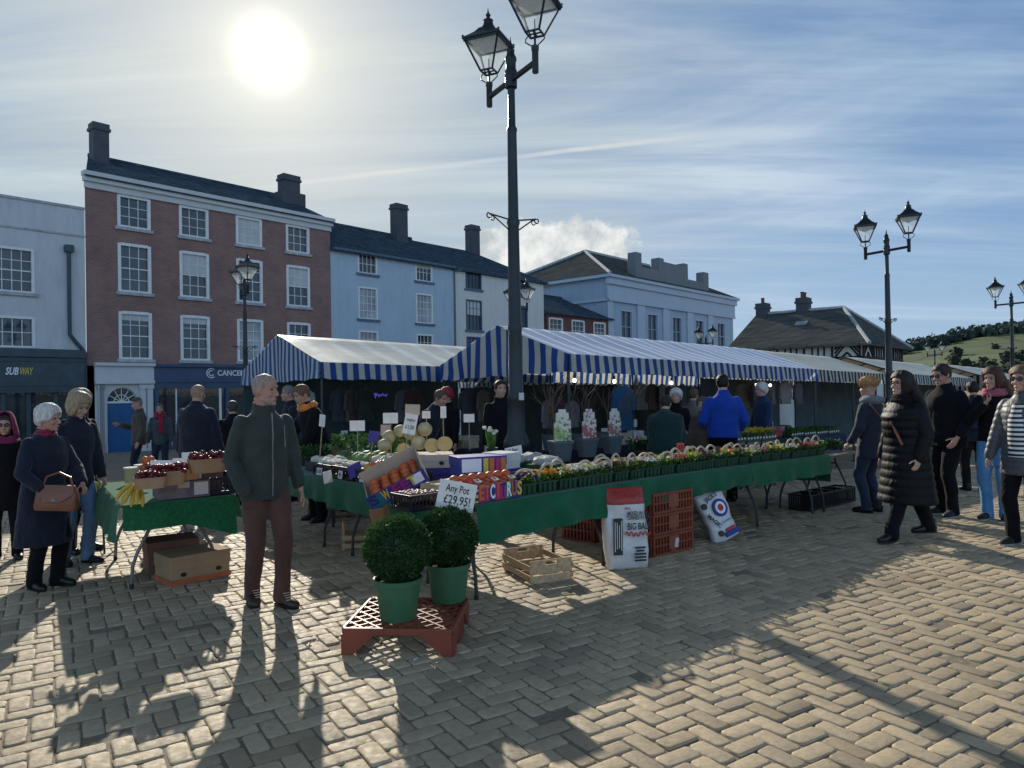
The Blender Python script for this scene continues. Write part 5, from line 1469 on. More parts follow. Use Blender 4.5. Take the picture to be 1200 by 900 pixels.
# sweet citrus box with nets of oranges
L0_ = tp(536, 594, .752); 
cx0 = onF(.16, .12, .752)
t = flap_box('long low box with SWEET CITRUS in coloured capitals at the front table edge', onF(.20, .14, .752), AF, (.62, .22, .13), m_cardpale, False, False, open_=True, name='fruit_box')
q = MB(); q.bx(-.312, .312, -.116, -.111, 0, .13); q.build('printed_side', m_flapblue, t, 0)
for k, (ch, cc) in enumerate(zip('SWEETCITRUS', ['blue','green','yellow','magenta','magenta','white','orange','magenta','white','white','orange','yellow'][:11])):
    pass
bgc = ['orange','green','yellow','red','magenta','blue','red','green','green','magenta','orange']
ltc = ['white','yellow','blue','orange','orange','white','orange','magenta','white','orange','yellow']
bgc2 = ['blue','green','yellow','magenta','magenta','blue','blue','green','blue','blue','blue']
xs_ = [-.285+.0565*i for i in range(11)]
for k, ch in enumerate('SWEETCITRUS'):
    if k < 11:
        q = MB(); q.bx(xs_[k]-.028, xs_[k]+.028, -.1195, -.1165, .0, .13)
        q.build('printed_patch', PC[['yellow','green','yellow','magenta','magenta','blue','magenta','magenta','green','blue','blue'][k]], t, 0)
        lettering(ch, PC[['blue','white','blue','orange','orange','white','orange','blue','white','orange','yellow'][k]], t, (xs_[k], -.123, .066), UP, .15, .05 if ch != 'I' else .016, .03)
for i in range(7):
    c = onF(-.06+.088*i, .15, .752)
    nb = thing('orange_net', 'net bag of oranges in the lettered box, %s from the left' % ORD[i], 'net bag', c, AF, 'net bags of oranges')
    m = MB()
    for j in range(4): m.ell((.004*(j % 2), -.035+.06*(j % 2), .045+.042*j), (.040,.040,.036), 10, 7, wob=.05, seed=i+j)
    m.build('net_bag', m_orange, nb, 180)
    m = MB(); m.box((0, -.05, .155), (.05, .05, .006), (R(20), 0, 0)); m.build('net_label', PC['red'] if i % 2 else m_ltr_white, nb, 0)
# melons on a white box with hand holes
mb0 = at(492, 6.85, .752)
t = flap_box('white cardboard box with two round holes below the melons', mb0+V3((.02,.02,.137)), R(8), (.56, .36, .12), m_cardpale, True, True)
flap_box('printed yellow and blue fruit box below the white melon box', mb0+V3((.02,.02,0)), R(8), (.58, .38, .13), PC['blue'], False, True)
q0 = onS(.85, .62, .752)
q1 = tp(560, 556, .885); t = flap_box('blue fruit box with a white panel and coloured letters beside the melon boxes', q1, AF-R(18), (.42, .26, .16), m_flapblue, False, True)
q = MB(); q.bx(-.195, -.02, -.142, -.137, .04, .15); q.build('printed_patch', m_ltr_white, t, 0)
for x, cc in ((.02,'yellow'), (.075,'orange'), (.13,'magenta'), (.18,'orange')):
    q = MB(); q.bx(x-.022, x+.022, -.142, -.137, .03, .15); q.build('printed_patch', PC[cc], t, 0)
lettering('CITRUS', PC['orange'], t, (-.10, -.142, .02), UP, .04, .13, .02)
q2 = tp(588, 553, .885); t = flap_box('small white and purple fruit box at the right of the coloured boxes', q2, AF+R(6), (.22, .24, .17), m_whitecard, False, True, PC['blue'])
for i, (px, py, s) in enumerate(((472, 527, 1.0), (449, 522, .9), (490, 519, 1.0), (505, 522, 1.05), (455, 512, .95), (480, 507, 1.0), (497, 503, 1.0), (468, 505, .9), (520, 520, 1.1))):
    yy = 6.72 if i in (0, 3, 8) else (6.80 if i < 4 else 6.92); p = at(px, yy); p.z = zat(px, py, yy)
    if i in (0, 3, 8):      # halved melons showing flesh
        t = thing('melon', 'halved orange-fleshed melon facing the viewer, %s' % ['leftmost', 'right of the middle', 'rightmost on the white box'][(0, 3, 8).index(i)], 'fruit', p, 0, 'melons on the white box')
        m = MB(); rr = .070*s
        m.loft([(V3((0, rr*math.sin(q), 0)), V3((rr*math.cos(q), 0, 0)), V3((0, 0, rr*.95*math.cos(q)))) for q in [R(x) for x in (0, 20, 40, 60, 75, 88)]], 18); m.build('rind', m_melon, t, 60)
        m = MB(); m.loft([(V3((0,-.003,0)), V3((rr*.88,0,0)), V3((0,0,rr*.84))), (V3((0,-.001,0)), V3((rr*.88,0,0)), V3((0,0,rr*.84)))], 18); m.build('flesh', m_flesh, t, 0)
        t.rotation_euler = (R(-20), 0, R(10))
    else: fruit('melon', p, 'whole netted melon in the pile on the white box', 'melons on the white box', s)
# black crates along the side table (avocados, lemons, oranges)
for i, (a, lab, kind, n, dx, s) in enumerate(((1.30, 'black crate of dark green avocados next to the tilted orange box', 'avocado', (4, 3), .085, (1, 1.15)), (1.75, 'black crate of lemons and mixed citrus on the side table', 'lemon', (5, 4), .075, (1, 1.2)), (2.22, 'black crate of mushrooms in front of the cauliflowers', 'mushroom', (7, 5), .052, (.9, 1.3)), (2.70, 'black crate of pale mushrooms nearest the man in brown trousers', 'mushroom', (7, 5), .052, (.9, 1.3)))):
    o = onS(a, .20, .75); open_crate(lab, o, AN, (.42, .32, .13), m_blackplast, 'black crates on the side table')
    pile(kind, lambda p, q, h, o=o: o + DS*p + NS*q + V3((0,0,.10+h)), n, {'avocado': 'dark green avocado in the black crate', 'lemon': 'yellow lemon in the black crate', 'mushroom': 'white mushroom in the black crates'}[kind], kind+'s in black crates', dx, dx, 2, .04, .2, s)
    if kind == 'lemon': pile('orange', lambda p, q, h, o=o: o - DS*.02 + DS*p + NS*(q-.05) + V3((0,0,.16+h)), (2, 2), 'single orange on top of the lemons', 'oranges on the lemons', .08, .08, 1, .03, .2)
for i, (a, b, kind, n, dx, h0, lab) in enumerate(((1.55, .62, 'pepper', (3, 2), .11, .90, 'yellow peppers'), (2.15, .60, 'cauliflower', (4, 2), .14, .90, 'cauliflowers'), (2.72, .62, 'cabbage', (3, 2), .16, .90, 'cabbages'), (3.25, .40, 'cauliflower', (3, 2), .15, .86, 'cauliflower'), (3.3, 1.05, 'cabbage', (4, 2), .16, .84, 'green'), (3.95, 1.05, 'cabbage', (3, 2), .16, .84, 'green'), (2.0, .42, 'tomato', (5, 2), .06, .90, 'tomatoes'))):
    o = onS(a, b, .75)
    if i < 4: open_crate('pale tray of %s on the side table' % lab if i < 3 else 'pale tray of cauliflower by the man in brown trousers', o, AN, (dx*n[0]+.06, dx*n[1]+.06, .11), m_blackplast if i % 2 else m_cardpale, None, 'tray', 'produce_tray', False)
    pile(kind, lambda p, q, h, o=o, h0=h0: V3((0,0,h0-.75)) + o + DS*p + NS*q + V3((0,0,h)), n, {'pepper': 'yellow green pepper on the side table', 'cauliflower': 'white cauliflower head on the side table', 'cabbage': 'green cabbage head behind the price cards', 'tomato': 'red tomato between the cauliflowers'}[kind], kind+'s on the side table', dx, dx, 1, .03, .15)
# leafy bunches behind
def leafy(label, p, mat, n, spread, hgt, group=None, cat='vegetables', name='leaf_bunch', lw=(.05, .03)):
    t = thing(name, label, cat, p, 0, group); m = MB()
    for _ in range(n):
        a = random.random()*6.28; r = random.random()**.5*spread; b = V3((r*math.cos(a), r*math.sin(a), random.random()*hgt*.5))
        m.leaf(b, V3((math.cos(a)*.6+random.gauss(0,.4), math.sin(a)*.6+random.gauss(0,.4), random.uniform(.4, 1.2))), V3((random.gauss(0,1), random.gauss(0,1), .3)), lw[0]*random.uniform(.7,1.5), lw[1]*random.uniform(.7,1.4))
    m.build('leaves', mat, t, 0); return t
for i, (px, py, h, sp, hg, lab) in enumerate(((438, 8.7, .90, .26, .40, 'between the white price cards'), (470, 8.3, .90, .26, .44, 'behind the melons'), (362, 8.5, .85, .26, .30, 'beside the man at the left end of the side table'), (412, 9.0, .92, .24, .40, 'behind the yellow peppers'))):
    leafy('dark leafy greens %s' % lab, at(px, py, h), m_leaf if i % 2 else m_leafdark, 260, sp, hg, 'leafy greens on the vegetable tables')
p = tp(466, 590, .74)
# purple card, teal bucket
def card(label, px, py, h, w, hh, mat, yaw=0, stick=True, lean=0, text=None, tmat=None, group=None, roll=0):
    if h > 3: p = at(px, h); p.z = zat(px, py, h)      # h above 3 is a distance from the viewer
    else: p = tp(px, py, h)
    t = thing('price_card', label, 'price card', p, 0, group); t.rotation_euler = (lean, roll, yaw)
    m = MB(); m.bx(-w/2, w/2, -.002, .002, -hh/2, hh/2); m.build('card', mat, t, 0)
    if stick: s = MB(); s.tube([(0, .006, hh*.2), (0, .006, -hh/2-(.10 if mat.name == 'red_card' else .34))], .006, 6); s.build('stick', m_oldwood, t)
    if text:
        for s, x, z, sz, wd in text: lettering(s, tmat or m_ltr_black, t, (x, -.0045, z), UP, sz, wd, .012)
    return t
cg = 'white price cards on sticks'
SH = 1.15
card('blank-backed white price card on a stick nearest the man in the dark jacket', 377, 493, 7.7, .09, .13, m_whitecard, R(-35), roll=R(8), group=cg)
card('white price card standing over the yellow peppers', 418, 499, 7.5, .16, .11, m_whitecard, group=cg)
card('white price card above the cabbages, left of the handwritten one', 457, 490, 7.4, .155, .11, m_whitecard, group=cg)
card('highest white price card, above the melons', 483, 480, 7.2, .15, .105, m_cardpale, roll=R(3), group=cg)
card('small white price card right of the highest one', 499, 486, 7.3, .085, .075, m_whitecard, group=cg)
card('tall narrow white price card right of the melons', 519, 483, 7.3, .06, .12, m_whitecard, R(20), group=cg)
card('pale pink handwritten card left of the leaning card', 451, 504, 7.3, .10, .11, m_cardpale, group=cg)
card('leaning handwritten card stuck among the melons', 480, 497, 6.65, .12, .19, m_whitecard, R(15), roll=R(12), text=[('melon', 0, .04, .045, .08), ('£1.50', 0, -.03, .05, .085)], group=cg)
card('pair of white cards on the back counter left of the tall lamp post', 549, 490, 8.6, .13, .10, m_whitecard, group=cg)
card('white handwritten card lying among the flower trays by the lamp post', 602, 531, 1.0, .17, .14, m_whitecard, R(-10), False, R(-30), roll=R(-12), text=[('2 for', 0, .03, .05, .1), ('£5', 0, -.035, .06, .07)])
t = card('handwritten price card reading any pot £29.95 above the box balls', 535, 581, .86, .27, .20, m_whitecard, R(4), True, R(-12), roll=R(12), text=[('Any Pot', 0, .045, .075, .17), ('£29.95!', .01, -.035, .085, .19)])
card('bright red price card among the second row of flower baskets', 797.5, 527, .94, .085, .15, M('red_card', (.60, .075, .04), .6, .1, 6, 0), R(10), text=[('£4', 0, .03, .06, .05), ('each', 0, -.03, .03, .05)])
card('small dark wooden tag standing on the timber beam', 841, 527, .95, .05, .07, M('dark_tag', (.08,.04,.025), .7, .2, 6, 0), 0, False)
card('purple card leaning on the avocado crate', 416, 551, .86, .16, .13, M('purple_card', (.055, .04, .24), .6, .15, 5, 0), R(-20), False, R(-15), roll=R(-25))
card('purple card standing behind the melons', 437, 512, 7.0, .10, .11, M('violet_card', (.07, .05, .28), .6, .15, 5, 0), R(15), True, roll=R(10))
card('white printed card clipped to the front of the black crates', 384, 559, .78, .09, .12, m_whitecard, R(35), False, R(5), roll=R(-10))
for i, (a_, s_) in enumerate(((1.30, '£1'), (1.78, '3 for £1'), (2.24, '80p'), (2.72, '£1.20'))):
    P_ = onS(a_, .02, .80); t = thing('price_ticket', 'white price ticket reading %s clipped to a black crate' % s_, 'price card', P_, AN + R(random.uniform(-8, 8)), 'price tickets on the black crates'); t.rotation_euler.x = R(-8)
    m = MB(); m.bx(-.055, .055, -.002, .002, -.04, .04); m.build('card', m_whitecard, t, 0); lettering(s_, m_ltr_black, t, (0, -.0045, 0), UP, .045, .085 if len(s_) > 3 else .05, .012)
p = tp(434, 538, .80)
t = thing('bucket', 'small teal and white bucket on the side table', 'bucket', p, 0); m = MB(); m.lathe([(.055,0),(.075,.15),(.08,.155),(.072,.15),(.06,.03)], 16); m.build('bucket_body', M('teal_plastic', (.01,.22,.20), .4, .2, 5, 0), t, 40); m = MB(); m.lathe([(.081,.157),(.081,.17),(.001,.175)], 16, caps=False); m.build('lid', m_whitecard, t)
# timber beam shelf along the front tables
for i, (a0_, a1_) in enumerate(((.62-.35, 1.25), (.95, 3.0), (3.02, 4.75))):
    a1_ = min(a1_, LF-.15)
    c0_, c1_ = (tp(512, 578, .82)+NF*.1, tp(594, 562, .82)+NF*.1) if i == 0 else (onF(a0_, .55, .752+.065), onF(a1_, .55, .752+.065))
    t = thing('timber_beam', 'rough timber beam laid along the tables, %s' % ['left length under the fruit boxes', 'middle length under the grey pots', 'right length behind the yellow flowers'][i], 'beam', c0_, 0, 'timber beams on the tables')
    m = MB(); m.beam((0,0,0), c1_-c0_, .20, .13); m.build('beam', m_wood if i == 0 else m_oldwood, t, 0, .012)

# ------------------------------------------------------------------ flower baskets
FCOL = {'purple': (.045, .012, .10), 'yellow': (.70, .46, .02), 'white': (.72, .70, .62), 'cream': (.68, .60, .30), 'red': (.42, .02, .03), 'pink': (.52, .13, .17), 'maroon': (.14, .02, .03), 'orange': (.66, .22, .02), 'lime': (.30, .42, .05), 'brown': (.16, .06, .04)}
FM = {k: M('petal_'+k, c, .55, .3, 20, 0, transl=.25) for k, c in FCOL.items()}
def basket_parts(cols, seed, wide=.215):
    rnd = random.Random(seed)
    tr = MB(); X, Y, H = wide/2, .075, .085
    n = 4
    for i in range(n):
        x0 = -X + 2*X*i/n; x1 = x0 + 2*X/n
        for s in (-1, 1):
            cx, cy = (x0+x1)/2, s*.038
            r0, r1 = (x1-x0)*.36, (x1-x0)*.49
            tr.loft([(V3((cx,cy,0)), V3((r0,0,0)), V3((0,.028,0))), (V3((cx,cy,H)), V3((r1,0,0)), V3((0,.036,0)))], 10, sq=5)
    tr.bx(-X-.004, X+.004, -Y-.004, Y+.004, H-.012, H+.002)
    fo = MB()
    for _ in range(240):
        p = V3((rnd.uniform(-X, X), rnd.uniform(-Y, Y), H+rnd.uniform(0, .035)))
        fo.leaf(p, V3((rnd.gauss(0,.7)+p.x*5, rnd.gauss(0,.7)+p.y*6, rnd.uniform(.15, 1.0))), V3((rnd.gauss(0,1), rnd.gauss(0,1), .5)), rnd.uniform(.025, .05), rnd.uniform(.014, .026))
    fls = {}
    for _ in range(40):
        c = rnd.choice(cols); m = fls.setdefault(c, MB())
        p = V3((rnd.uniform(-X*.95, X*.95), rnd.uniform(-Y, Y), H+rnd.uniform(.04, .085)))
        nrm = V3((rnd.gauss(0,.5), rnd.gauss(-.5,.5), .7)).normalized(); a = nrm.orthogonal().normalized(); b = nrm.cross(a)
        rr = rnd.uniform(.013, .021); vs = [p]
        for q in range(10):
            an = 2*PI*q/10; r2 = rr*(1.0 if q % 2 == 0 else .72); vs.append(p + (a*math.cos(an)+b*math.sin(an))*r2 + nrm*.004)
        m.add(vs, [(0, 1+q, 1+(q+1) % 10) for q in range(10)])
    ha = MB(); pts = []
    hw = X*.92
    for i in range(15):
        a = PI*i/14; pts.append((-hw*math.cos(a), 0, H+.0+.150*math.sin(a)**.75))
    ha.tube(pts, .0115, 6)
    al = MB(); ks = list(fls)
    for q, c in enumerate(ks): al.add(fls[c].v, fls[c].f, q)
    return tr.mesh('tray', m_traygreen, 40), fo.mesh('foliage', m_leaf, 0), al.mesh('flowers', [FM[c] for c in ks], 0), ha.mesh('handle', m_cane, 60)
BP = {}
def basket(cols, loc, rot, label, group, s=1.0, handle=True):
    k = (tuple(cols))
    if k not in BP: BP[k] = basket_parts(cols, len(BP)*7+1)
    tr, fo, fls, ha = BP[k]
    t = thing('flower_basket', label, 'flower basket', loc, rot, group); t.scale = (s,)*3
    put('tray', tr, t); put('foliage', fo, t)
    put('flowers', fls, t)
    if handle: put('handle', ha, t, (0, random.uniform(-.02, .02), 0), (R(random.uniform(-16, 16)), 0, R(random.uniform(-14, 14))), (random.uniform(.9, 1.05), 1, random.uniform(.85, 1.05)))
    return t
row1 = [('purple','purple','yellow'), ('yellow','yellow','orange'), ('yellow','white'), ('white','white','cream'), ('purple','white'), ('maroon','brown'), ('brown','maroon','lime'), ('white','white','lime'), ('cream','lime'), ('pink','red','orange'), ('lime','lime','yellow'), ('purple','maroon'), ('white','lime'), ('orange','yellow'), ('purple','purple','lime'), ('cream','lime','white'), ('pink','brown'), ('yellow','cream'), ('cream','yellow','white'), ('white','white','cream'), ('red','red'), ('red','pink'), ('cream','brown')]
a_s = .60; stp = (LF-.10-a_s)/(len(row1)-1)
for i, cc in enumerate(row1):
    dn = {'lime': 'pale green'}; nm = [dn.get(c, c) for c in dict.fromkeys(cc)]
    basket(cc, onF(a_s+stp*i, .11+random.uniform(-.01,.015), .756), AF+random.uniform(-.06,.06), 'basket of %s flowers, %s from the left along the table edge' % (' and '.join(nm[:2]), ORD[i]), 'flower baskets along the front edge', random.uniform(.95, 1.06), True)
row1b = row1[3:] 
for i in range(15):
    cc = row1[(i*5+2) % len(row1)]
    if 0 < i: 
        nm = [{'lime': 'pale green'}.get(c, c) for c in dict.fromkeys(cc)]
        basket(cc, onF(1.05+i*.255, .33, .756), AF+random.uniform(-.08,.08), 'basket of %s flowers in the second line, %s from the left' % (' and '.join(nm[:2]), ORD[i-1]), 'flower baskets just behind the front edge', random.uniform(.9, 1.0), i % 3 == 0)
row2 = [('red','white','pink'), ('cream','white'), ('white','pink'), ('pink','pink','white'), ('pink','orange'), ('maroon','yellow'), ('yellow','orange'), ('red','pink'), ('red','lime'), ('lime','white')]
B0 = tp(745, 527, .80); B1 = tp(842, 519, .80)
for i, cc in enumerate(row2):
    p = B0.lerp(B1, i/(len(row2)-1)); p.z = g(p.y)+.80
    nm = [{'lime': 'pale green'}.get(c, c) for c in dict.fromkeys(cc)]
    basket(cc, p, AF, 'basket of %s flowers in the raised row, %s from the grey pots' % (' and '.join(nm[:2]), ORD[i]), 'flower baskets in the raised back row', 1.05)
# crates carrying the raised row
for i in range(3):
    p = B0.lerp(B1, (i+.5)/3); t = crate_red('', 'upturned dark crate carrying the raised flower baskets, %s from the grey pots' % ORD[i], (p.x, p.y, g(p.y)+.752), AF, 'crates below the raised flower baskets', (.42, .30, .045))
# grey pots with rose packs
m_packs = []
for k, (c1, c2) in enumerate((((.62,.62,.50), (.16,.26,.06)), ((.66,.58,.54), (.24,.045,.035)), ((.60,.55,.50), (.16,.07,.05)))):
    m, nt, p, tc = base_mat('printed_pack_%s' % ['green', 'red', 'brown'][k])
    v = nt.nodes.new('ShaderNodeTexVoronoi'); v.inputs['Scale'].default_value = 26; nt.links.new(tc.outputs['Object'], v.inputs['Vector'])
    n1 = noise_n(nt, tc.outputs['Object'], 16, 3, .6); sp = nt.nodes.new('ShaderNodeSeparateXYZ'); nt.links.new(tc.outputs['Object'], sp.inputs[0])
    msk = math_n(nt, 'ADD', remap(nt, sp.outputs[2], .03, .34, .20, -.16), math_n(nt, 'ADD', math_n(nt, 'MULTIPLY', n1, .6), math_n(nt, 'MULTIPLY', v.outputs['Distance'], .30)))
    c = mixc(nt, remap(nt, msk, .46, .56), c1, mixc(nt, remap(nt, v.outputs['Distance'], .1, .6), c2, tuple(min(.5, x*1.3+.04) for x in c2)))
    vc = nt.nodes.new('ShaderNodeSeparateColor'); v3 = nt.nodes.new('ShaderNodeTexVoronoi'); v3.inputs['Scale'].default_value = 34; nt.links.new(tc.outputs['Object'], v3.inputs['Vector']); nt.links.new(v3.outputs['Color'], vc.inputs[0])
    c = mixc(nt, remap(nt, vc.outputs[0], .70, .74, 0, .75), c, (.10, .06, .045)); c = mixc(nt, remap(nt, vc.outputs[1], .72, .76, 0, .8), c, (.62, .60, .55))
    nt.links.new(c, p.inputs['Base Color']); p.inputs['Roughness'].default_value = .35
    m_packs.append(m)
for i, (px, py, w) in enumerate(((657, 540, .27), (688, 535, .25), (717.5, 531, .25))):
    p = tp(px, py, .80); hh = .235
    t = thing('potted_rose', 'bare rose bush in a square grey pot with %s picture pack' % ['a green', 'a red', 'a brown'][i], 'potted plant', p, AF+R(-25+i*4), 'grey pots with bare roses')
    m = MB(); b_, t_ = w*.36, w*.5
    m.loft([(V3((0,0,0)), V3((b_,0,0)), V3((0,b_,0))), (V3((0,0,hh-.03)), V3((t_*.97,0,0)), V3((0,t_*.97,0))), (V3((0,0,hh-.03)), V3((t_*1.04,0,0)), V3((0,t_*1.04,0))), (V3((0,0,hh)), V3((t_*1.05,0,0)), V3((0,t_*1.05,0)))], 28, sq=5); m.build('pot', m_potgrey, t, 35)
    pk = MB(); wb, wt = w*.40, w*.30
    prof = [(-wb, 0), (wb, 0), (wb*.92, .25), (wt, .25), (wt*.93, .33), (wt*.55, .33), (wt*.5, .37), (-wt*.55, .37), (-wt*.6, .33), (-wt*.95, .33), (-wt, .22), (-wb*.95, .22)]
    n = len(prof); pk.add([(x, -.045+.0*z, z) for x, z in prof]+[(x, -.02, z) for x, z in prof], [tuple(range(n)), tuple(range(2*n-1, n-1, -1))]+[(k, n+k, n+(k+1) % n, (k+1) % n) for k in range(n)])
    po = pk.build('picture_pack', m_packs[i], t, 0); po.location = (.01, -.02, hh+.002)
    rnd = random.Random(40+i)
    tw = MB()
    def branch(p0, d, L_, r, dep):
        pts = [p0]; p_ = p0.copy(); dd = d.copy()
        for s in range(4):
            dd = (dd + V3((rnd.gauss(0,.16), rnd.gauss(0,.16), .05))).normalized(); p_ = p_ + dd*L_/4; pts.append(p_.copy())
        tw.tube(pts, [r, r*.85, r*.7, r*.55, r*.4], 5)
        if dep: 
            for s in range(3): branch(pts[1+s], (dd + V3((rnd.gauss(0,.7), rnd.gauss(0,.7), .25))).normalized(), L_*.6, r*.55, dep-1)
    for s in range(3): branch(V3((.03*(s-1), .03, hh)), V3((rnd.gauss(0,.25), rnd.gauss(0,.25), 1)).normalized(), .66, .0105, 2)
    tw.build('bare_branches', m_twig, t)
for i, (px, py) in enumerate(((647, 528), (676, 526), (705, 524))):
    p = tp(px, py, .80); t = thing('plant_pot', 'square dark grey pot in the row behind the rose pots, %s from the lamp post' % ORD[i], 'pot', p, AF, 'grey pots behind the rose pots')
    m = MB(); m.loft([(V3((0,0,0)), V3((.09,0,0)), V3((0,.09,0))), (V3((0,0,.21)), V3((.125,0,0)), V3((0,.125,0))), (V3((0,0,.235)), V3((.13,0,0)), V3((0,.13,0)))], 24, sq=5); m.build('pot', m_potgrey, t, 35)
    m = MB(); m.lathe([(.11,.236),(.001,.24)], 12, caps=False); m.build('soil', m_soil, t)
# white netting, daffodil and small trays left of the rose pots
def spiky(label, p, n, hh, mat, flowers=None, name='daffodil_pot', cat='potted plant', pot=.06):
    t = thing(name, label, cat, p, 0); m = MB(); m.lathe([(pot*.8,0),(pot,.09),(pot*1.05,.1),(pot*.9,.1),(.001,.09)], 14); m.build('pot', m_traygreen, t, 40)
    f = MB(); fl_ = MB()
    for i in range(n):
        a = random.random()*6.28; r = random.random()*pot*.7; l = hh*random.uniform(.6, 1); tip = V3((r*math.cos(a)*2, r*math.sin(a)*2, .09+l)); b = V3((r*math.cos(a), r*math.sin(a), .09))
        f.add([b+V3((-.006,0,0)), b+V3((.006,0,0)), b.lerp(tip,.6)+V3((.006,0,0)), tip, b.lerp(tip,.6)-V3((.006,0,0))], [(0,1,2,3,4)])
        if flowers and i % 4 == 0: fl_.ell(tip, (.022,.022,.018), 8, 5, wob=.4, seed=i)
    f.build('leaves', mat, t, 0)
    if flowers: fl_.build('flowers', flowers, t)
    return t
spiky('pot of white flowering narcissus shoots left of the tall lamp post', tp(577, 536, .93), 26, .24, m_leaf, FM['white'])
m_net = M('white_netting', (.55, .58, .56), .6, .3, 30, .6, 60, .01, transl=.4)
for i, (px, py, sx) in enumerate(((588, 544, .16), (622, 541, .15), (640, 545, .14))):
    t = thing('wrapped_tray', 'crumpled pale wrapped plant tray by the foot of the lamp post, %s from the left' % ORD[i], 'plant tray', tp(px, py, .925), AF, 'pale wrapped trays')
    m = MB(); m.ell((0,0,.03), (sx, .12, .055), 16, 8, wob=.5, seed=i*3+1); m.build('wrapping', m_net, t, 30)
    m = MB(); m.bx(-sx, sx, -.11, .11, -.02, .012); m.build('tray', m_traygreen, t, 0)
# yellow flower tray on the dark back table and the green trays beyond
YT = tp(889, 517, .80)
ct = YT + NF*.35
trestle('dark covered table under the yellow flower tray', ct, AF, 1.7, .8, None, legmat=m_dsteel)
m_dark = M('dark_cloth', (.012, .016, .03), .9, .3, 5, .3)
cover('black cloth on the table under the yellow flower tray', ct, AF, 1.75, .84, (.5, .3, .4, .4), m_dark, seed=31, group=None)
def seed_tray(label, c, L_, W_, fm, n, hh, group=None, lm=None):
    t = thing('plant_tray', label, 'plant tray', c, AF, group); m = MB(); m.bx(-L_/2, L_/2, -W_/2, W_/2, 0, .05)
    m.build('tray', m_traygreen, t, 0, .004)
    k = int(L_/.1)
    tg = MB()
    for i in range(k): tg.box((-L_/2+(i+.5)*L_/k, -W_/2-.004, .06), (.06, .003, .035))
    tg.build('plant_labels', m_whitecard, t, 0)
    f = MB(); fl_ = MB()
    for i in range(n):
        b = V3((random.uniform(-L_/2, L_/2), random.uniform(-W_/2, W_/2), .05)); tip = b+V3((random.gauss(0,.02), random.gauss(0,.02), hh*random.uniform(.6,1.1)))
        f.add([b-V3((.008,0,0)), b+V3((.008,0,0)), tip+V3((.004,0,0)), tip-V3((.004,0,0))], [(0,1,2,3)])
        if fm: fl_.leaf(tip, V3((random.gauss(0,.4), random.gauss(0,.4), 1)), V3((random.gauss(0,1),1,0)), .035, .026)
        else: f.leaf(tip, V3((random.gauss(0,1), random.gauss(0,1), .5)), V3((0,0,1)), .05, .035)
    f.build('leaves', lm or m_leaf, t, 0)
    if fm: fl_.build('flowers', fm, t, 0)
for i in range(3):
    p = ct + DF*(-.55+.52*i) - NF*.12; p.z = g(p.y)+.80+.0
    seed_tray('tray of yellow flowering bulbs on the black covered table, %s' % ['left of three', 'middle of three', 'right of three'][i], p, .50, .34, FM['yellow'] if i != 9 else None, 210, .14, 'trays of yellow bulbs')
    bx_ = flap_box('low dark box lifting the yellow bulb tray, %s' % ['left of three', 'middle of three', 'right of three'][i], V3((p.x, p.y, g(p.y)+.744)), AF, (.46, .32, .05), m_brown if False else m_board, False, False, name='riser_box')
card('white plant card upright at the left of the yellow bulb trays', 871, 491, 1.02, .05, .13, m_whitecard, 0, False)
GT = tp(962, 508, .80); cg_ = GT + NF*.55 + DF*.30
trestle('long table of green seedling trays behind the yellow bulbs', cg_, AF, 2.4, .8, None, legmat=m_dsteel)
cover('navy cloth on the seedling table', cg_, AF, 2.45, .84, (.4, .3, .4, .4), M('navy_cloth', (.012,.022,.08), .9, .3, 5, .3), seed=33, group=None)
for i in range(4):
    p = cg_ + DF*(-.9+.58*i) - NF*.15; p.z = g(p.y)+.752
    seed_tray('tray of green seedlings on the navy covered table, %s from the left' % ORD[i], p, .54, .36, None, 150, .10, 'trays of green seedlings')
card('white handwritten card lying on the green seedlings', 958, 489, .95, .26, .16, m_whitecard, R(10), False, R(-55), roll=R(4))
# low table, shrub pots and folded sacks at the far end
E0 = tp(1003, 610); e0 = V3((E0.x+.1, E0.y+1.4, g(E0.y+1.4)))
trestle('low dark plant table at the far right end behind the woman in the black coat', e0, AF+R(8), 1.7, .7, None, legmat=m_dsteel)
for i in range(5):
    p = e0 + DF*(-.6+.32*i) + NF*random.uniform(-.15,.15); p.z = g(p.y)+.73
    leafy('leafy potted plant on the low dark table at the far end, %s from the left' % ORD[i], p, m_leaf if i % 2 else m_leafdark, 190, .15, .30, 'leafy plants at the far end', 'potted plant', 'potted_plant')
for i in range(4):
    p = e0 + DF*(-.5+.36*i) - NF*.1; p.z = g(p.y)
    open_crate('dark crate on the ground under the far plant table, %s from the left' % ORD[i], p, AF, (.34, .3, .22), m_blackplast, 'dark crates under the far plant table')

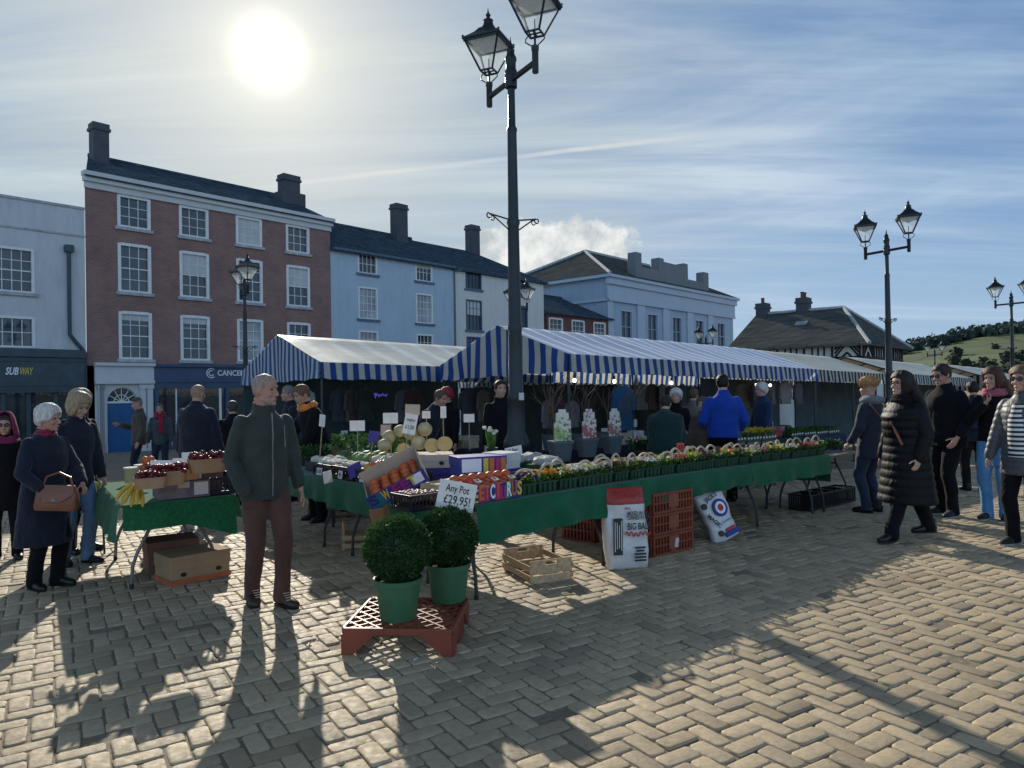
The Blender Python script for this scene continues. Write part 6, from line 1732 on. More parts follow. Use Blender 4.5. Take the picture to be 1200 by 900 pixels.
# ------------------------------------------------------------------ goods on the left table
def onQp(px, py, h): return tp(px, py, h)
t = flap_box('printed dark fruit carton with white tickets at the front of the banana table', onQ(.46, .17, .752), AQ, (.40, .30, .14), M('grape_print', (.075, .055, .075), .6, .75, 9, .1, col2=(.22,.20,.20)), False, False, open_=True, name='fruit_carton')
q = MB(); q.bx(-.05, .04, -.155, -.151, .085, .135); q.build('ticket', m_cardpale, t, 0); q = MB(); q.bx(.075, .185, -.155, -.151, .02, .125); q.build('ticket', m_whitecard, t, 0)
t = open_crate('dark blue folding crate at the right of the banana table', onQ(.72, .30, .752), AQ, (.36, .50, .15), M('dark_blue_plastic', (.012,.018,.035), .45, .3, 5, .1), None)
def punnet(label, c, rot, kind, n, dz, group, mat, s=1, d=(.20,.13,.075)):
    t = thing('punnet', label, 'punnet', c, rot, group); t.scale = (s,)*3
    m = MB(); X, Y, H = d[0]/2, d[1]/2, d[2]
    for r in ((.86, 0, .86), (1, H, 1)): pass
    m.loft([(V3((0,0,0)), V3((X*.85,0,0)), V3((0,Y*.85,0))), (V3((0,0,H)), V3((X,0,0)), V3((0,Y,0))), (V3((0,0,H-.004)), V3((X*.95,0,0)), V3((0,Y*.95,0))), (V3((0,0,.02)), V3((X*.8,0,0)), V3((0,Y*.8,0)))], 20, sq=4); m.build('tray', mat, t, 40)
    f = MB()
    for i in range(n):
        p = V3((random.uniform(-X*.85, X*.85), random.uniform(-Y*.8, Y*.8), H*.75+random.random()*dz)); f.ell(p, (.0135,.012,.012), 8, 6, wob=.2, seed=i)
    f.build('berries', kind, t, 180); return t
m_kraft = M('kraft_punnet', (.42, .24, .13), .8, .2, 8, .2)
for i, (px, py, h, s) in enumerate(((195, 568, .90, 1.30), (176, 572, .90, 1.0), (243, 553, .98, 1.30), (216, 562, .90, 1.1))):
    punnet('card punnet of red berries on the banana table, %s' % ['front one on the carton', 'small one next to the bananas', 'highest at the right', 'behind the front one'][i], tp(px, py, h), AQ, m_grape, 80, .05, 'punnets of red berries', m_kraft, s*1.15)
bx2 = flap_box('brown box with a white ticket lifting the high berry punnet', onQ(.62, .42, .752), AQ, (.40, .30, .20), M('brown_print', (.16, .07, .05), .7, .3, 5, .1), False, False, name='riser_box'); q = MB(); q.bx(-.12, .02, -.155, -.151, .06, .17); q.build('ticket', m_whitecard, bx2, 0)
for i, (px, py) in enumerate(((153, 566), (165, 562), (176, 556))):
    p = tp(px, py, .76); t = thing('jar', 'pale yellow tub with a white lid behind the bananas, %s from the left' % ORD[i], 'tub', p, 0, 'pale yellow tubs'); m = MB(); m.lathe([(.05,0),(.06,.13),(.062,.14)], 16); m.build('tub', M('pale_tub', (.50,.42,.20), .5, .2, 5, 0) if i == 0 else bpy.data.materials['pale_tub'], t, 40); m = MB(); m.lathe([(.064,.141),(.064,.155),(.001,.157)], 16, caps=False); m.build('lid', m_whitecard, t)
t = thing('orange_net', 'net bag of small oranges behind the yellow tubs', 'net bag', tp(173, 552, .90), 0); m = MB()
for i in range(12): m.ell((random.uniform(-.07,.07), random.uniform(-.05,.05), .03+random.uniform(0,.09)), (.032,.032,.03), 9, 6)
m.build('net_bag', m_orange, t, 180)
for i, (px, py, yw) in enumerate(((212, 548, 20), (189, 551, -5), (222, 540, 30))):
    card('pale printed fruit card at the back of the banana table, %s' % ['middle one', 'left one', 'right one'][i], px, py, 1.0, .13 if i != 1 else .20, .16, m_whitecard, R(yw), False, R(-10), group='pale cards on the banana table')
pile('mushroom', lambda a, b, h, o=tp(200, 557, .93): o + DQ*a + NQ*b + V3((0,0,h)), (7, 3), 'white garlic bulb behind the berry punnets', 'white bulbs on the banana table', .05, .05, 1)
pile('mushroom', lambda a, b, h, o=tp(247, 540, 1.02): o + DQ*a + NQ*b + V3((0,0,h)), (6, 3), 'white mushroom at the right of the banana table', 'white mushrooms on the banana table', .05, .05, 1)
def bananas(label, p, rot, n):
    t = thing('banana_bunch', label, 'bananas', p, 0); t.rotation_euler = (R(12), R(-8), rot)
    crown = V3((.04, .02, .155)); 
    for i in range(n):
        f = (i/(n-1)-.5); m = MB(); pts = []; rad = []
        ph = R(200 + 75*f); dh = V3((math.cos(ph), math.sin(ph), 0)); ly = i % 2
        for k in range(10):
            u = k/9; th_ = u*1.25
            q = crown + dh*(.02 + .165*math.sin(th_)*(1-.12*ly)) + V3((0, 0, -.02-.03*ly-.165*(1-math.cos(th_))))
            pts.append(q); rad.append(max(.006, .0185*min(1, .38+2.2*u)*min(1, (1.04-u)*5)))
        m.tube(pts, rad, 7, rnd=False); m.build('banana', m_banana, t, 60)
    m = MB(); m.tube([crown+V3((-.02,0,-.02)), crown+V3((.01,0,.02))], .016, 7); m.build('stem', m_twig, t)
bananas('bunch of ripe bananas hanging over the front edge of the left table', tp(160, 587, .77), AQ+R(35), 6)
t = thing('shopping_bag', 'bag of mixed red and green vegetables on the ground behind the women', 'bag', tp(112, 588, .52), 0); m = MB(); m.ell((0,0,.10), (.12,.10,.13), 14, 9, wob=.2, seed=3); m.build('bag', M('red_bag', (.16,.03,.04), .6, .4, 9, .4), t, 60); m = MB()
for i in range(14): m.ell((random.uniform(-.09,.09), random.uniform(-.07,.07), .2+random.uniform(0,.05)), (.035,.03,.03), 8, 6)
m.build('vegetables', m_lett, t, 180)
bt = t; bt.location.z = .0+.45
st = thing('folding_stool', 'small folding stand holding the vegetable bag behind the women', 'stand', (bt.location.x, bt.location.y, g(bt.location.y)), 0); m = MB(); m.bx(-.16,.16,-.12,.12,.425,.445); m.build('seat', m_board, st, 0)
for sx in (-1,1):
    for sy in (-1,1): m = MB(); m.tube([(sx*.13,sy*.10,.43),(sx*.15,sy*.11,0)], .012, 6); m.build('leg', m_dsteel, st)
# litter on the setts
for i, (px, py, sx, mt) in enumerate(((358, 751, .05, m_whitecard), (367, 748, .035, m_whitecard), (363, 755, .03, m_leafdark), (488, 773, .03, m_whitecard), (205, 672, .05, m_whitecard), (186, 668, .05, M('orange_scrap', (.45,.14,.06), .7, .2, 9, 0)))):
    p = tp(px, py, .004); t = thing('litter', 'scrap of %s on the setts %s' % (['white paper', 'torn white paper', 'dark leaf', 'white card', 'white netting', 'orange peel'][i], ['left of the terracotta tray', 'right of the larger white scrap', 'between two white scraps', 'in front of the terracotta tray', 'under the banana table', 'left of the box under the banana table'][i]), 'litter', p, random.random()*3)
    m = MB(); n = 7; vs = [(0,0,.012)]+[(sx*random.uniform(.6,1.2)*math.cos(2*PI*k/n), sx*.5*random.uniform(.6,1.2)*math.sin(2*PI*k/n), random.uniform(.003,.014)) for k in range(n)]; m.add(vs, [(0,1+k,1+(k+1)%n) for k in range(n)]); m.build('scrap', mt, t, 0)
# ------------------------------------------------------------------ people
def ik(a, c, l1, l2, hint):
    a = V3(a); c = V3(c); d = c-a; L_ = min(d.length, (l1+l2)*.999); dn = d.normalized()
    x = (l1*l1 - l2*l2 + L_*L_)/(2*L_); h = math.sqrt(max(0, l1*l1-x*x))
    hv = V3(hint); hv = (hv - dn*hv.dot(dn)).normalized()
    return a + dn*x + hv*h, a + dn*L_
_cloth = {}
def cloth_mat(name, col, rough=.85, var=.3, wr=.5, spec=.25, sheen=.15):
    if name in _cloth: return _cloth[name]
    m, nt, p, tc = base_mat(name)
    n1 = noise_n(nt, tc.outputs['Object'], 5, 4, .6); n2 = noise_n(nt, tc.outputs['Object'], 140, 2, .6)
    mp = nt.nodes.new('ShaderNodeMapping'); nt.links.new(tc.outputs['Object'], mp.inputs[0]); mp.inputs['Scale'].default_value = (1, 1, .45)
    n3 = noise_n(nt, mp.outputs[0], 13, 3, .55, .8)
    c = mixc(nt, remap(nt, n1, .3, .7), tuple(x*(1-var) for x in col), tuple(x*(1+var*.5) for x in col))
    nt.links.new(c, p.inputs['Base Color']); p.inputs['Roughness'].default_value = rough; p.inputs['Specular IOR Level'].default_value = spec
    p.inputs['Sheen Weight'].default_value = sheen; p.inputs['Sheen Roughness'].default_value = .5
    h = math_n(nt, 'ADD', math_n(nt, 'MULTIPLY', n3, 1.0), math_n(nt, 'MULTIPLY', n2, .05))
    add_bump(nt, p, h, wr, .035); _cloth[name] = m; return m
def hair_mat(name, col):
    if name in _cloth: return _cloth[name]
    m, nt, p, tc = base_mat(name)
    mp = nt.nodes.new('ShaderNodeMapping'); nt.links.new(tc.outputs['Object'], mp.inputs[0]); mp.inputs['Scale'].default_value = (1, 1, .15)
    n1 = noise_n(nt, mp.outputs[0], 90, 3, .6)
    nt.links.new(mixc(nt, remap(nt, n1, .3, .7), tuple(x*.55 for x in col), tuple(min(1, x*1.35) for x in col)), p.inputs['Base Color'])
    p.inputs['Roughness'].default_value = .55; p.inputs['Specular IOR Level'].default_value = .25; add_bump(nt, p, n1, .8, .010); _cloth[name] = m; return m
m_eye = M('eye_dark', (.03, .02, .015), .25, .2, 9, 0); m_lip = M('lip', (.36, .13, .11), .5, .2, 9, 0); m_lens = M('dark_lens', (.008,.008,.01), .08, .2, 4, 0, spec=.8)
wrk = bpy.data.textures.new('fold_noise', 'CLOUDS'); wrk.noise_scale = .16; wrk.noise_depth = 2
def remesh(o, vox, smooth=3, fold=0.0, mat=None):
    r = o.modifiers.new('weld', 'REMESH'); r.mode = 'VOXEL'; r.voxel_size = vox; r.use_smooth_shade = True
    s = o.modifiers.new('soften', 'SMOOTH'); s.factor = .5; s.iterations = smooth
    if fold:
        d = o.modifiers.new('folds', 'DISPLACE'); d.texture = wrk; d.strength = fold; d.mid_level = .5; d.texture_coords = 'GLOBAL' if False else 'LOCAL'
def hw(z):  # half width, front, back depth of the head at height z (head centre = 0)
    T = [(-.118,.020,.072,-.030),(-.108,.036,.086,.0),(-.090,.050,.090,.030),(-.060,.061,.089,.068),(-.030,.068,.088,.086),(0,.074,.088,.094),(.03,.077,.090,.099),(.06,.074,.085,.097),(.085,.062,.070,.082),(.105,.042,.046,.056),(.116,.018,.02,.024)]
    if z <= T[0][0]: return T[0][1:]
    for a, b in zip(T, T[1:]):
        if z <= b[0]:
            t = (z-a[0])/(b[0]-a[0]); return tuple(a[i]+(b[i]-a[i])*t for i in (1,2,3))
    return T[-1][1:]
def head_pt(th, z, k=1.0, add=0.0):
    """th: 0 = face direction (-y)"""
    w, f, b = hw(z)
    c, s = math.cos(th), math.sin(th)
    y = -(f if c > 0 else b)*math.copysign(abs(c)**.88, c); x = w*math.copysign(abs(s)**.92, s)
    q = V3((x, y, 0)); L_ = q.length or 1e-6
    return V3((x*k + x/L_*add, y*k + y/L_*add, z*(k if z > 0 else 1) + (add if z > .1 else 0)))
def head_geo(mb, Mh):
    keep = mb.M; mb.M = Mh
    n = 24; vs = []; fs = []
    zs = [-.118,-.110,-.095,-.075,-.055,-.035,-.015,.005,.025,.045,.065,.085,.10,.112,.118]
    for z in zs:
        for i in range(n):
            th = 2*PI*i/n; p = head_pt(th, z)
            c = math.cos(th)
            if c > .80 and -.012 < z < .016: p.y += .007*(1 if abs(p.x) > .012 else 0)      # eye hollows
            if c > .8 and .018 < z < .034: p.y -= .003
            vs.append(p)
    for k in range(len(zs)-1):
        for i in range(n): fs.append((k*n+i, k*n+(i+1)%n, (k+1)*n+(i+1)%n, (k+1)*n+i))
    fs.append(tuple(range(n-1,-1,-1))); fs.append(tuple((len(zs)-1)*n+i for i in range(n)))
    mb.add(vs, fs)
    # nose, lips, chin, ears
    mb.tube([(0,-.082,.012), (0,-.096,-.012), (0,-.108,-.034)], [.008,.011,.014], 8, rnd=True)
    mb.ell((0,-.098,-.041), (.017,.013,.009), 10, 7); mb.ell((0,-.088,-.068), (.021,.010,.0065), 10, 6); mb.ell((0,-.088,-.079), (.018,.010,.006), 10, 6); mb.ell((0,-.082,-.104), (.022,.016,.014), 10, 7)
    for s in (-1, 1):
        mb.ell((s*.076,.010,-.012), (.010,.020,.033), 10, 7, rot=(0,0,s*R(-18))); mb.ell((s*.042,-.070,-.035), (.022,.018,.020), 10, 7)
    mb.M = keep
def hair_geo(style, rnd, bulk=1.0):
    """shell round the skull"""
    mb = MB(); nt_, nz = 56, 22; vs = []; fs = []
    for j in range(nz+1):
        v = j/nz
        for i in range(nt_):
            th = 2*PI*i/nt_; a = abs((th+PI) % (2*PI) - PI)      # 0 at the face
            def pick(*pts):
                for (x0,y0),(x1,y1) in zip(pts, pts[1:]):
                    if a <= x1: t = (a-x0)/(x1-x0); t = t*t*(3-2*t); return y0+(y1-y0)*t
                return pts[-1][1]
            if style == 'short': low = pick((0,.070),(.7,.060),(1.1,.010),(1.45,-.020),(1.7,.0),(2.2,-.06),(PI,-.085)); th_ = .010
            elif style == 'crop': low = pick((0,.088),(.8,.068),(1.15,.02),(1.5,-.005),(2.2,-.05),(PI,-.075)); th_ = .0022
            elif style == 'puff': low = pick((0,.062),(.7,.045),(1.05,-.015),(1.5,-.030),(2.2,-.085),(PI,-.105)); th_ = .030
            elif style == 'bob': low = pick((0,.064),(.80,.050),(1.14,-.09),(1.45,-.125),(2.2,-.135),(PI,-.13)); th_ = .030
            elif style == 'long': low = pick((0,.070),(.80,.052),(1.12,-.06),(1.42,-.22),(2.0,-.33),(PI,-.34)); th_ = .028
            else: low = .05; th_ = .01
            top = .116
            z = top - (top-low)*v**1.0
            zz = max(z, -.10); p = head_pt(th, zz)
            q = V3((p.x, p.y, 0)); L_ = q.length or 1e-5
            cap = math.sin(min(1, v*2.2)*PI/2)
            t = th_*(.55+.45*cap)*(.30+.70*min(1, max(0, (a-.55)/.7)))*(1+.35*mnoise.noise(V3((math.cos(th)*2.2, math.sin(th)*2.2, z*14+rnd))))
            if style in ('bob','long') and z < -.02: t += (.012 if style == 'bob' else .012)*min(1, (-.02-z)/.08)
            if v > .93: t *= .45
            strand = (.0022*math.sin(th*31+rnd)+.0016*math.sin(th*57+z*20))*(0.15 if style == 'crop' else 1.6 if style != 'short' else 1)
            if style == 'long' and z < -.09 and a > 1.3: L_ += .105*min(1, (-.09-z)/.11)*min(1, (a-1.2)/.3)
            q = q/L_*(L_+t+strand)
            vs.append(V3((q.x, q.y + (.012 if (style == 'long' and z < -.1) else 0), z + (th_*1.0*(1-v) if z > .05 else 0))))
    T = len(vs); vs.append(V3((0, .01, .120+th_)))
    for j in range(nz):
        for i in range(nt_): k = (i+1) % nt_; fs.append((j*nt_+i, (j+1)*nt_+i, (j+1)*nt_+k, j*nt_+k))
    for i in range(nt_): fs.append((T, i, (i+1) % nt_))
    mb.add(vs, fs)
    if style == 'long':
        q = .12*(bulk-1)
        for dx, sc_, dz in ((-.045, .62, .0), (.045, .62, -.02), (0, .8, .015)):
            mb.loft([(V3((dx*.5, .070, .06)), V3((.060*sc_,0,0)), V3((0,.045,0))), (V3((dx, .092, -.05)), V3((.085*sc_,0,0)), V3((0,.046,0))), (V3((dx*1.1, .118+q*.6, -.15)), V3((.10*sc_,0,0)), V3((0,.045,0))), (V3((dx*1.2+.008, .140+q, -.26)), V3((.102*sc_,0,0)), V3((0,.040,0))), (V3((dx*1.2, .146+q, -.36+dz)), V3((.075*sc_,0,0)), V3((0,.028,0))), (V3((dx*1.1, .142+q, -.41+dz)), V3((.03*sc_,0,0)), V3((0,.012,0)))], 18)
    return mb
def hand_geo(mb, wr, d, palm, s=1.0, curl=.5):
    """wr wrist, d direction of the hand, palm = palm normal"""
    d = V3(d).normalized(); palm = V3(palm); palm = (palm - d*palm.dot(d)).normalized(); side = d.cross(palm)
    rings = []
    for t, wd, th in ((-.01,.025,.021),(.02,.031,.017),(.055,.040,.016),(.088,.039,.0135)):
        rings.append((wr+d*t*s, side*wd*s, palm*th*s))
    mb.loft(rings, 12)
    for i, (off, L_, r) in enumerate(((-.030,.070,.0085),(-.010,.078,.009),(.010,.074,.0088),(.028,.058,.0078))):
        b = wr+d*.080*s+side*off*s; p = [b]; dd = d.copy()
        for k in range(3):
            dd = (dd + palm*curl*(.55+.25*k)).normalized(); p.append(p[-1]+dd*L_*s*(.42,.33,.25)[k])
        mb.tube(p, [r*s, r*s*.95, r*s*.88, r*s*.75], 8, rnd=True)
    b = wr+d*.025*s-side*.026*s; dd = (d*.7-side*.75+palm*.35).normalized(); p = [b, b+dd*.035*s, b+dd*.035*s+(dd+d*.5+palm*.3).normalized()*.030*s, b+dd*.035*s+(dd+d*.8+palm*.5).normalized()*.055*s]
    mb.tube(p, [.012*s,.011*s,.0095*s,.008*s], 8, rnd=True)

def person(label, pos, yaw, H=1.75, coat='jacket', cc=None, tc_=None, sc=None, hair=('short', (.05,.035,.025)), skin=None, head_yaw=0, head_pitch=0, lean=0, arms=((-.26,-.10,.80),(.26,-.10,.80)), feet=((-.11,0,0),(.11,0,0)), bulk=1.0, vox=.012, collar=True, far=False, hands=(True, True), female=False, group=None, z=None, puff=0, extra=None, elbow=((-.42,1,0),(.42,1,0)), hem=None, palm=((1,0,0),(-1,0,0)), curl=.35, hood=None, groupname=None):
    root = thing('person', label, 'person', (pos[0], pos[1], g(pos[1]) if z is None else z), yaw, group)
    s = H/1.75; root.scale = (s, s, s)
    LM = Matrix.Translation((0,0,.95)) @ Matrix.Rotation(R(lean), 4, 'X') @ Matrix.Translation((0,0,-.95))
    up = lambda p: LM @ V3(p)
    sk = skin or m_skin
    sw = (.150 if female else .168)*(1+.35*(bulk-1))
    nk = up((0, .015, 1.47)); hc = up((0, -.018, 1.632))
    Mh = Matrix.Translation(hc) @ Matrix.Rotation(R(lean*.6), 4, 'X') @ Matrix.Rotation(R(head_yaw), 4, 'Z') @ Matrix.Rotation(R(head_pitch), 4, 'X')
    b = MB()
    def oring(z, rx, ry, cy=0, dx=0): return (up((dx, cy, z)), LM.to_3x3() @ V3((rx,0,0)), LM.to_3x3() @ V3((0,ry,0)))
    b.loft([oring(.86,.12,.09), oring(.95,.13,.09), oring(1.1,.115,.08), oring(1.26,.13,.085), oring(1.38,.13,.08,.01), oring(1.44,.10,.06,.015), oring(1.475,.055,.05,.015)], 18)
    nt_ = .053 if female else .062
    b.tube([up((0,.02,1.42)), nk, hc+Mh.to_3x3() @ V3((0,.022,-.06))], [nt_*1.15, nt_, nt_*.98], 14)
    head_geo(b, Mh)
    joints = {}
    for k, sg in enumerate((-1, 1)):
        hip = V3((sg*.085, 0, .90)); an = V3((feet[k][0], feet[k][1], .085+feet[k][2]))
        kn, an = ik(hip, an, .425, .415, (sg*.08, -1, 0))
        b.tube([hip, kn, an], [.075, .048, .036], 12, rnd=True); b.ell((an.x, an.y-.045, an.z-.055), (.028, .075, .020), 10, 7)
        sh = up((sg*sw, .012, 1.378)); wr = V3(arms[k]); wr = up(wr)
        el, wr = ik(sh, wr, .285, .255, LM.to_3x3() @ V3(elbow[k]))
        b.tube([sh, el, wr], [.042, .036, .025], 12, rnd=True)
        if hands[k]: hand_geo(b, wr, (wr-el), LM.to_3x3() @ V3(palm[k]), .98 if not female else .88, curl)
        joints[k] = (hip, kn, an, sh, el, wr)
    body = b.build('body', sk, root, 180); remesh(body, vox*.62 if not far else .014, 2)
    # face details
    def onhead(mb): mb.M = Mh; return mb
    if True:
        for sg in (-1, 1):
            e = onhead(MB()); e.ell((sg*.031,-.0775,.004), (.0135,.008,.0065), 8, 6); e.build('eye', m_eye, root, 180)
            e = onhead(MB()); e.tube([(sg*.016,-.089,.024), (sg*.034,-.087,.029), (sg*.052,-.074,.023)], [.003,.004,.002], 6); e.build('eyebrow', hair_mat('hair_%02d_%02d_%02d' % tuple(int(c*99) for c in hair[1]), hair[1]) if hair else m_eye, root, 180)
        e = onhead(MB()); e.ell((0,-.0955,-.0735), (.021,.0045,.0055), 10, 6); e.build('mouth', m_lip, root, 180)
    if hair and hair[0] != 'none':
        hm = hair_mat('hair_%02d_%02d_%02d' % tuple(int(c*99) for c in hair[1]), hair[1])
        hb = hair_geo(hair[0], random.random()*5, bulk); ho = hb.build('hair', hm, root, 180); ho.matrix_local = Mh
        so = ho.modifiers.new('thick', 'SOLIDIFY'); so.thickness = .010 if hair[0] != 'crop' else .004; so.offset = -1
    # trousers
    tm = tc_ or cloth_mat('black_trousers', (.012,.012,.014)); ts = MB(); k_ = 1+.35*(bulk-1)
    ts.loft([(V3((0,0,.83)), V3((.165*k_,0,0)), V3((0,.115*k_,0))), (V3((0,0,.93)), V3((.165*k_,0,0)), V3((0,.115*k_,0))), (up((0,0,1.02)), V3((.15*k_,0,0)), V3((0,.105*k_,0)))], 20)
    for k, sg in enumerate((-1, 1)):
        hip, kn, an, sh, el, wr = joints[k]
        lo = an + V3((0, .0, -.055))
        mid = kn.lerp(an, .5)+V3((0,.012,0))
        ts.tube([hip+V3((0,0,.0)), hip.lerp(kn,.5), kn, mid, an.lerp(kn,.12), lo], [x*k_ for x in (.098,.088,.070,.064,.060,.064)], 16)
    to = ts.build('trousers', tm, root, 180); remesh(to, vox, 3, .022)
    # shoes
    shm = sc or cloth_mat('black_shoe', (.010,.009,.008), .4, .3, .2, .5, 0)
    for k, sg in enumerate((-1, 1)):
        hip, kn, an, *_ = joints[k]; bz = an.z-.085
        so_ = MB(); fw = .1*sg*-0
        Mf = Matrix.Translation((an.x, an.y, bz)) @ Matrix.Rotation(R(-12*sg*-1), 4, 'Z')
        so_.M = Mf
        so_.loft([(V3((0,.075,.045)), V3((.026,0,0)), V3((0,.006,.036))), (V3((0,.055,.052)), V3((.038,0,0)), V3((0,0,.050))), (V3((0,.0,.060)), V3((.042,0,0)), V3((0,0,.058))), (V3((0,-.06,.046)), V3((.045,0,0)), V3((0,0,.044))), (V3((0,-.12,.036)), V3((.048,0,0)), V3((0,0,.033))), (V3((0,-.165,.030)), V3((.038,0,0)), V3((0,0,.026))), (V3((0,-.185,.026)), V3((.018,0,0)), V3((0,0,.015)))], 14)
        so_.tube([(0,.02,.06), (0,.022,.15)], [.045,.047], 12)
        o = so_.build('shoe', shm, root, 60)
        sl = MB(); sl.M = Mf; sl.loft([(V3((0,-.05,0)), V3((.046,0,0)), V3((0,.135,0))), (V3((0,-.05,.018)), V3((.047,0,0)), V3((0,.137,0)))], 18, sq=2.6); sl.build('sole', extra.get('sole', m_blackplast) if extra else m_blackplast, o, 40)
    # coat
    cm = cc or cloth_mat('black_coat', (.010,.010,.013))
    hm_ = hem if hem is not None else {'jacket': .80, 'short': .90, 'mid': .60, 'long': .34, 'jumper': .88}[coat]
    ct = MB(); bk = bulk
    rings = []
    flare = max(0, .80-hm_)
    fw = V3((0,0,0))
    def cr(z, rx, ry, cy=0):
        if z >= .95: rings.append((up((0,cy,z)), LM.to_3x3() @ V3((rx*bk,0,0)), LM.to_3x3() @ V3((0,ry*bk,0))))
        else: rings.append((V3((0,cy,z)), V3((rx*bk,0,0)), V3((0,ry*bk,0))))
    prof = [(hm_, .185+.10*flare, .135+.13*flare, .0)]
    if hm_ < .75: prof.append(((hm_+.92)/2, .185+.04*flare, .138+.05*flare, 0))
    prof += [(.93,.182,.135,0), (1.06,.172,.130,0), (1.18,.176,.133,0), (1.30,.186,.133,.004), (1.375,.178,.118,.010), (1.415,.150,.100,.014), (1.452,.105,.086,.016), (1.485,.078,.078,.016)]
    if female: prof = [(z, rx*.93 if z > 1.0 else rx*.97, ry*(1.06 if 1.15 < z < 1.35 else .97), cy) for z, rx, ry, cy in prof]
    if puff:
        # quilted: many rings swelling between the seams
        zs = []; z_ = hm_
        while z_ < 1.40: zs += [(z_, 0), (z_+puff*.25, .75), (z_+puff*.5, 1), (z_+puff*.75, .75)]; z_ += puff
        def itp(z):
            for a, c in zip(prof, prof[1:]):
                if z <= c[0]: t = (z-a[0])/(c[0]-a[0]); return [a[i]+(c[i]-a[i])*t for i in (1,2,3)]
            return prof[-1][1:]
        for z_, w in zs: rx, ry, cy = itp(z_); cr(z_, rx-.002+.0065*w, ry-.002+.0065*w, cy)
        for p in prof[-2:]: cr(*p)
    else:
        for p in prof: cr(*p)
    ct.loft(rings, 26)
    for k, sg in enumerate((-1, 1)):
        hip, kn, an, sh, el, wr = joints[k]
        cuff = wr - (wr-el).normalized()*(.012 if hands[k] else -.045)
        r0, r1, r2 = .067*bk**.5, .060*bk**.5, .047*bk**.5
        if puff:
            pts = []; rd = []
            for A_, B_, ra, rb2 in ((sh, el, r0, r1), (el, cuff, r1, r2)):
                n = max(2, int((B_-A_).length/puff))
                for q in range(n*4):
                    t = q/(n*4); pts.append(A_.lerp(B_, t)); rd.append(ra+(rb2-ra)*t - .002+.0055*math.sin(PI*((t*n) % 1)))
            pts.append(cuff); rd.append(r2); ct.tube(pts, rd, 16, rnd=True)
        else:
            ct.tube([sh+(sh-el).normalized()*.0, sh.lerp(el,.5), el, el.lerp(cuff,.5), cuff], [r0, r0*.93, r1, r1*.9, r2], 16, rnd=False); ct.ell(sh, (r0*1.0,)*3, 14, 9)
    if collar:
        ct.loft([(up((0,.016,1.44)), V3((.095,0,0)), V3((0,.09,0))), (up((0,.012,1.50)), V3((.082,0,0)), V3((0,.080,.012))), (up((0,.010,1.53)), V3((.080,0,0)), V3((0,.078,.018)))], 20)
    co_ = ct.build('coat' if coat in ('long','mid') else ('jumper' if coat == 'jumper' else 'jacket'), cm, root, 180)
    remesh(co_, vox*(.8 if puff else 1), 1 if puff else 3, .0 if puff else .028)
    return root, Mh, joints, up
def on_head(root, Mh, name, fn, mat, smooth=60):
    m = MB(); m.M = Mh; fn(m); return m.build(name, mat, root, smooth)
def glasses(root, Mh, lens, frame):
    m = MB(); m.M = Mh
    for s in (-1, 1):
        m.tube([(s*.033+.026*math.cos(2*PI*i/14), -.0945-.001*0, .004+.019*math.sin(2*PI*i/14)) for i in range(15)], .0026, 5)
        m.tube([(s*.060,-.092,.010), (s*.074,-.05,.010), (s*.079,.02,.004)], .0024, 5)
    m.tube([(-.010,-.098,.010), (.010,-.098,.010)], .0026, 5)
    go = m.build('glasses', frame, root, 60)
    if lens:
        for s in (-1, 1):
            l = MB(); l.M = Mh; l.loft([(V3((s*.033,-.0955,.004)), V3((.025,0,0)), V3((0,0,.018))), (V3((s*.033,-.0925,.004)), V3((.025,0,0)), V3((0,0,.018)))], 16); l.build('lens', lens, go, 0)
def scarf(root, up, mat, r=.105, z=1.455, tail=False, th=.030):
    m = MB()
    for q in range(2):
        m.tube([up(((r-.012*q)*math.cos(2*PI*i/18), .008+(r-.015*q)*math.sin(2*PI*i/18), z+.03*q+.008*math.sin(i*2.1+q))) for i in range(19)], [th+th*.2*math.sin(i*1.7) for i in range(19)], 8)
    if tail: m.loft([(up((.03,-.12,z)), V3((.045,0,0)), V3((0,.02,0))), (up((.035,-.155,z-.18)), V3((.05,0,0)), V3((0,.018,0))), (up((.04,-.165,z-.36)), V3((.055,0,0)), V3((0,.014,0)))], 12)
    m.build('scarf', mat, root, 60)
def px_person(px, py): P = tp(px, py); return (P.x, P.y)
K = cloth_mat
c_olive = K('olive_softshell', (.038,.046,.038), .75, .25, .45); c_brownt = K('rust_brown_trousers', (.105,.048,.034), .85, .3, .8)
c_navy = K('navy_wool', (.012,.016,.028), .9, .3, .5); c_black = K('black_cloth', (.007,.007,.009), .9, .3, .5, .15, .05); c_jeans = K('blue_denim', (.11,.19,.30), .85, .35, .8)
c_jeansl = K('bright_denim', (.10,.28,.52), .85, .3, .9); c_darkjean = K('dark_denim', (.02,.03,.055), .9, .3, .6)
c_puff = K('black_quilting', (.0045,.0045,.006), .55, .3, .3, .2, .0); c_greypuff = K('grey_quilting', (.075,.075,.082), .5, .3, .25, .4)
c_royal = K('royal_blue_knit', (.008,.05,.34), .9, .2, .6); c_brownj = K('brown_jacket', (.085,.062,.045), .85, .3, .5); c_dgreen = K('dark_green_fleece', (.010,.035,.032), .9, .3, .5)
c_red = K('red_scarf', (.30,.02,.05), .9, .3, .6); c_pink = K('pink_scarf', (.42,.10,.14), .9, .3, .6); c_mag = K('magenta_hood', (.25,.02,.085), .9, .3, .7); c_orange = K('orange_collar', (.65,.20,.03), .8, .2, .4)
l_brown = K('brown_boot_leather', (.055,.028,.018), .45, .3, .3, .5, 0); l_bag = K('tan_bag_leather', (.21,.075,.035), .42, .3, .3, .5, 0); m_sole = M('pale_sole', (.42,.40,.36), .7, .2, 9, .1)
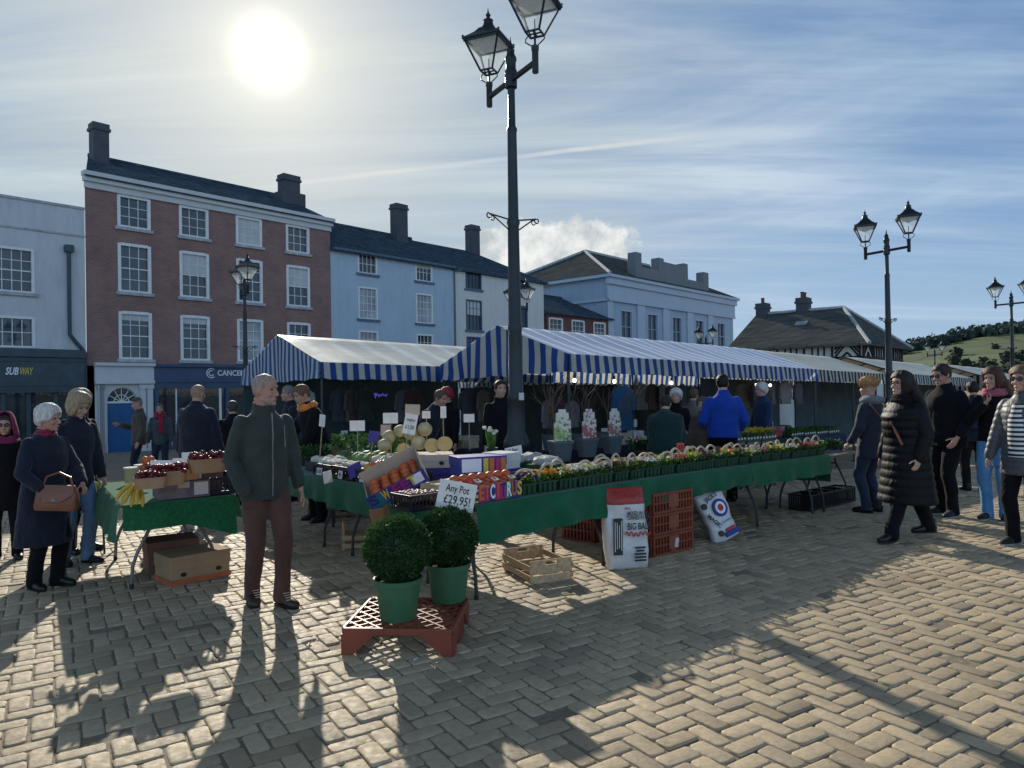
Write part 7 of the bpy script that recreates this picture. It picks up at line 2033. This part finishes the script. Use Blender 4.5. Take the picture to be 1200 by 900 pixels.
# 1 the man in the foreground
r, Mh, J, up = person('man with cropped grey hair in dark olive jacket and rust brown trousers, hand in pocket', px_person(312, 707), R(40), 1.76, 'jacket', c_olive, c_brownt, l_brown, ('crop', (.37,.27,.22)), m_skinred, head_yaw=38, head_pitch=3, lean=1,
       arms=((-.200,-.115,.905),(.27,-.05,.83)), feet=((-.07,.10,.0),(.075,-.13,0)), bulk=1.0, vox=.010, hands=(False, True), elbow=((-.62,1,0),(.3,1,0)), hem=.80, palm=((1,0,0),(-1,.2,0)), extra={'sole': m_blackplast})
def beard(m):
    n = 16
    m.loft([(V3((0,-.012,-.058)), V3((.0625,0,0)), V3((0,.0785,0))), (V3((0,-.014,-.085)), V3((.0545,0,0)), V3((0,.0775,0))), (V3((0,-.02,-.106)), V3((.038,0,0)), V3((0,.067,0))), (V3((0,-.03,-.119)), V3((.02,0,0)), V3((0,.04,0)))], 20)
on_head(r, Mh, 'beard', beard, hair_mat('stubble', (.42,.28,.225)), 180)
m = MB(); 
for a, c in ((1.46, 1.30), (1.30, 1.10), (1.10, .84)): m.beam(up((.0,-.152-.02*(a < 1.4)-.0*(a < 1.2), a)), up((.0,-.172 if c > 1.2 else -.160, c)), .008, .008)
m.build('zip', m_steel, r, 0)
m = MB(); m.tube([up((.095,-.155,1.36)), up((.10,-.158,1.20))], .004, 6); m.build('pocket_zip', m_steel, r)
for k in (0, 1):
    hip, kn, an, *_ = J[k]
    m = MB()
    for q in range(4): m.beam(an+V3((-.025,-.075-.022*q,.022-.012*q)), an+V3((.025,-.075-.022*q,.022-.012*q)), .006, .006)
    m.build('boot_lace', m_cane, r, 0)
# 2 older woman with the handbag
r, Mh, J, up = person('older woman with short white hair in long navy coat holding a brown handbag', px_person(52, 688), R(72), 1.54, 'long', c_navy, c_black, None, ('puff', (.62,.59,.53)), m_skinred, head_yaw=22, head_pitch=4, lean=5, arms=((-.20,-.26,.98),(.17,-.30,1.0)), feet=((-.09,.02,0),(.09,-.06,0)), bulk=1.22, vox=.011, female=True, hem=.42, elbow=((-1,.9,-.2),(1,.9,-.2)), palm=((.6,0,-1),(-.6,0,-1)), curl=.6)
scarf(r, up, c_red, .078, 1.478, th=.016)
bg_ = thing('handbag', 'brown leather handbag with flap and clasp held by the older woman', 'handbag', (0,0,0)); 
RW = Matrix.Translation(r.location) @ Matrix.Rotation(r.rotation_euler.z, 4, 'Z') @ Matrix.Scale(r.scale.x, 4)
hb_pos = RW @ V3((-.13,-.34,.90)); bg_.location = hb_pos; bg_.rotation_euler = (0, R(4), r.rotation_euler.z+R(-62))
m = MB(); m.loft([(V3((0,0,-.11)), V3((.155,0,0)), V3((0,.045,0))), (V3((0,0,-.08)), V3((.165,0,0)), V3((0,.055,0))), (V3((0,0,.04)), V3((.150,0,0)), V3((0,.045,0))), (V3((0,0,.095)), V3((.125,0,0)), V3((0,.022,0)))], 24, sq=5); m.build('bag_body', l_bag, bg_, 40)
m = MB(); m.add([(-.14,-.052,.03),(.14,-.052,.03),(.05,-.064,-.035),(-.05,-.064,-.035),(.13,-.030,.097),(-.13,-.030,.097)], [(5,4,1,0),(0,1,2,3)]); fo = m.build('flap', l_bag, bg_, 0); q = fo.modifiers.new('thick','SOLIDIFY'); q.thickness = .006
m = MB(); m.box((0,-.070,-.02), (.035,.008,.03)); m.build('clasp', m_steel, bg_, 0, .003)
m = MB(); m.tube([(-.11,0,.09), (-.09,0,.16), (0,0,.20), (.09,0,.16), (.11,0,.09)], .009, 7); m.build('strap', l_bag, bg_)
# 3, 4 women behind her
r, Mh, J, up = person('woman with blonde bob and dark jacket in blue jeans looking down at the stall', px_person(88, 660), R(62), 1.65, 'jacket', c_navy, c_jeans, K('dark_boot', (.012,.012,.016), .6), ('bob', (.36,.26,.16)), m_skin, head_yaw=14, head_pitch=22, lean=6, arms=((-.22,-.16,.88),(.24,-.12,.86)), feet=((-.10,.03,0),(.09,-.08,0)), bulk=1.08, vox=.011, female=True, hem=.74)
r, Mh, J, up = person('grey-haired person standing behind the blonde woman', px_person(92, 646), R(70), 1.69, 'jacket', c_black, c_black, None, ('bob', (.30,.27,.24)), m_skin, head_yaw=10, head_pitch=8, lean=3, vox=.014, far=True, female=True)
# 5 woman at the left edge
r, Mh, J, up = person('woman in magenta hood and dark sunglasses at the left edge', px_person(8, 655), R(30), 1.44, 'mid', c_black, c_black, None, ('short', (.05,.03,.03)), m_skinred, head_yaw=-5, vox=.013, female=True, bulk=1.1)
glasses(r, Mh, m_lens, m_blackplast)
def hoodfn(m):
    n = 20; rings = []
    vs = []; fs = []
    for j in range(9):
        ph = j/8
        for i in range(n+1):
            a = R(-128 + 256*i/n)
            z = -.16 + .30*math.sin(ph*PI/2); k = math.cos(ph*PI/2)**.6 if ph < 1 else 0
            vs.append(V3(((.108+.03*max(0,-z*4))*math.sin(a)*max(k,.05), .012+(.125)*math.cos(a)*max(k,.05)*(1.0), z+.02)))
    for j in range(8):
        for i in range(n): fs.append((j*(n+1)+i, j*(n+1)+i+1, (j+1)*(n+1)+i+1, (j+1)*(n+1)+i))
    m.add(vs, fs)
h = on_head(r, Mh, 'hood', hoodfn, c_mag, 180); q = h.modifiers.new('thick','SOLIDIFY'); q.thickness = .016
scarf(r, up, c_mag, .12, 1.44)
# 6-9 people in front of the shops
def far_person(label, px, ytop, y, yaw, H, **kw):
    P = at(px, y); 
    return person(label, (P.x, P.y), yaw, H, vox=.016, far=True, **kw)
def Hfor(px, py, y): return zat(px, py, y) - g(y)
r, Mh, J, up = far_person('man in brown jacket and cap holding a phone before the blue door', 162, 467, 14.5, R(-62), Hfor(162, 466, 14.5), cc=c_brownj, tc_=c_navy, skin=m_skinred, hair=('crop', (.2,.18,.16)), head_yaw=-5, head_pitch=10, arms=((-.10,-.36,1.22),(.24,-.02,.86)), bulk=1.05)
def capfn(m):
    m.lathe([(.086,.055),(.090,.075),(.080,.105),(.050,.125),(.001,.130)], 16); m.loft([(V3((0,-.06,.058)), V3((.07,0,0)), V3((0,.06,0))), (V3((0,-.065,.066)), V3((.068,0,0)), V3((0,.065,0)))], 16)
on_head(r, Mh, 'cap', capfn, c_brownj)
ph = MB(); hip, kn, an, sh, el, wr = J[0]; ph.box(wr+V3((0,-.09,.03)), (.07,.012,.14), (R(20),0,0)); 
pt = thing('phone', 'dark phone held by the man in the brown jacket', 'phone', (0,0,0)); pt.matrix_world = Matrix.Translation(r.location) @ Matrix.Rotation(r.rotation_euler.z, 4, 'Z') @ Matrix.Scale(r.scale.x, 4)
ph.build('phone_body', m_black, pt, 0)
r, Mh, J, up = far_person('person with red face scarf in a grey jacket beside the shop window', 187, 474, 15.5, R(20), Hfor(187, 473, 15.5), cc=K('grey_green_jacket', (.06,.075,.075)), tc_=c_darkjean, hair=('short', (.12,.09,.08)), skin=m_skinred)
scarf(r, up, c_red, .115, 1.45, True); scarf(r, up, c_red, .09, 1.52)
far_person('large man in navy jacket with bald crown, back turned, before the shop window', 231, 452, 9.6, R(168), Hfor(231, 451, 9.6), cc=c_navy, tc_=c_darkjean, hair=('crop', (.34,.22,.16)), skin=m_skinred, bulk=1.38, arms=((-.30,-.06,.84),(.30,-.06,.84)))
far_person('person in dark jacket half hidden behind the shoulder of the man in brown trousers', 272, 468, 11.0, R(-150), Hfor(272, 470, 11.0), cc=c_black, tc_=c_black, hair=('short', (.06,.05,.05)), bulk=1.25)
far_person('man whose face shows just past the nose of the man in brown trousers', 339, 455, 11.5, R(-60), Hfor(339, 452, 11.5), cc=c_navy, tc_=c_black, hair=('short', (.2,.18,.17)), skin=m_skinred)
r, Mh, J, up = far_person('stallholder with orange collar bending over the vegetables', 372, 452, 9.3, R(-52), Hfor(372, 448, 9.3), cc=c_black, tc_=c_black, hair=('short', (.16,.08,.05)), skin=m_skinred, lean=16, head_pitch=12, arms=((-.14,-.42,1.02),(.2,-.36,1.0)), bulk=1.1)
scarf(r, up, c_orange, .10, 1.455)
far_person('stallholder bending at the back of the fruit stall below the red lamp', 497, 455, 10.6, R(60), Hfor(497, 452, 10.6), cc=c_navy, tc_=c_black, hair=('short', (.12,.07,.05)), skin=m_skinred, lean=24, bulk=1.05)
far_person('shopper with a red woolly hat inside the left stall', 524, 458, 11.6, R(-40), Hfor(524, 455, 11.6), cc=c_black, tc_=c_black, hair=('puff', (.30,.03,.04)))
far_person('man in dark coat and white shirt facing out, left of the tall lamp post', 586, 450, 10.4, R(20), Hfor(586, 446, 10.4), cc=c_black, tc_=c_black, hair=('short', (.04,.03,.03)), bulk=1.05)
r, Mh, J, up = far_person('large shopper in dark green fleece stooping with back turned under the blue canopy', 778, 470, 9.9, R(160), Hfor(778, 462, 9.9)*1.0, cc=c_dgreen, tc_=c_black, hair=('short', (.03,.025,.02)), lean=14, bulk=1.5, arms=((-.2,-.34,1.0),(.2,-.34,1.0)))
far_person('white-haired woman behind the stooping shopper in the green fleece', 792, 458, 11.6, R(-20), Hfor(792, 456, 11.6), cc=c_black, tc_=c_black, hair=('puff', (.60,.58,.55)), female=True)
far_person('shopper in a pale jacket behind the blue jumper man', 812, 460, 12.4, R(150), Hfor(812, 455, 12.4), cc=K('taupe_coat', (.16,.13,.12)), tc_=c_black, hair=('short', (.1,.07,.05)))
far_person('woman with grey hair next to the man in the royal blue jumper', 823, 468, 10.8, R(-30), Hfor(823, 466, 10.8), cc=c_brownj, tc_=c_black, hair=('puff', (.10,.08,.07)), female=True)
r, Mh, J, up = far_person('man in a royal blue jumper with back turned under the blue canopy', 847, 440, 10.6, R(172), Hfor(848, 439, 10.6), coat='jumper', cc=c_royal, tc_=c_black, hair=('short', (.015,.012,.01)), bulk=1.22, arms=((-.25,-.16,.98),(.25,-.16,.98)), head_yaw=-8)
far_person('person in dark blue coat with white hair browsing at the back stall', 893, 452, 13.5, R(-80), Hfor(893, 449, 13.5), cc=K('deep_blue_coat', (.012,.028,.085)), tc_=c_black, hair=('puff', (.55,.53,.50)), bulk=1.15)
# the group at the right
r, Mh, J, up = person('woman striding left in a long black quilted coat with long dark hair and glasses', px_person(1064, 633), R(-76), 1.74, 'long', c_puff, c_black, None, ('long', (.022,.014,.012)), m_skin, head_yaw=-2, head_pitch=-3, lean=2, arms=((-.27,-.06,.86),(.27,-.10,.88)), feet=((-.07,.34,.03),(.07,-.28,0)), bulk=1.42, vox=.011, female=True, hem=.40, puff=.085)
glasses(r, Mh, None, m_blackplast); scarf(r, up, c_black, .10, 1.46)
m = MB(); m.tube([up((-.16,-.10,1.42)), up((.02,-.19,1.25)), up((.17,-.20,1.02))], .012, 6); m.build('bag_strap', l_bag, r)
r, Mh, J, up = person('person in fur trimmed hat and grey parka behind the striding woman', px_person(1022, 600), R(-150), 1.74, 'mid', K('parka_navy', (.016,.022,.036), .8), c_darkjean, None, None, m_skin, head_yaw=10, vox=.013, far=True, female=True, bulk=1.12, hem=.72, arms=((-.27,-.10,.88),(.26,-.14,.9)))
m_fur = hair_mat('ginger_fur', (.48,.27,.11))
def furhat(m):
    rnd = random.Random(4)
    m.ell((0,.0,.065), (.105,.115,.075), 16, 9, wob=.2, seed=2); m.ell((.055,-.005,.085), (.07,.09,.07), 12, 8, wob=.25, seed=5); m.ell((-.055,-.005,.085), (.07,.09,.07), 12, 8, wob=.25, seed=9)
    for _ in range(1500):
        d = V3((rnd.gauss(0,1), rnd.gauss(0,1), rnd.gauss(0,1))).normalized(); p = V3((d.x*.115, d.y*.118, .072+d.z*.078))
        m.leaf(p, d+V3((rnd.gauss(0,.4), rnd.gauss(0,.4), rnd.gauss(0,.4))), V3((rnd.gauss(0,1), rnd.gauss(0,1), 1)), .022, .006)
on_head(r, Mh, 'fur_hat', furhat, m_fur, 0)
m = MB(); m.ell(up((0,.03,1.47)), (.17,.15,.075), 16, 9, wob=.15); m.build('hood', K('parka_grey', (.17,.18,.18), .8), r, 180)
m = MB(); m.tube([up((.17,.11,1.42)), up((-.02,.17,1.2)), up((-.2,.13,.98))], .014, 6); m.build('bag_strap', l_bag, r)
r, Mh, J, up = person('tall man in black jacket and sunglasses facing left behind the striding woman', px_person(1112, 604), R(-72), 1.90, 'jacket', c_black, c_black, K('dark_trainer', (.012,.012,.014), .5), ('short', (.035,.022,.018)), m_skinred, head_yaw=-8, head_pitch=14, lean=4, arms=((-.22,-.22,.98),(.24,-.14,.92)), feet=((-.10,.02,0),(.10,-.05,0)), bulk=1.22, vox=.012, extra={'sole': m_sole})
glasses(r, Mh, m_lens, m_blackplast)
r, Mh, J, up = far_person('person with navy rucksack walking away between the tall man and the jeans woman', 1140, 448, 11.2, R(165), Hfor(1140, 447, 11.2), cc=c_navy, tc_=c_black, hair=('short', (.03,.02,.02)), bulk=1.1, extra={'sole': m_sole})
m = MB(); m.loft([(up((0,.20,1.02)), V3((.13,0,0)), V3((0,.08,0))), (up((0,.22,1.2)), V3((.15,0,0)), V3((0,.10,0))), (up((0,.19,1.40)), V3((.12,0,0)), V3((0,.07,0)))], 18, sq=4); m.build('rucksack', K('rucksack_blue', (.012,.02,.07)), r, 60)
r, Mh, J, up = person('smiling woman with long auburn hair in black jacket and bright blue jeans', px_person(1168, 609), R(-48), 1.82, 'short', c_black, c_jeansl, K('dark_trainer', (.012,.012,.014), .5), ('long', (.085,.035,.022)), m_skin, head_yaw=-18, head_pitch=6, lean=2, arms=((-.03,-.20,1.36),(.22,-.06,.92)), elbow=((-.7,-.1,-1),(1,.6,0)), feet=((-.08,-.02,0),(.08,.03,0)), bulk=1.02, vox=.011, female=True, hem=.90, extra={'sole': m_sole}, palm=((0,-.4,1),(-1,0,0)), curl=.8)
scarf(r, up, c_pink, .10, 1.455)
r, Mh, J, up = person('woman at the right edge in grey quilted jacket over a black and white striped top', px_person(1203, 640), R(-58), 1.76, 'jacket', c_greypuff, c_black, K('dark_trainer', (.012,.012,.014), .5), ('bob', (.16,.10,.06)), m_skin, head_yaw=-10, vox=.011, female=True, bulk=1.12, hem=.70, puff=.06, arms=((-.27,-.12,.84),(.27,-.05,.86)), extra={'sole': m_sole})
glasses(r, Mh, m_lens, m_blackplast)
m_bw = stripes('striped_top', (.02,.02,.022), (.72,.72,.70), 2, .045, .5, 0)
m = MB(); m.loft([(up((-.01,-.088,.88)), V3((.095,0,0)), V3((0,.085,0))), (up((-.01,-.10,1.05)), V3((.09,0,0)), V3((0,.085,0))), (up((-.01,-.098,1.25)), V3((.085,0,0)), V3((0,.085,0))), (up((0,-.07,1.40)), V3((.06,0,0)), V3((0,.07,0)))], 20); m.build('top', m_bw, r, 60)

# ------------------------------------------------------------------ goods hanging at the back of the stalls
def garment(label, p, rot, mat, w=.42, h=.62, sleeves=True):
    t = thing('hanging_garment', label, 'clothing', p, rot)
    m = MB(); pr = [(-.06,0),(-w*.5,-.07),(-w*.62,-.38) if sleeves else (-w*.5,-.3),(-w*.46,-.40) if sleeves else (-w*.48,-.34),(-w*.38,-.16) if sleeves else (-w*.46,-.36),(-w*.42,-h),(w*.42,-h),(w*.38,-.16) if sleeves else (w*.46,-.36),(w*.46,-.40) if sleeves else (w*.48,-.34),(w*.62,-.38) if sleeves else (w*.5,-.3),(w*.5,-.07),(.06,0)]
    n = len(pr); vs = [(x, -.03+.02*math.sin(x*20+z*7), z) for x, z in pr]+[(x, .03, z) for x, z in pr]
    m.add(vs, [(k, (k+1) % n, n+(k+1) % n, n+k) for k in range(n)]); 
    m.add(vs[:n]+[(0,-.06,-.2),(0,-.05,-h*.6)], [(0,1,n),(11,0,n),(10,11,n),(1,4,n),(10,n,7),(4,5,n+1),(4,n+1,n),(7,n,n+1),(7,n+1,6),(5,6,n+1),(1,2,3,4),(7,8,9,10)])
    m.build('cloth', mat, t, 60)
    k = MB(); k.tube([(-w*.4,0,-.04), (0,0,.03), (w*.4,0,-.04)], .006, 5); k.tube([(0,0,.03), (0,0,.10), (.02,0,.12)], .004, 5); k.build('hanger', m_steel, t); return t
garment('pale grey garment hanging at the left end of the cream roofed stall', tp(355, 458, 1.72) if False else (lambda P: V3((P.x, P.y, zat(355, 456, 11.8))))(at(355, 11.8)), MA, K('pale_grey_cloth', (.30,.34,.34)), .38, .66)
def hang(i, px, py, y, mat, lab, w=.40, h=.60): P = at(px, y); return garment(lab, V3((P.x, P.y, zat(px, py, y))), MA+R(random.uniform(-25,25)), mat, w, h)
hang(0, 730, 452, 11.2, K('teal_blue_cloth', (.012,.06,.13)), 'teal blue coat hanging from the canopy right of the rose packs', .36, .70)
for i, (px, py, y, c) in enumerate(((640, 470, 13.2, (.22,.20,.20)), (655, 468, 13.3, (.10,.06,.10)), (670, 470, 13.4, (.26,.22,.23)), (905, 447, 15.5, (.10,.09,.08)), (920, 447, 15.7, (.20,.18,.16)), (935, 448, 15.9, (.07,.06,.07)))):
    hang(i, px, py, y, K('hung_cloth_%d' % i, c), 'small %s top hanging behind the %s, %s one' % (['grey','purple','pale pink','brown','beige','black'][i], 'lamp post' if i < 3 else 'yellow bulbs', ['left','middle','right'][i % 3]), .34, .5)
for i, (px, c, nm) in enumerate(((398, (.06,.08,.10), 'slate blue'), (412, (.12,.10,.09), 'taupe'), (428, (.04,.06,.05), 'dark green'), (474, (.14,.14,.16), 'grey'), (484, (.10,.05,.05), 'maroon'), (548, (.09,.09,.12), 'blue grey'), (566, (.16,.13,.10), 'beige'))):
    hang(i, px, 457, 14.0, K('rail_cloth_%d' % i, c), '%s garment on the left stall back rail, %s from the left' % (nm, ORD[i]), .36, .62)
for i, (px, y, c, nm) in enumerate(((752, 15.2, (.20,.19,.18), 'pale grey'), (764, 15.3, (.09,.06,.05), 'dark brown'), (776, 15.4, (.24,.22,.20), 'stone'), (800, 15.6, (.08,.09,.12), 'slate'), (870, 16.2, (.22,.18,.14), 'tan'), (882, 16.3, (.10,.05,.06), 'wine red'))):
    hang(i, px, 450, y, K('hook_cloth_%d' % i, c), '%s garment hung deep under the blue canopy, %s from the left' % (nm, ORD[i]), .34, .55)
# purple neon sign
P = at(446, 13.4); t = thing('neon_sign', 'small purple neon scrawl glowing at the back of the left stall', 'sign', (P.x, P.y, zat(446, 463, 13.4)), MA)
m_neon = M('purple_neon', (.10,.08,.45), .4, .05, 3, 0, emit=.8)
m = MB(); m.tube([(-.14+.28*i/40, -.02, .028*math.sin(i*.85)*(1-.4*i/40)+.012*math.sin(i*.33)) for i in range(41)], .006, 5); m.tube([(-.16,-.02,.04), (-.13,-.02,-.06), (-.11,-.02,.05)], .006, 5); m.build('tube', m_neon, t)
# back counters with boxes, cards and punnets in the shade of the canopies
rnd = random.Random(12)
for j, (px, y, L_) in enumerate(((880, 14.4, 3.6), (690, 12.3, 2.6), (470, 11.6, 3.0))):
    c = at(px, y); c = V3((c.x, c.y, g(c.y)))
    wh = ['behind the yellow bulbs', 'behind the rose pots', 'at the back of the fruit stall'][j]
    trestle('back counter %s' % wh, c, MA, L_, .7, None, legmat=m_dsteel); cover('dark cloth on the back counter %s' % wh, c, MA, L_+.04, .74, (.5,.3,.4,.4), m_dark, seed=50+j, group=None)
    cols = [('red',(.42,.05,.05)),('white',(.62,.62,.58)),('brown',(.20,.11,.06)),('pink',(.45,.16,.20)),('blue',(.05,.09,.25)),('cream',(.5,.45,.32)),('dark green',(.03,.09,.05))]
    for i in range(int(L_*3.2)):
        nm, cl_ = cols[(i*3+j) % 7]; a = -L_/2+.15+(L_-.3)*i/(int(L_*3.2)-1)
        p = c + U*a + V*rnd.uniform(-.2,.1); p.z = g(p.y)+.752
        hgt = rnd.uniform(.10,.26)
        mt = bpy.data.materials.get('goods_'+nm) or M('goods_'+nm, cl_, .6, .4, 14, .2)
        flap_box('%s goods box, %s along the counter %s' % (nm, ORD[i], wh), p, MA+rnd.uniform(-.3,.3), (rnd.uniform(.16,.26), rnd.uniform(.14,.22), hgt), mt, False, rnd.random() < .6, name='goods_box')
        if i % 3 == 1:
            pc_ = p + V3((0,0,hgt+.13)); t = thing('price_card', 'white price card, %s along the counter %s' % (ORD[i//3], wh), 'price card', pc_, MA+rnd.uniform(-.4,.4)); q = MB(); q.bx(-.06,.06,-.002,.002,-.06,.08); q.build('card', m_whitecard, t, 0); q = MB(); q.tube([(0,.006,-.02),(0,.006,-.2)], .005, 5); q.build('stick', m_oldwood, t)
